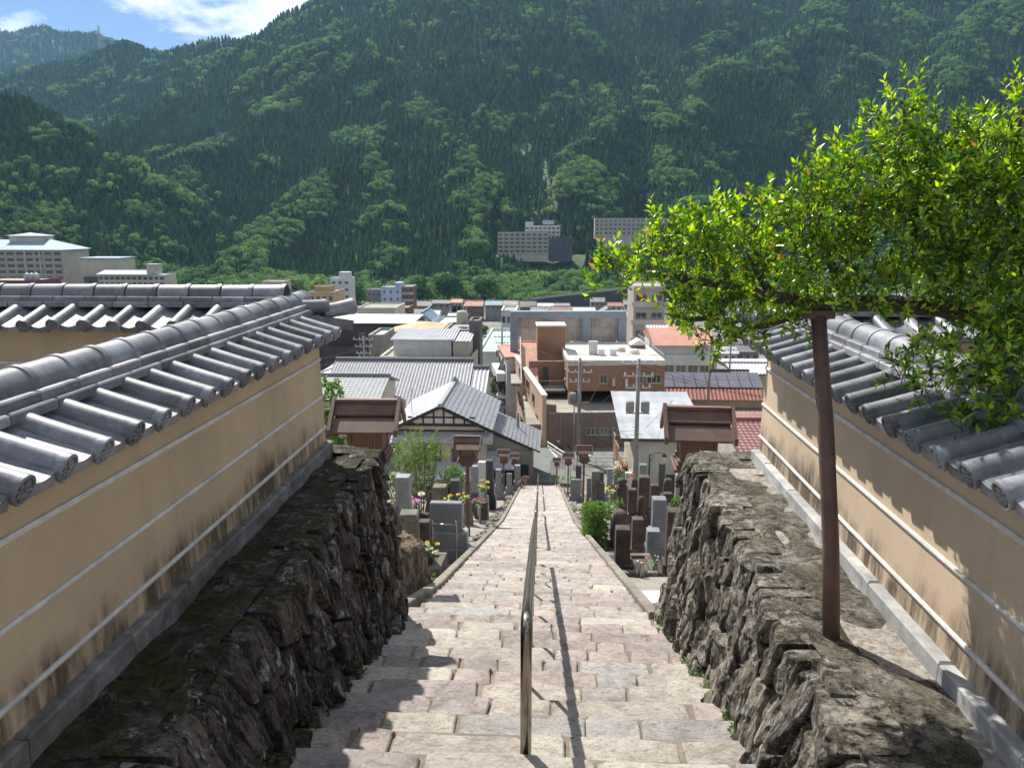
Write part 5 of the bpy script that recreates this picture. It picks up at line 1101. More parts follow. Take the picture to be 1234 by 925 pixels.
def gable_roof(root, x0, x1, y0, y1, ze, zr, mat, over=0.4, axis='y', ribs=None, trim=None, rows=1):
    """two real slopes, ribbed like tile rows; axis is the ridge direction"""
    if axis == 'y': w, l, xm = (x1-x0)/2+over, y1-y0+2*over, (x0+x1)/2
    else: w, l, xm = (y1-y0)/2+over, x1-x0+2*over, (y0+y1)/2
    run = w; rise = (zr-ze)*(w/(w-over)); L = math.hypot(run, rise); a = math.atan2(rise, run); p, am = ribs or (0.3, 0.025); me = corrugated(l, L, p, am, mat, 'roof_slope', 0.06, rows)
    for s in (0, 1):
        o = inst('roof_slope', me, root)
        if axis == 'y': M_ = Matrix.Translation((x1+over, y0-over, zr-rise)) @ Matrix.Rotation(math.pi/2, 4, 'Z') if s == 0 else Matrix.Translation((x0-over, y1+over, zr-rise)) @ Matrix.Rotation(-math.pi/2, 4, 'Z')
        else: M_ = Matrix.Translation((x0-over, y0-over, zr-rise)) if s == 0 else Matrix.Translation((x1+over, y1+over, zr-rise)) @ Matrix.Rotation(math.pi, 4, 'Z')
        o.matrix_local = M_ @ Matrix.Rotation(a, 4, 'X')
    mb = MB()
    if axis == 'y': mb.prism([(xm-0.16, zr-0.05), (xm+0.16, zr-0.05), (xm+0.12, zr+0.16), (xm-0.12, zr+0.16)], y0-over-0.03, y1+over+0.03, 'y')
    else: mb.prism([(xm-0.16, zr-0.05), (xm+0.16, zr-0.05), (xm+0.12, zr+0.16), (xm-0.12, zr+0.16)], x0-over-0.03, x1+over+0.03, 'x')
    mb.obj('ridge', trim or mat, root)
def gable_fill(root, x0, x1, y0, y1, ze, zr, mat, axis='y'):
    mb = MB()
    if axis == 'y': mb.prism([(x0, ze), (x1, ze), ((x0+x1)/2, zr-0.12)], y0+0.003, y1-0.003, 'y')
    else: mb.prism([(y0, ze), (y1, ze), ((y0+y1)/2, zr-0.12)], x0+0.003, x1-0.003, 'x')
    mb.obj('gable_wall', mat, root)
def pxbox(px0, px1, pyt, Y): a, b = atY(px0, pyt, Y), atY(px1, pyt, Y); return a.x, b.x, a.z
W_ = lambda n, c, **k: pm(n, c, **k)
WHITE = pm('white_render', (0.62, 0.63, 0.62), (0.48, 0.49, 0.49), 0.6, 0.8, 0.2, 20, 0.06, dirt=0.3); CREAM = pm('cream_render', (0.54, 0.49, 0.40), (0.42, 0.38, 0.31), 0.5, 0.85, 0.2, 20, 0.06, dirt=0.3); GREY = pm('grey_concrete', (0.33, 0.32, 0.30), (0.22, 0.215, 0.20), 0.5, 0.9, 0.3, 15, 0.1)
TAN = pm('tan_render', (0.48, 0.34, 0.20), (0.38, 0.27, 0.16), 0.5, 0.85, 0.2, 20); DBRN = pm('dark_brown_cladding', (0.085, 0.068, 0.07), (0.06, 0.048, 0.05), 0.5, 0.7, 0.2, 20, 0.05); BLUEW = pm('pale_blue_render', (0.36, 0.45, 0.58), (0.29, 0.37, 0.48), 0.5, 0.8, 0.2, 20); MAROON = pm('maroon_cladding', (0.15, 0.05, 0.05), (0.10, 0.035, 0.035), 0.6, 0.7, 0.2, 20)
RTILE = m_tile('silver_roof_tile', (0.40, 0.41, 0.435), (0.25, 0.255, 0.275), 0.55); RPALE = pm('pale_metal_roof', (0.44, 0.46, 0.485), (0.33, 0.345, 0.365), 0.5, 0.45, 0.15, 20, metal=0.2); RBLUE = pm('blue_metal_roof', (0.27, 0.37, 0.45), (0.21, 0.30, 0.37), 0.4, 0.7, 0.1, 20); RRED = pm('red_tile_roof', (0.34, 0.11, 0.075), (0.21, 0.07, 0.05), 0.8, 0.7, 0.3, 10); RSALM = pm('salmon_roof', (0.50, 0.24, 0.17), (0.38, 0.18, 0.13), 0.8, 0.7, 0.2, 10); RGRN = pm('pale_green_roof', (0.34, 0.50, 0.44), (0.28, 0.42, 0.37), 0.4, 0.6, 0.1, 10)
RMAU = pm('mauve_red_tile', (0.27, 0.125, 0.11), (0.17, 0.08, 0.07), 0.8, 0.7, 0.3, 10); RDARK = pm('dark_slate_roof', (0.10, 0.10, 0.105), (0.06, 0.06, 0.065), 0.8, 0.6, 0.2, 10); TIMBER = pm('dark_timber', (0.05, 0.038, 0.032), (0.03, 0.024, 0.02), 3, 0.7, 0.3, 40); RPURP = NT('solar_panel_glass'); RPURP = RPURP.set(RPURP.ramp(RPURP.noise(0.6, 3), [(0.3, (0.06, 0.055, 0.08)), (0.7, (0.10, 0.095, 0.13))]), 0.18, 0, 0.7)
def house(label, px0, px1, py_e, py_r, Y, depth, wall, roof, axis='x', base=None, cols=2, rows=1, rz=0.0, over=0.4, cat='house', group=None, ribs=None, fm=None):
    x0, x1, ze = pxbox(px0, px1, py_e, Y); zr = atY(px0, py_r, Y+(depth/2 if axis == 'x' else 0)).z; zb = base if base is not None else ground_z(x0, Y)-0.5
    o = thing('house', label, cat, ((x0+x1)/2, Y, zb), R(rz), group); w = x1-x0; H = ze-zb; zr = max(zr-zb, H+0.8)
    solid(o, 'wall', -w/2, w/2, 0, depth, 0, H, wall); gable_fill(o, -w/2, w/2, 0, depth, H, zr, wall, axis); gable_roof(o, -w/2, w/2, 0, depth, H, zr, roof, over, axis, ribs or (0.45, 0.03))
    for r in range(rows):
        for c in range(cols):
            window(o, -w/2+w*(c+0.5)/cols, -0.002, H-1.7-2.7*r, min(1.5, w/cols*0.55), 1.1, 'front', fm)
    return o
def block(label, px0, px1, pyt, Y, depth, wall, rows=3, cols=4, roof=None, rz=0.0, base=None, fh=3.0, parapet=True, cat='building', ww=0.55, wh=0.42, band=None, extra_left=0.0, group=None, sidewin=False, fm=None):
    x0, x1, zt = pxbox(px0, px1, pyt, Y); zb = base if base is not None else ground_z(x0, Y)-0.6; o = thing('building', label, cat, ((x0+x1)/2, Y, zb), R(rz), group); w = x1-x0; H = zt-zb; t = 0.25
    solid(o, 'wall', -w/2, w/2, 0, depth, 0, H-0.3, wall); solid(o, 'roof', -w/2+t+0.003, w/2-t-0.003, t+0.003, depth-t-0.003, H-0.298, H-0.2, roof or GREY)
    for i, (a, b, c, d) in enumerate([(-w/2-0.05, w/2+0.05, -0.05, t), (-w/2-0.05, w/2+0.05, depth-t, depth+0.05), (-w/2-0.05, -w/2+t, t+0.003, depth-t-0.003), (w/2-t, w/2+0.05, t+0.003, depth-t-0.003)]): solid(o, 'parapet', a, b, c, d, H-0.297, H+0.1, wall if not band else band)
    for r in range(rows):
        z = H-0.4-fh*(r+1)+fh*0.32
        if z < 0.3: break
        if band: solid(o, 'floor_band', -w/2-0.35, w/2+0.35, -0.4, 0.003*r, z-fh*0.34, z-fh*0.05, band)
        for c in range(cols): window(o, -w/2+w*(c+0.5)/cols, -0.003, z, w/cols*ww, fh*wh, 'front', fm)
        if sidewin:
            for c in range(max(1, int(depth/4))): window(o, w/2+0.003, depth*(c+0.5)/max(1, int(depth/4)), z, 1.4, fh*wh, 'right', fm); window(o, -w/2-0.003, depth*(c+0.5)/max(1, int(depth/4)), z, 1.4, fh*wh, 'left', fm)
    return o, w, H

# --- the timbered house beside the graves
zb = -17.6; Y = 50.0; o = thing('house', 'silver tiled house with dark timbers and white gable beside the graves', 'house', (atY(532, 508, Y).x, Y, zb)); w = 5.6; dp = 7.6; ze = atY(520, 511, Y).z-zb; zr = atY(525, 487, Y).z-zb
solid(o, 'wall', -w/2, w/2, 0, dp, 0, ze, CREAM); gable_fill(o, -w/2, w/2, 0, dp, ze, zr, WHITE); gable_roof(o, -w/2, w/2, 0, dp, ze, zr, RTILE, 0.55, 'y', (0.3, 0.045), TILE, 11)
for s in (-1, 1): mb = MB(); hw = w/2+0.55; sl = (zr-ze)/(w/2); mb.prism([(0, zr-0.18), (s*hw, zr-sl*hw-0.18), (s*hw, zr-sl*hw-0.02), (0, zr-0.02)], -0.56, -0.46, 'y'); mb.obj('bargeboard', TIMBER, o)
solid(o, 'timber', -w/2-0.02, w/2+0.02, -0.05, 0.02, ze-0.12, ze+0.06, TIMBER); solid(o, 'timber', -w/2+0.6, w/2-0.6, -0.048, 0.02, ze+0.42, ze+0.52, TIMBER); solid(o, 'timber', -w/2-0.02, w/2+0.02, -0.047, 0.02, ze-0.48, ze-0.36, TIMBER)
for x in (-1.9, -1.2, -0.5, 0.15, 0.8, 1.5, 2.1): solid(o, 'timber', x-0.05, x+0.05, -0.044, 0.02, ze+0.062, ze+max(0.05, (1-abs(x)/(w/2))*(zr-ze)-0.14), TIMBER)
mb = MB(); mb.prism([(-1.0, ze-1.0), (0, ze-0.62), (0, ze-0.52), (-1.05, ze-0.92)], -w/2-0.4, w/2+0.3, 'x'); mb.obj('canopy', RTILE, o)
window(o, 1.5, -0.003, ze-2.4, 1.7, 1.3, 'front', FRAMEB); window(o, -0.9, -0.003, ze-2.4, 1.7, 1.3, 'front', FRAMEB); solid(o, 'air_conditioner', w/2+0.003, w/2+0.4, 1, 1.8, ze-1.6, ze-1.0, WHITE)
mb = MB(); mb.prism([(-1.7, 1.6), (0, 2.3), (0, 2.42), (-1.75, 1.72)], -0.3, w/2+0.4, 'x'); mb.obj('porch_roof', RTILE, o); solid(o, 'porch_fence', 0.0, w/2+0.3, -1.6, -1.5, 0.2, 1.3, TIMBER)
for s in (-0.8, 0.9): mb = MB(); mb.tube([(s*0+0.0, dp*0.96+s*0.2, zr+0.1), (0, dp*0.96+s*0.2, zr+0.45)], [0.2, 0.08], 8); mb.obj('ridge_end_tile', TILE, o)
mb = MB(); mb.tube([(-2.2, 1.5, zr-1.2), (-2.2, 1.5, zr+0.8)], 0.02, 5)
for i in range(4): mb.tube([(-2.6+0.05*i, 1.5, zr+0.2+0.15*i), (-1.8-0.05*i, 1.5, zr+0.2+0.15*i)], 0.012, 4)
mb.obj('aerial', FRAME, o)
# its lower side wing
o = thing('house', 'low tiled side wing between the timbered house and the road', 'house', (atY(612, 510, 50).x, 52.5, -17.9)); w2 = 3.4
solid(o, 'wall', -w2/2, w2/2-0.2, 0, 5, 0, 2.75, GREY); mb = MB(); mb.prism([(-w2/2, 2.752), (w2/2-0.2, 2.752), (-w2/2, 4.1)], 0.1, 4.9, 'y'); mb.obj('gable_wall', GREY, o); me = corrugated(5.6, 4.0, 0.3, 0.04, RTILE, 'roof_slope', 0.06, 13)
q = inst('roof_slope', me, o); q.matrix_local = Matrix.Translation((w2/2+0.35, -0.3, 2.75)) @ Matrix.Rotation(math.pi/2, 4, 'Z') @ Matrix.Rotation(R(24), 4, 'X')
mb = MB(); mb.prism([(-1.8, 1.9), (0, 2.6), (0, 2.72), (-1.85, 2.02)], -w2/2-0.5, 0.6, 'x'); mb.obj('porch_roof', RTILE, o); solid(o, 'door', -0.6, 0.5, -0.04, 0.02, 0.1, 1.9, TIMBER); window(o, 1.0, -0.004, 0.9, 0.6, 0.9, 'front', FRAMEB, 1)
# --- roofs behind it
def slope_roof(name, label, px0, px1, py_r, py_e, Yr, Ye, wall, roof, pitch, amp, back=4.0, cat='house', trim=None, rows=1):
    a, b = atY(px0, py_r, Yr), atY(px1, py_r, Yr); ze = atY(px0, py_e, Ye).z; x0, x1 = a.x, b.x; zr = a.z; zb = ground_z((x0+x1)/2, Ye)-0.5; o = thing(name, label, cat, ((x0+x1)/2, Ye, zb)); w = x1-x0; D = Yr-Ye
    L = math.hypot(D, zr-ze); an = math.atan2(zr-ze, D); me = corrugated(w, L, pitch, amp, roof, 'roof_slope', 0.06, rows); q = inst('roof_slope', me, o); q.matrix_local = Matrix.Translation((-w/2, 0, ze-zb)) @ Matrix.Rotation(an, 4, 'X')
    q = inst('roof_slope', me, o); q.matrix_local = Matrix.Translation((w/2, 2*D, ze-zb)) @ Matrix.Rotation(math.pi, 4, 'Z') @ Matrix.Rotation(an, 4, 'X')
    mb = MB(); mb.prism([(D-0.2, zr-zb-0.02), (D+0.2, zr-zb-0.02), (D+0.14, zr-zb+0.22), (D-0.14, zr-zb+0.22)], -w/2-0.02, w/2+0.02, 'x'); mb.obj('ridge', trim or TILE, o)
    mb = MB(); mb.prism([(0.5, 0), (2*D-0.5, 0), (2*D-0.5, ze-zb+0.02), (D, zr-zb-0.2), (0.5, ze-zb+0.02)], -w/2+0.3, w/2-0.3, 'x'); mb.obj('wall', wall, o)
    mb = MB(); mb.box(-w/2+0.31, w/2-0.31, 0.1, 0.49, ze-zb-0.2, ze-zb-0.1); mb.obj('fascia', TIMBER, o); return o
slope_roof('house', 'long grey ribbed roof hall behind the timbered house', 405, 571, 433, 492, 72, 64.5, CREAM, RTILE, 0.29, 0.045)
slope_roof('house', 'short ribbed roof stepping down from the long hall', 571, 590, 443, 480, 71, 66, CREAM, RTILE, 0.29, 0.045)
slope_roof('house', 'pale silver shingled roof house beside the dark leafy shrub', 368, 470, 452, 481, 63, 59, CREAM, m_tile('pale_silver_tile', (0.42, 0.435, 0.46), (0.28, 0.29, 0.315), 0.6), 0.34, 0.016, rows=14)
o = thing('house', 'white hipped roof house with pointed finial behind the long hall', 'house', (atY(424, 440, 82).x, 82, -21)); hx = 3.6; za, zt = atY(424, 450, 82).z+21, atY(424, 431, 86).z+21
mb = MB(); mb.add([(-hx, 0, za), (hx, 0, za), (hx, 7, za), (-hx, 7, za), (0.0, 3.5, zt)], [(0, 1, 4), (1, 2, 4), (2, 3, 4), (3, 0, 4), (3, 2, 1, 0)]); mb.obj('roof', RPALE, o); solid(o, 'wall', -hx+0.5, hx-0.5, 0.5, 6.5, 0, za-0.003, CREAM); mb = MB(); mb.tube([(0, 3.5, zt-0.1), (0, 3.5, zt+0.4)], [0.16, 0.05], 8); mb.obj('finial', RPALE, o)
for a, b in (((-hx, 0), (0, 3.5)), ((hx, 0), (0, 3.5))): mb = MB(); mb.tube([(a[0], a[1], za+0.03), (0, 3.5, zt+0.03)], 0.1, 6); mb.obj('hip_ridge', RPALE, o)
# --- flat blocks in the middle distance
o, w, H = block('dark brown flat roofed hall with a broad pale roof', 372, 500, 389, 118, 9, DBRN, 1, 1, RPALE, fh=4, ww=0.06); solid(o, 'annex', -w/2+3, w/2-6, -3, -0.003, 0, H-3.4, DBRN); window(o, 1.5, -3.003, H-5.2, 1.0, 0.8, 'front'); mb = MB(); mb.prism([(-0.6, H+0.12), (0, H+0.25), (8.5, H+0.5), (8.5, H+0.35), (-0.6, H+0.02)], -w/2, w/2, 'x'); mb.obj('roof_sheet', RPALE, o)
o, w, H = block('grey ribbed shed with green rim between dark hall and white block', 444, 462, 404, 102, 7, GREY, 0, 0, RGRN); 
for i in range(9): solid(o, 'rib', -w/2+w*(i+0.5)/9-0.04, -w/2+w*(i+0.5)/9+0.04, -0.06, -0.002, 0.2, H-0.32, GREY)
window(o, 0.2, -0.003, H-3.2, 0.9, 0.8, 'front', FRAMEB)
o, w, H = block('weathered white block with a ribbed metal penthouse', 458, 570, 430, 92, 11, CREAM, 1, 5, GREY, fh=3)
hh = atY(480, 405, 94).z-atY(480, 430, 92).z; solid(o, 'penthouse', -w/2+1.4, w/2-2.7, 1.2, 7, H-0.19, H+hh-0.25, WHITE); me = corrugated(w-3.4, 6.6, 0.35, 0.05, RPALE, 'penthouse_roof'); q = inst('penthouse_roof', me, o); q.matrix_local = Matrix.Translation((-w/2+1.1, 0.8, H+hh-0.2)) @ Matrix.Rotation(R(4), 4, 'X')
solid(o, 'plant_room', w/2-2.5, w/2-0.6, 1.2, 6, H-0.19, H+hh-0.4, CREAM); me = corrugated(2.4, 5.6, 0.35, 0.04, RPALE, 'penthouse_roof'); q = inst('penthouse_roof', me, o); q.matrix_local = Matrix.Translation((w/2-2.75, 0.9, H+hh-0.35)) @ Matrix.Rotation(R(4), 4, 'X')
for i in range(7): mb = MB(); mb.tube([(-w/2+0.2+i*1.5, 0.1, H), (-w/2+0.2+i*1.5, 0.1, H+0.9)], 0.03, 5); mb.obj('railing_post', FRAME, o)
mb = MB(); mb.tube([(-w/2+0.2, 0.1, H+0.9), (w/2-0.3, 0.1, H+0.9)], 0.03, 5); mb.obj('railing', FRAME, o)
o, w, H = block('dark grey stair tower beside the white block', 565, 578, 387, 98, 4, pm('dark_concrete', (0.17, 0.165, 0.165), (0.11, 0.11, 0.11), 0.6, 0.9, 0.3, 15), 0, 0)
o, w, H = block('grey concrete block with window bands behind the white block', 535, 565, 398, 99, 8, GREY, 2, 2, fh=3.4)
mb = MB(); mb.lathe([(0.75, 0), (0.75, 1.5), (0.6, 1.7), (0.1, 1.75)], 14); P = atY(557, 390, 104); tag(mb.obj('water_tank', CREAM, None, (P.x, P.y, P.z), smooth=True), 'cream cylindrical water tank on the concrete block roof', 'tank')
block('cream low office with three dark windows', 430, 476, 371, 175, 12, CREAM, 2, 6, fh=3)
o, w, H = block('low hall under a rusty tan roof', 470, 528, 400, 112, 10, GREY, 0, 0); mb = MB(); mb.add([(-w/2-.3, -.3, H+.12), (w/2+.3, -.3, H+.12), (w/2+.3, 10.3, H+.12), (-w/2-.3, 10.3, H+.12), (0, 5, H+1.0)], [(0, 1, 4), (1, 2, 4), (2, 3, 4), (3, 0, 4), (3, 2, 1, 0)]); mb.obj('rusty_roof', pm('rusty_roof', (0.55, 0.41, 0.27), (0.40, 0.24, 0.14), 0.5, 0.8, 0.3, 10), o)
block('maroon box building behind the cream office', 478, 492, 371, 200, 8, MAROON, 1, 2)
house('white house with blue curved metal roof and gable', 496, 522, 388, 376, 150, 9, WHITE, RBLUE, 'y', cols=3); block('low building with pale green roof deck', 525, 556, 389, 158, 12, GREY, 1, 4, RGRN)
block('white four storey house at the gravel lot', 604, 622, 374, 160, 9, WHITE, 3, 3, fh=2.9, ww=0.6, wh=0.4, fm=FRAMEB); o, w, H = block('green flat roofed depot beside the road', 576, 624, 424, 112, 26, WHITE, 0, 0, RGRN, base=-27)
house('white gabled house under the green depot', 597, 618, 452, 428, 90, 6, WHITE, RPALE, 'y', cols=1)
# blue tarpaulin on a heap
P = atY(606, 410, 150); xs_, ys_ = np.linspace(-3.2, 3.2, 22), np.linspace(-3, 3, 14); V = []
for yy in ys_:
    for xx in xs_: r = max(0, 1-(xx/3.4)**2-(yy/3.2)**2); V.append((xx, yy, 1.2*r**0.6+0.15*mnoise.noise(Vector((xx*1.3, yy*1.3, 5)))))
F = [(j*22+i, j*22+i+1, j*22+22+i+1, j*22+22+i) for j in range(13) for i in range(21)]; tp = MB().add(V, F).obj('tarpaulin', pm('blue_tarp', (0.10, 0.28, 0.62), (0.08, 0.2, 0.46), 1, 0.4, 0.3, 6), None, (P.x, P.y, ground_z(P.x, P.y)+0.3), smooth=True); tag(tp, 'blue tarpaulin spread over a heap beside the gravel lot', 'tarpaulin')
# --- far town
block('tan stepped apartment house at the wall corner', 372, 402, 352, 235, 12, TAN, 3, 4); block('tan roof block topping the stepped apartment house', 379, 397, 345, 239, 6, TAN, 0, 0)
o, w, H = block('tall white tower house in front of the forest', 398, 421, 335, 330, 9, WHITE, 5, 3, fh=2.9, wh=0.35); solid(o, 'roof_room', -w*0.1, w*0.45, 2, 6, H, H+2.4, WHITE)
o, w, H = block('pale blue apartment house below the forest', 459, 483, 346, 300, 10, BLUEW, 4, 3, fh=2.8, ww=0.3); solid(o, 'roof_room', w*0.15, w*0.49, 2, 8, H, H+1.6, BLUEW)
block('narrow brown apartment block touching the pale blue one', 484, 497, 345, 302, 9, pm('brown_brick_far', (0.20, 0.13, 0.11), (0.14, 0.09, 0.08), 0.6), 5, 3, fh=2.6, ww=0.7, wh=0.55, band=CREAM); block('low dark roofed house left of the pale blue apartment house', 442, 459, 349, 310, 8, pm('grey_far', (0.25, 0.24, 0.24), (0.18, 0.17, 0.17), 0.6), 2, 3, RDARK)
block('small cream block above the tiled ridge', 316, 341, 339, 300, 9, CREAM, 1, 3)
for lab, a, b, e, r, wm_, rm in [('grey two storey house with brown roof by the river bank', 521, 542, 365, 361, GREY, RDARK), ('white low shed on the river bank', 542, 559, 368, 365, WHITE, RPALE), ('house with faded pink roof by the river bank', 562, 581, 368, 362, pm('brown_far', (0.2, 0.14, 0.12), (0.14, 0.1, 0.08), 0.6), RSALM), ('house with blue grey roof beyond the gravel lot', 585, 604, 367, 362, GREY, RBLUE), ('small house with beige roof beyond the gravel lot', 607, 623, 367, 362, GREY, pm('beige_roof', (0.4, 0.35, 0.3), (0.3, 0.26, 0.22), 0.8)),
      ('dark gabled house left of the white roofed shed', 627, 645, 369, 362, pm('dkfar', (0.12, 0.11, 0.11), (0.08, 0.08, 0.08), 0.6), RDARK), ('long white roofed shed among far houses', 648, 666, 370, 365, GREY, RPALE), ('grey roofed shed right of the white roofed one', 668, 686, 370, 365, pm('dkfar2', (0.13, 0.12, 0.12), (0.08, 0.08, 0.08), 0.6), pm('grey_roof_far', (0.3, 0.3, 0.3), (0.2, 0.2, 0.2), 0.8)), ('two storey house with dark roof below the river road', 712, 728, 363, 358, GREY, RDARK), ('house with red roof below the river road', 730, 749, 368, 364, CREAM, RRED),
      ('brown hipped house behind the cream office', 500, 519, 368, 362, pm('brown_far', (0.2, 0.14, 0.12)), RDARK), ('white cottage beside the red roofed house', 752, 766, 366, 361, WHITE, RDARK), ('pink roofed house behind the two storey house', 544, 556, 364, 360, CREAM, RSALM)]:
    house(lab, a, b, e, r, 330, 7, wm_, rm, 'x', group='small far houses along the river bank', cols=3)
for lab, a, b, e, r, Y_, wm_, rm, ax in [('cream house with slate roof beside the maroon box building', 497, 512, 377, 372, 215, CREAM, RDARK, 'x'), ('white house with tin roof behind the blue curved roof', 512, 527, 379, 374, 205, WHITE, RPALE, 'x'), ('brown weatherboard house left of the cream office', 412, 428, 379, 373, 190, pm('brown_far', (0.2, 0.14, 0.12)), RTILE, 'x'), ('long tin roofed workshop before the tan apartment house', 400, 432, 388, 381, 165, GREY, RPALE, 'x'), ('grey house with silver tiles above the rusty roof', 452, 474, 392, 386, 140, GREY, RTILE, 'y'),
      ('cream two storey house above the concrete tank', 540, 560, 383, 377, 190, CREAM, RTILE, 'x'), ('small white house behind the steel frame', 640, 660, 374, 369, 230, WHITE, RDARK, 'x'), ('brown roofed house behind the steel frame', 664, 688, 375, 369, 225, CREAM, RMAU, 'x'), ('silver roofed house behind the steel frame end', 692, 716, 376, 370, 220, WHITE, RTILE, 'x'), ('grey gabled house next to the concrete tower block', 722, 744, 378, 371, 210, GREY, RDARK, 'y'), ('white house squeezed beside the concrete tower block', 745, 762, 381, 375, 200, WHITE, RPALE, 'x'),
      ('grey tiled house left of the solar panel roof', 826, 852, 404, 396, 150, CREAM, RTILE, 'x'), ('low white house beyond the plain pole', 862, 888, 425, 418, 150, WHITE, RTILE, 'x'), ('slate roofed house beyond the pole among roofs', 888, 915, 423, 416, 155, GREY, RDARK, 'x')]:
    house(lab, a, b, e, r, Y_, 7, wm_, rm, ax, group='small houses filling the town', cols=3)
o, w, H = block('grey concrete tower block behind the leafy branch tips', 764, 802, 345, 145, 12, pm('warm_grey_concrete', (0.40, 0.36, 0.31), (0.29, 0.26, 0.22), 0.5), 5, 2, fh=3.2, ww=0.7, wh=0.35, band=CREAM)
# river road wall with pale guard rail
a, b = atY(640, 361, 420), atY(776, 346, 400); o = thing('retaining_wall', 'long dark river road wall topped by a pale guard rail', 'wall', (a.x, a.y, a.z)); d = b-a; an = math.atan2(d.y, d.x); L = math.hypot(d.x, d.y); mb = MB(); mb.add([(0, 0, -6), (L, 0, -6), (L, 0, d.z), (0, 0, 0), (0, 1, -6), (L, 1, -6), (L, 1, d.z), (0, 1, 0)], [(0, 1, 2, 3), (5, 4, 7, 6), (3, 2, 6, 7), (0, 3, 7, 4), (1, 5, 6, 2)]); q = mb.obj('wall_face', pm('dark_retaining', (0.10, 0.105, 0.11), (0.07, 0.07, 0.075), 0.3), o, rz=an); mb = MB(); mb.add([(0, -0.2, 0.1), (L, -0.2, d.z+0.1), (L, -0.2, d.z+1.2), (0, -0.2, 1.0), (0, 0.2, 0.1), (L, 0.2, d.z+0.1), (L, 0.2, d.z+1.2), (0, 0.2, 1.0)], [(0, 1, 2, 3), (5, 4, 7, 6), (3, 2, 6, 7), (0, 3, 7, 4), (1, 5, 6, 2)]); mb.obj('guard_rail', RPALE, o, rz=an)
# --- hotels
HOTW = pm('hotel_render', (0.50, 0.44, 0.37), (0.40, 0.35, 0.30), 0.2, 0.85, 0.1, 10)
o, w, H = block('big terraced hotel with pale blue hipped roof', -62, 74, 301, 400, 24, HOTW, 8, 12, fh=3.1, ww=0.72, wh=0.45, band=HOTW, fm=FRAMEB); mb = MB(); e = 1.2
mb.add([(-w/2-e, -e, H+.1), (w/2+e, -e, H+.1), (w/2+e, 24+e, H+.1), (-w/2-e, 24+e, H+.1), (-w/2+14, 12, H+5.0), (w/2-12, 12, H+5.0)], [(0, 1, 5, 4), (1, 2, 5), (2, 3, 4, 5), (3, 0, 4), (3, 2, 1, 0)]); mb.obj('hipped_roof', RBLUE, o)
a0 = atY(16, 291, 412).x-o.location.x; a1 = atY(56, 291, 412).x-o.location.x; zz = atY(36, 284, 412).z-o.location.z; solid(o, 'roof_tower', a0, a1, 9, 18, H+1, zz, HOTW); mb = MB(); mb.add([(a0-1, 8, zz+.003), (a1+1, 8, zz+.003), (a1+1, 19, zz+.003), (a0-1, 19, zz+.003), ((a0+a1)/2, 13, zz+1.6)], [(0, 1, 4), (1, 2, 4), (2, 3, 4), (3, 0, 4), (3, 2, 1, 0)]); mb.obj('tower_roof', RBLUE, o)
for xq in (0.17, 0.30): solid(o, 'pilaster', w*xq, w*xq+0.8, -0.7, -0.003, 0, H-0.3, HOTW)
o, w, H = block('dark maroon box block with rooftop tanks beside the terraced hotel', -30, 40, 338, 240, 14, MAROON, 0, 0)
for xq in (0.26, 0.34, 0.42): mb = MB(); mb.lathe([(0.9, 0), (0.95, 1.6), (0.6, 2.2), (0.1, 2.3)], 12); mb.obj('roof_tank', RPALE, o, (w*xq, 4, H-0.2), smooth=True)
o, w, H = block('cream blocky hotel with blue trimmed roof', 96, 142, 312, 385, 16, CREAM, 0, 0, RBLUE, base=-42); solid(o, 'roof_edge', -w/2-0.8, w/2+0.8, -0.8, 16.8, H+0.105, H+0.6, RBLUE); window(o, w*0.16, -0.003, H-8.0, 1.2, 1.6, 'front', FRAMEB); solid(o, 'sign_panel', w*0.28, w*0.44, -0.12, -0.003, H-6.9, H-5.9, pm('faded_red_sign', (0.5, 0.12, 0.1), (0.4, 0.08, 0.07), 2)); solid(o, 'balcony', -w/2+2.4, w/2, -2.4, -0.004, H-11.5, H-8.6, FRAMEB)
o, w, H = block('long low hotel wing with blue lean to roof', 118, 198, 331, 372, 12, CREAM, 3, 12, RBLUE, base=-42, fh=2.7, ww=0.7, wh=0.5, fm=FRAMEB); mb = MB(); mb.prism([(-1.8, H+0.1), (6, H+1.7), (6, H+1.9), (-1.8, H+0.3)], -w/2, w/2-6, 'x'); mb.obj('lean_to_roof', RBLUE, o); solid(o, 'roof_room', w*0.22, w*0.38, 1, 6, H+0.1, H+4.6, CREAM); solid(o, 'roof_room_cap', w*0.205, w*0.395, 0.5, 6.5, H+4.603, H+5.0, RBLUE)
o, w, H = block('stepped white hillside hotel, lower terraces', 600, 661, 280, 600, 14, CREAM, 5, 9, fh=3.0, ww=0.74, wh=0.5, band=CREAM, base=-27, fm=FRAMEB)
o, w, H = block('upper block of the stepped hillside hotel with a rooftop sign', 633, 675, 272, 615, 12, WHITE, 3, 8, fh=3.2, ww=0.7, wh=0.45, band=WHITE, base=-18, fm=FRAMEB); solid(o, 'roof_room', -w/2, -w/2+6, 1, 6, H, H+3, WHITE)
sg = solid(o, 'roof_sign', w*0.0, w*0.32, 0.2, 0.5, H+1.0, H+4.0, WHITE)
def text_mesh(txt, size, mat, depth=0.02):
    cu = bpy.data.curves.new('t', 'FONT'); cu.body = txt; cu.size = size; cu.extrude = depth; cu.align_x = 'CENTER'; cu.align_y = 'CENTER'; ob = bpy.data.objects.new('t', cu); COL.objects.link(ob); bpy.context.view_layer.update(); me = bpy.data.meshes.new_from_object(ob.evaluated_get(bpy.context.evaluated_depsgraph_get())); bpy.data.objects.remove(ob); me.materials.clear(); me.materials.append(mat); return me
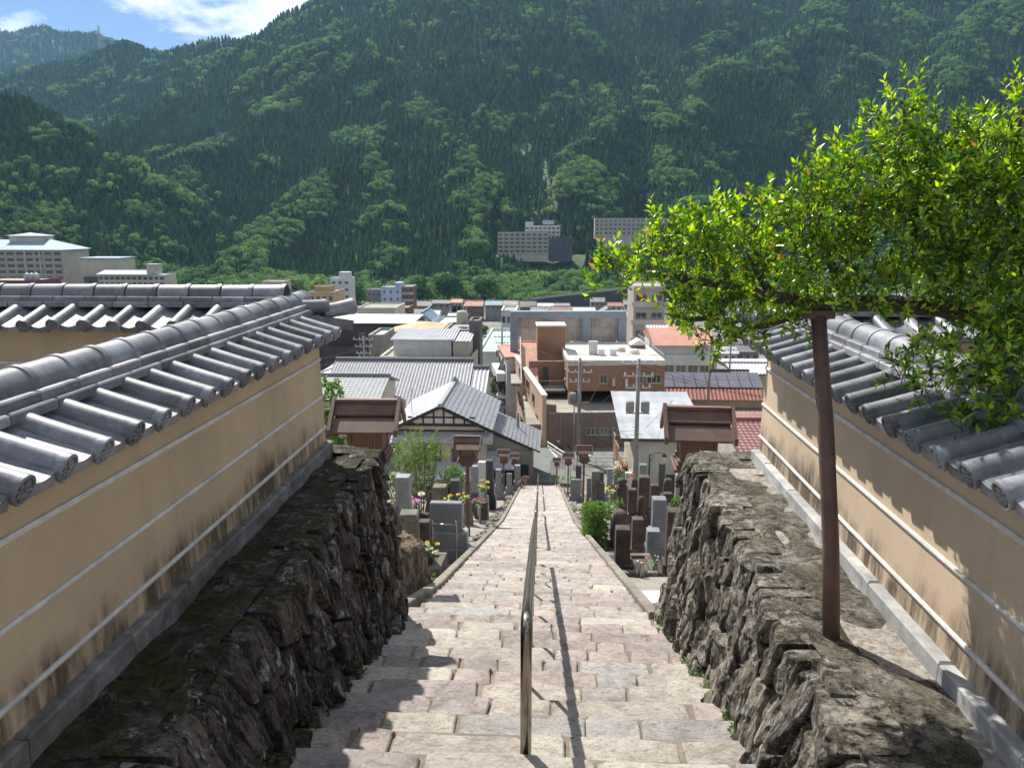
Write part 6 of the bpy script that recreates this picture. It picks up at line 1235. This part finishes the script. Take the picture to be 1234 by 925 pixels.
inst('sign_lettering', text_mesh('ホテル', 2.6, pm('sign_blue', (0.12, 0.2, 0.4), (0.1, 0.16, 0.32), 2)), o, (w*0.16, 0.15, H+2.5), (R(90), 0, 0))
block('grey service wing right of the stepped hillside hotel', 662, 690, 287, 602, 10, pm('dark_hotel_glass', (0.10, 0.11, 0.12), (0.07, 0.075, 0.08), 0.3), 2, 4, RSALM, base=-27, fm=FRAMEB)
o, w, H = block('long hillside hotel with rows of balcony windows', 717, 805, 263, 620, 14, HOTW, 4, 16, fh=3.1, ww=0.6, wh=0.45, band=HOTW, base=-24, fm=FRAMEB); solid(o, 'lower_hall', -w/2+6, w/2, -6, -0.5, 0, 8.2, HOTW)
for i in range(8): window(o, -w/2+9+i*5.6, -6.003, 2.5, 3.6, 3.6, 'front', FRAMEB)

# --- the brown building at the junction
BRN = pm('terracotta_render', (0.33, 0.19, 0.115), (0.27, 0.155, 0.095), 0.7, 0.85, 0.2, 25, 0.03, dirt=0.2); BRL = pm('pink_tan_render', (0.52, 0.36, 0.26), (0.44, 0.30, 0.215), 0.7, 0.85, 0.2, 25, 0.03, dirt=0.2); BRG = pm('mauve_brown_wall', (0.23, 0.165, 0.14), (0.18, 0.13, 0.115), 0.7, 0.85, 0.2, 25, 0.03, dirt=0.25); BFR = pm('blue_grey_steel_frame', (0.26, 0.31, 0.36), (0.20, 0.245, 0.29), 0.6, 0.5, 0.1, 20); RWH = pm('white_roof_deck', (0.66, 0.63, 0.57), (0.54, 0.51, 0.46), 0.4, 0.8, 0.2, 15); PANEL = pm('stained_backlit_sheet', (0.66, 0.62, 0.56), (0.46, 0.40, 0.35), 1.2, 0.7, 0.2, 20, dirt=0.5)
A = atY(684.8, 433.5, 75); Bq = atY(802, 433, 75.6); zb = -21.5; o = thing('building', 'brown office block on columns with white roof deck and steel frame', 'building', (A.x, 75, zb), math.atan2(0.6, Bq.x-A.x)); w = Bq.x-A.x; zt = A.z-zb; z0 = atY(684.8, 471, 75).z-zb; zd = -16.9-zb; D = 14.8
solid(o, 'upper_storey', 0, w, 0, D, z0, zt-0.55, BRN); solid(o, 'roof_deck', 0.25, w-0.25, 0.25, D-0.003, zt-0.548, zt-0.45, RWH)
for a in ((-0.03, w+0.03, -0.03, 0.2), (-0.03, 0.2, 0.203, D), (w-0.2, w+0.03, 0.203, D)): solid(o, 'parapet', *a, zt-0.547, zt-0.05, RWH)
for i in range(14): mb = MB(); x = w*i/13; mb.tube([(x, 0.08, zt-0.06), (x, 0.08, zt+0.45)], 0.02, 5); mb.obj('railing_post', FRAME, o)
mb = MB(); mb.tube([(0, 0.08, zt+0.45), (w, 0.08, zt+0.45)], 0.025, 5); mb.tube([(w-0.08, 0.1, zt+0.45), (w-0.08, D, zt+0.45)], 0.025, 5); mb.obj('railing', FRAME, o)
for i in range(16): mb = MB(); y = D*i/15+0.1; mb.tube([(w-0.08, y, zt-0.06), (w-0.08, y, zt+0.45)], 0.02, 5); mb.obj('railing_post', FRAME, o)
u = (802-684.8)/w
for px, ww, sh in ((728, 0.75, 2), (789, 1.35, 3), (771, 0.75, 2)): window(o, (px-684.8)/u, -0.004, zt-0.55-1.72, ww, 0.85, 'front', pm('cream_frame', (0.5, 0.46, 0.36), (0.4, 0.37, 0.3), 3), sh)
for px in (740, 755.5): solid(o, 'air_conditioner', (px-684.8)/u-0.12, (px-684.8)/u+0.12, -0.25, -0.004, z0+0.5, z0+1.2, WHITE)
window(o, -0.004, 3, zt-2.4, 0.8, 1.0, 'left', None, 1)
for x in (0.25, w*0.52, w*0.62, w-0.3): 
    for y in (0.3, 7): solid(o, 'column', x-0.2, x+0.2, y-0.2, y+0.2, zd-2, z0-0.003, BRL)
solid(o, 'undercroft_wall', 0.6, w-0.4, 8, 8.3, zd-2, z0-0.004, BRG); solid(o, 'undercroft_office', w*0.62, w-0.2, 1.2, 7.9, zd, z0-0.005, BRG); window(o, w*0.81, 1.197, zd+0.5, 2.4, 0.7, 'front', FRAMEB, 3)
solid(o, 'deck', -4.2, w+0.3, -8.0, 8, zd-0.3, zd, pm('stained_deck', (0.36, 0.33, 0.28), (0.22, 0.2, 0.17), 0.5, 0.9, 0.3, 20, dirt=0.6))
solid(o, 'stair_tower', -2.6, 0.35, 8.0, 11, z0, zt+2.15, BRN); solid(o, 'stair_tower_cap', -2.68, 0.43, 7.92, 11.08, zt+2.153, zt+2.3, RWH); solid(o, 'recess_wall', -3.6, -0.03, 4.6, 4.9, zd, zt-0.9, BRN); solid(o, 'door', -2.2, -1.6, 4.54, 4.597, zt-3.3, zt-1.5, FRAMEB); solid(o, 'balcony', -3.6, -0.04, 2.4, 4.597, zt-3.6, zt-3.4, GREY)
for i in range(8): mb = MB(); mb.tube([(-3.5+i*0.48, 2.45, zt-3.4), (-3.5+i*0.48, 2.45, zt-2.5)], 0.02, 4); mb.obj('balcony_post', FRAME, o)
mb = MB(); mb.tube([(-3.55, 2.45, zt-2.5), (-0.1, 2.45, zt-2.5)], 0.025, 4); mb.obj('balcony_rail', FRAME, o)
mb = MB(); mb.prism([(8.0, zt-0.2), (8.0, zt+0.5), (2.0, zt-3.2), (2.0, zt-3.9)], -4.4, -2.7, 'x'); mb.obj('sloping_stair', pm('salmon_stair_side', (0.58, 0.33, 0.23), (0.48, 0.27, 0.19), 1), o); mb = MB(); mb.prism([(8.0, zt+0.503), (8.0, zt+1.1), (2.0, zt-2.6), (2.0, zt-3.197)], -4.45, -4.35, 'x'); mb.obj('stair_balustrade', RWH, o)
# steel frame at roof back; stained sheets coloured pale for daylight showing through
yb_ = D+0.4; fz0, fz1 = zt-0.5, atY(690, 375.5, 90).z-zb; xl = atY(621, 376, 90).x-A.x+0.4; xr = atY(757, 376, 90).x-A.x+0.9; n = 3
solid(o, 'frame_beam', xl, xr, yb_, yb_+1.1, fz1-0.75, fz1, BFR)
for i in range(n+1): x = xl+(xr-xl-0.9)*i/n; solid(o, 'frame_post', x, x+0.9, yb_+0.003, yb_+1.097, fz0-(3.6 if i == 0 else 0), fz1-0.753, BFR if i else BFR)
solid(o, 'orange_leg', xl-0.05, xl+0.95, yb_-0.05, yb_+1.15, fz0-7, fz0-3.603, BRL); solid(o, 'terrace_wall', xl+0.96, 0, yb_+2, yb_+2.3, zd, fz0-0.2, pm('rust_orange_wall', (0.34, 0.18, 0.09), (0.26, 0.13, 0.07), 0.8)); solid(o, 'terrace_floor', xl, -0.05, 5.2, yb_+2, zt-3.6, zt-3.3, GREY)
for i in range(n):
    x0_ = xl+(xr-xl-0.9)*i/n+0.9; x1_ = xl+(xr-xl-0.9)*(i+1)/n; me = corrugated(x1_-x0_-0.02, fz1-0.76-fz0, 0.3, 0.03, PANEL, 'sheet_panel'); q = inst('sheet_panel', me, o); q.matrix_local = Matrix.Translation((x0_+0.01, yb_+1.0, fz0)) @ Matrix.Rotation(R(90), 4, 'X')
    solid(o, 'sheet_rail', x0_, x1_, yb_+0.75, yb_+0.85, (fz0+fz1)/2-0.2, (fz0+fz1)/2-0.1, RPALE)
for x, y, s in ((2.6, 6, 0.9), (3.5, 5.2, 0.65), (4.7, 5.2, 0.65), (6.2, 8, 0.5), (7.4, 6.6, 0.55)):
    if s > 0.6: solid(o, 'rooftop_unit', x, x+s, y, y+0.4, zt-0.45, zt-0.45+s*(1.5 if s > 0.8 else 1), WHITE)
    else: mb = MB(); mb.lathe([(s, 0), (s, 0.25), (s*0.8, 0.4), (0.1, 0.5)], 12); mb.obj('roof_vent', RWH, o, (x, y, zt-0.45), smooth=True)
solid(o, 'skylight', 7.6, 9.3, 10, 11.6, zt-0.45, zt-0.1, BRG); mb = MB(); mb.prism([(7.5, zt-0.097), (9.4, zt-0.097), (8.45, zt+0.5)], 9.9, 11.7, 'y'); mb.obj('skylight_cap', RWH, o)
# street wing and wall of the same block
A2, B2 = (-0.85, 66.0), (-4.2, 86.5); d = Vector((B2[0]-A2[0], B2[1]-A2[1])); L = d.length; o = thing('building', 'long pink tan street wing with ribbon windows along the road bend', 'building', (A2[0], A2[1], -22.0), math.atan2(d.y, d.x)-math.pi/2); zt2 = -14.1+22
solid(o, 'street_wall', 0, 0.35, 0, L, 0, zt2-0.12, BRL); solid(o, 'wall_coping', -0.06, 0.41, -0.05, L, zt2-0.117, zt2, RWH)
solid(o, 'end_wall', 0.353, 1.2, 0.0, 0.35, 0, zt2-0.9, BRG)
for i, (y, z, wd, h) in enumerate([(5.5, zt2-1.9, 1.3, 0.8), (9.5, zt2-1.5, 2.2, 0.9), (12.5, zt2-1.5, 1.6, 0.9), (15.5, zt2-1.4, 2.0, 0.9), (3.2, zt2-3.6, 1.2, 1.1), (8, zt2-4.2, 3.0, 0.9), (12, zt2-4.2, 3.0, 0.9), (16, zt2-4.2, 3.0, 0.9), (10, zt2-6.8, 2.2, 1.6), (14, zt2-7.0, 2.2, 1.6)]): window(o, -0.004, y, z, wd, h, 'left', FRAMEB, 2)
solid(o, 'garage_opening', -0.02, 0.0, 1.4, 3.6, 0.5, zt2-4.6, TIMBER); solid(o, 'door', -0.05, -0.004, 6.1, 7.0, 1.0, zt2-5.6, MAROON)
o2 = thing('building', 'white balcony house continuing the pink tan street wing', 'building', (B2[0], B2[1]+0.05, -23.5), o.rotation_euler.z); solid(o2, 'wall', -0.9, 4, 0, 9, 0, 9.0, WHITE); solid(o2, 'roof_edge', -1.1, 4.1, -0.1, 9.1, 9.003, 9.25, RSALM)
for z in (1.6, 4.4, 6.8):
    for y in (2, 5, 7.5): window(o2, -0.904, y, z, 1.4, 1.3, 'left', FRAMEB)
for z in (3.8, 6.3): solid(o2, 'balcony', -1.9, -0.95, 1, 8, z, z+0.9, WHITE)
A3, B3 = atY(661, 497, 66), atY(752, 497, 66.6); o = thing('street_wall', 'mauve brown street wall with a row of narrow windows by the parking lot', 'building', (A3.x, 66, -19.4), math.atan2(0.6, B3.x-A3.x)); w = B3.x-A3.x+0.6; h = A3.z+19.4; solid(o, 'wall', 0, w, 0, 0.4, 0, h-0.1, BRG); solid(o, 'coping', -0.04, w+0.04, -0.05, 0.45, h-0.097, h+0.02, GREY)
u = (752-661)/(B3.x-A3.x)
for i in range(8): window(o, (709.5+i*5.4-661)/u, -0.004, h-2.0, 0.30, 0.62, 'front', FRAME, 1)
for i in range(4): solid(o, 'pipe', 1.0+i*1.5, 1.05+i*1.5, -0.05, -0.004, 0.3, h-0.2, GREY)
solid(o, 'notice_plate', 0.75, 1.05, -0.03, -0.003, 1.1, 1.35, WHITE)
# --- shed, solar roof row, red roofs on the right
P0, P1 = atY(768, 527, 51), atY(848, 529, 51); zb = -18.1; o = thing('shed', 'cream ribbed metal shed with pale sheet roof behind the graves', 'shed', (P0.x, 51, zb)); w = P1.x-P0.x; H = P0.z-zb; me = corrugated(w, H-0.05, 0.32, 0.015, pm('cream_metal_siding', (0.52, 0.53, 0.47), (0.44, 0.45, 0.4), 0.6, 0.6, 0.1, 20), 'siding'); q = inst('siding', me, o); q.matrix_local = Matrix.Rotation(R(90), 4, 'X'); solid(o, 'wall', 0, w, 0.09, 9, 0, H-0.06, CREAM)
for i in range(7): me = corrugated(w+1.5, 1.55, 0.9, 0.008, RPALE, 'roof_sheet', 0.03); q = inst('roof_sheet', me, o); q.matrix_local = Matrix.Translation((-1.1, -0.5+i*1.45, H+0.02+i*1.45*0.10-0.0)) @ Matrix.Rotation(math.atan(0.12), 4, 'X')
solid(o, 'fascia', -1.1, w+0.4, -0.55, -0.47, H-0.14, H+0.07, FRAMEB); solid(o, 'door', w*0.45, w*0.45+0.8, -0.06, -0.03, 0.2, 1.9, FRAMEB)
for i in range(5): solid(o, 'side_screen', -0.9, -0.82, 0.5+i*1.6, 1.9+i*1.6, 0.4, 2.6-0.2*(i % 2), WOODL)
Pa, Pb = atY(802, 475, 84), atY(925, 478, 84); zb = -23; o = thing('building', 'long low building with solar panels above a red tile edge', 'building', (Pa.x, 84, zb)); w = Pb.x-Pa.x; H = atY(850, 481, 84).z-zb; solid(o, 'wall', 0, w, 0.6, 9, 0, H, pm('yellow_cream_wall', (0.5, 0.42, 0.26), (0.4, 0.33, 0.2), 0.6)); me = corrugated(w, 1.7, 0.4, 0.05, RRED, 'tile_edge'); q = inst('tile_edge', me, o); q.matrix_local = Matrix.Translation((0, 0, H-0.05)) @ Matrix.Rotation(R(32), 4, 'X')
nx = 9
for r in range(2):
    for i in range(nx):
        mb = MB(); mb.bbox(0.02, w/nx-0.04, 0.02, 1.5, 0, 0.05, 0.01); q = mb.obj('solar_panel', RPURP, o); q.matrix_local = Matrix.Translation((w*i/nx, 1.55+1.5*r*math.cos(R(22)), H+0.95+1.5*r*math.sin(R(22)))) @ Matrix.Rotation(R(22), 4, 'X')
mb = MB(); mb.prism([(1.4, H), (4.6, H+2.1), (7.6, H+0.8), (7.6, H), ], 0, w, 'x'); mb.obj('roof', RDARK, o); solid(o, 'lower_wall', 0.2, w-0.3, -0.5, 0.55, 0, H-1.0, BRG); mb = MB(); mb.tube([(w-0.6, -0.3, H-1.6), (w-0.2, -0.2, H+1.0)], 0.07, 6); mb.obj('downpipe', WHITE, o)
o, w, H = block('white two storey hall with salmon roof and glazed upper floor', 800, 858, 416, 105, 12, WHITE, 1, 4, RSALM, fh=5.0, ww=0.85, wh=0.28); mb = MB(); mb.prism([(-0.8, H+0.105), (6, H+1.6), (12.8, H+0.105)], -w/2-1.5, w/2+0.6, 'x'); mb.obj('tiled_roof', RSALM, o); solid(o, 'white_band', -w/2-0.1, w/2+0.1, -0.3, -0.06, H-2.6, H-1.2, WHITE); solid(o, 'white_band', -w/2-0.1, w/2+0.1, -0.3, -0.06, H-6.9, H-5.2, WHITE)
house('grey gabled house with white hipped roof behind the brown office block', 783, 803, 400, 391, 118, 6, WHITE, RPALE, 'x', cols=2); slope_roof('house', 'blue grey ribbed roof house at the right edge beyond solar panels', 872, 935, 437, 450, 128, 121, CREAM, RTILE, 0.5, 0.06); house('dark weatherboard house below the blue grey ribbed roof', 858, 905, 458, 449, 104, 6, pm('dkboard', (0.05, 0.052, 0.06), (0.035, 0.035, 0.04), 1), RDARK, 'x', cols=4)
house('salmon roofed house behind the white hall', 790, 830, 398, 390, 128, 8, WHITE, RSALM, 'x', cols=3)
slope_roof('house', 'dark red ribbed roof house behind the sunlit wall end', 868, 945, 506, 548, 50, 44.5, CREAM, RMAU, 0.3, 0.025, trim=RMAU, rows=12)
# --- street lamp, poles, cables, signs
POLE = pm('concrete_pole', (0.30, 0.295, 0.285), (0.22, 0.215, 0.21), 1.5, 0.85, 0.2, 30); CABLE = pm('black_cable', (0.03, 0.03, 0.03), (0.02, 0.02, 0.02), 2, 0.6, 0.0, 10); CERAM = pm('porcelain', (0.6, 0.6, 0.6), (0.5, 0.5, 0.5), 3, 0.3, 0.0, 10)
TOPS = {}
def utility_pole(key, label, px, pyt, Y, r=0.16, arms=3, trans=True, boxes=1):
    T = atY(px, pyt, Y); zg = ground_z(T.x, Y)-0.2; o = thing('utility_pole', label, 'pole', (T.x, Y, zg), 0, 'utility poles along the road'); H = T.z-zg; mb = MB(); mb.tube([(0, 0, 0), (0, 0, H)], [r, r*0.72], 12); mb.obj('pole', POLE, o, smooth=True); TOPS[key] = (T, H, zg)
    for i in range(arms):
        z = H-0.35-0.75*i; l = 1.1-0.15*i; mb = MB(); mb.box(-l, l, -r-0.08, -r+0.02, z-0.04, z+0.04); mb.obj('crossarm', POLE, o)
        for x in (-l+0.1, -l*0.35, l*0.35, l-0.1): mb = MB(); mb.lathe([(0.035, 0), (0.06, 0.04), (0.04, 0.08), (0.06, 0.12), (0.03, 0.2)], 8); mb.obj('insulator', CERAM, o, (x, -r-0.03, z+0.041), smooth=True)
    if trans:
        for s in (-1, 1)[:boxes]: mb = MB(); mb.lathe([(0.05, 0), (0.27, 0.03), (0.27, 0.62), (0.22, 0.70), (0.05, 0.72)], 14); mb.obj('transformer', POLE, o, (s*0.48, -0.1, H-3.4), smooth=True)
        mb = MB(); mb.box(-0.75, 0.75, -r-0.06, -r+0.02, H-3.5, H-3.42); mb.obj('bracket', POLE, o)
    for i in range(5): mb = MB(); s = 1 if i % 2 else -1; mb.tube([(0, 0, H-4.4-i*0.45), (s*0.33, 0, H-4.4-i*0.45)], 0.014, 5); mb.obj('step_bolt', STEEL, o)
    return o
utility_pole('a', 'grey utility pole with transformer in front of the brown office block', 699, 431, 60); utility_pole('b', 'grey utility pole with twin arms beside the cream shed', 770, 432, 49.5, arms=3, boxes=2); utility_pole('c', 'plain pole before the solar panel roof', 857, 412, 78, 0.15, 1, False); utility_pole('d', 'pole among roofs beyond the solar panels', 881, 412, 110, 0.15, 2, False); utility_pole('e', 'utility pole at the road bend by the green depot', 605, 395, 96, 0.15, 3, True); utility_pole('f', 'pale utility pole with white insulators before the dark hall', 438, 405, 84, 0.14, 3, False); utility_pole('g', 'grey pole beside the tiled side wing', 624, 497, 56, 0.15, 0, False)
def cable(label, a, b, sag, r=0.012, group='overhead cables'):
    a, b = Vector(a), Vector(b); pts = [a.lerp(b, t/14)-Vector((0, 0, sag*4*(t/14)*(1-t/14))) for t in range(15)]; mb = MB(); mb.tube([p-a for p in pts], r, 5); tag(mb.obj('cable', CABLE, None, tuple(a)), label, 'cable', group)
def tp(k, dx, dz): T = TOPS[k][0]; return (T.x+dx, T.y, T.z+dz)
ORD = ('highest', 'second highest', 'third highest', 'lowest')
for i, dx in enumerate((-0.9, 0, 0.9)): cable('%s overhead cable strung between the two transformer poles' % ('highest', 'middle', 'lowest')[i], tp('a', dx, -0.3-0.1*i), tp('b', dx, -0.3-0.1*i), 0.5); cable('overhead cable from the %s insulator of the transformer pole to the road bend pole' % ('outer roadside', 'middle', 'inner')[i], tp('a', dx, -0.35), tp('e', dx, -0.3), 0.9); cable('%s overhead cable from the twin arm pole over the red roof' % ('highest', 'middle', 'lowest')[i], tp('b', dx, -0.4), (22+dx, 58, -12.6-0.2*i), 0.7)
for i in range(4): cable('%s telephone cable slung below the transformers' % ORD[i], tp('a', 0.1, -4.4-0.35*i), tp('b', -0.1, -4.6-0.3*i), 0.5+0.1*i)
for i in range(3): cable('%s service cable fanning from the pole to the brown office block' % ('highest', 'middle', 'lowest')[i], tp('a', 0.1, -4.2-0.3*i), (2.6+2.2*i, 74.9, -13.6-0.3*i), 0.3); cable('%s cable across the dark hall to the pale pole' % ('highest', 'middle', 'lowest')[i], tp('f', 0, -1.2-0.8*i), (-32, 84, -15.2-0.6*i), 0.4)
cable('cable crossing in front of the long ribbed roof', tp('f', 0, -3.6), tp('g', 0, -0.1), 0.6); cable('cable from the plain pole to the twin arm pole', tp('c', 0, -0.3), tp('b', 0.5, -4.5), 0.6); cable('cable from plain pole to the pole among roofs', tp('c', 0, -0.3), tp('d', 0, -0.4), 0.6)
T = atY(692, 489, 57); zg = ground_z(T.x, 57); mb = MB(); mb.tube([(0, 0, -0.2), (0, 0, T.z-zg)], [0.07, 0.05], 10); tag(mb.obj('steel_pole', STEEL, None, (T.x, 57, zg), smooth=True), 'thin pale steel pole left of the transformer pole', 'pole')
o = thing('street_lantern', 'black street lantern with curved arm before the cream shed', 'street lamp', (atY(783, 547, 46).x, 46, ground_z(5, 46)-0.2)); z = atY(783, 547, 46).z-o.location.z; mb = MB(); mb.tube([(0, 0, 0), (0, 0, z)], 0.05, 8); mb.obj('post', CABLE, o, smooth=True); mb = MB(); mb.tube([(0, 0, z-0.1), (0.25, 0, z+0.05), (0.6, 0, z+0.1), (0.85, 0, z+0.02)], 0.025, 6); mb.tube([(0, 0, z-0.5), (0.3, 0, z-0.05)], 0.018, 5); mb.obj('arm', CABLE, o); mb = MB(); mb.lathe([(0.08, -0.45), (0.17, -0.12), (0.02, 0.0)], 6, (0.85, 0, z)); mb.obj('lamp_glass', pm('frosted_glass', (0.6, 0.6, 0.58), (0.5, 0.5, 0.48), 3, 0.3), o); mb = MB(); mb.lathe([(0.2, -0.13), (0.12, -0.03), (0.01, 0.08)], 6, (0.85, 0, z)); mb.obj('lamp_cap', CABLE, o)
PURP = pm('purple_sign_face', (0.10, 0.02, 0.16), (0.08, 0.015, 0.13), 1, 0.5, 0.0, 10, 0.0); P = atY(603.5, 484, 72); o = thing('purple_sign', 'purple rectangular sign with white characters at the road bend', 'sign', (P.x, 72, ground_z(P.x, 72)-0.2)); z = P.z-o.location.z; solid(o, 'board', -0.42, 0.42, -0.06, 0.06, z-0.31, z+0.31, PURP); solid(o, 'frame', -0.46, 0.46, -0.045, 0.055, z-0.35, z-0.313, GR['pale']); solid(o, 'frame', 0.423, 0.46, -0.045, 0.055, z-0.312, z+0.35, GR['pale']); mb = MB(); mb.tube([(0.5, 0, 0), (0.5, 0, z+0.4)], 0.04, 6); mb.obj('post', GR['pale'], o)
inst('lettering', text_mesh('会館', 0.36, WHITE, 0.006), o, (0, -0.066, z-0.08), (R(90), 0, 0))
for lab, px0, px1, py0, py1, Y in [('white upright board beside the thin lantern at the stair foot', 664, 671, 554, 572, 51), ('white sheet hanging behind the smaller lantern', 672, 681, 549, 565, 53), ('crumpled white sheet beside the smaller lantern', 688, 695, 548, 566, 47)]:
    a, b = atY(px0, py0, Y), atY(px1, py1, Y); o = thing('white_board', lab, 'board', ((a.x+b.x)/2, Y, ground_z(a.x, Y)-0.1)); w = b.x-a.x; z1, z0 = a.z-o.location.z, b.z-o.location.z; mb = MB(); n = 8
    mb.add([(-w/2+w*i/n, 0.03*math.sin(i*1.7)*(0 if 'upright' in lab else 1)+t, zz) for t in (0, 0.02) for zz in (z0, z1) for i in range(n+1)], [(i, i+1, n+2+i, n+1+i) for i in range(n)]+[(2*n+3+i, 2*n+2+i, 3*n+3+i, 3*n+4+i) for i in range(n)]); mb.obj('panel', pm('bright_white_sheet', (0.8, 0.8, 0.8), (0.72, 0.72, 0.73), 3, 0.6, 0.1, 10), o); mb = MB(); mb.tube([(-w/2, 0.03, 0), (-w/2, 0.03, z1)], 0.02, 5); mb.tube([(w/2, 0.03, 0), (w/2, 0.03, z1)], 0.02, 5); mb.obj('frame_legs', STEEL, o)
a, b = atZ(660, 537, -18.2), atZ(688, 553, -18.0); o = thing('guard_rail', 'white road guard rail curving past the junction', 'guard rail', (a.x, a.y, ground_z(a.x, a.y))); d = Vector((b.x-a.x, b.y-a.y, 0)); mb = MB(); mb.tube([(0, 0, 0.7), tuple(d*0.5+Vector((0, 0, 0.72))), tuple(d+Vector((0, 0, 0.75)))], 0.05, 6); mb.tube([(0, 0, 0.4), tuple(d*0.5+Vector((0, 0, 0.42))), tuple(d+Vector((0, 0, 0.45)))], 0.05, 6); mb.obj('rail', PAINT, o)
for t in (0, 0.33, 0.66, 1): mb = MB(); p = d*t; mb.tube([(p.x, p.y, -0.2), (p.x, p.y, 0.8)], 0.045, 6); mb.obj('post', PAINT, o)
a, b = atZ(697, 559, -17.9), atZ(760, 559, -17.9); o = thing('guard_pipe', 'low white pipe barrier edging the parking lot', 'barrier', (a.x, a.y, ground_z(a.x, a.y))); L = b.x-a.x; mb = MB(); mb.tube([(0, 0, 0.6), (L, 0, 0.6)], 0.04, 6); mb.tube([(0, 0, 0.3), (L, 0, 0.3)], 0.03, 6); mb.obj('rail', PAINT, o)
for i in range(4): mb = MB(); mb.tube([(L*i/3, 0, -0.2), (L*i/3, 0, 0.6)], 0.04, 6); mb.obj('post', PAINT, o)
# pylons on the far ridges
for lab, px, pyb, Y, H in [('steel lattice pylon on the far left ridge', 74, 66, 2350, 42), ('steel lattice pylon on the near skyline ridge', 121, 49, 1900, 46)]:
    P = atY(px, pyb+8, Y); o = thing('pylon', lab, 'pylon', tuple(P)); mb = MB(); hw = 4
    for sx in (-1, 1):
        for sy in (-1, 1): mb.tube([(sx*hw, sy*hw, -8), (sx*0.6, sy*0.6, H)], 0.5, 4)
    for i in range(6): z = H*i/6; q = hw-(hw-0.6)*i/6; q2 = hw-(hw-0.6)*(i+1)/6; mb.tube([(-q, -q, z), (q2, -q2, z+H/6)], 0.3, 4); mb.tube([(q, -q, z), (-q2, -q2, z+H/6)], 0.3, 4)
    mb.obj('lattice', FRAME, o)
    for z in (0.7, 0.82, 0.94): mb = MB(); mb.tube([(-8, 0, H*z), (8, 0, H*z)], 0.4, 4); mb.obj('crossarm', FRAME, o)
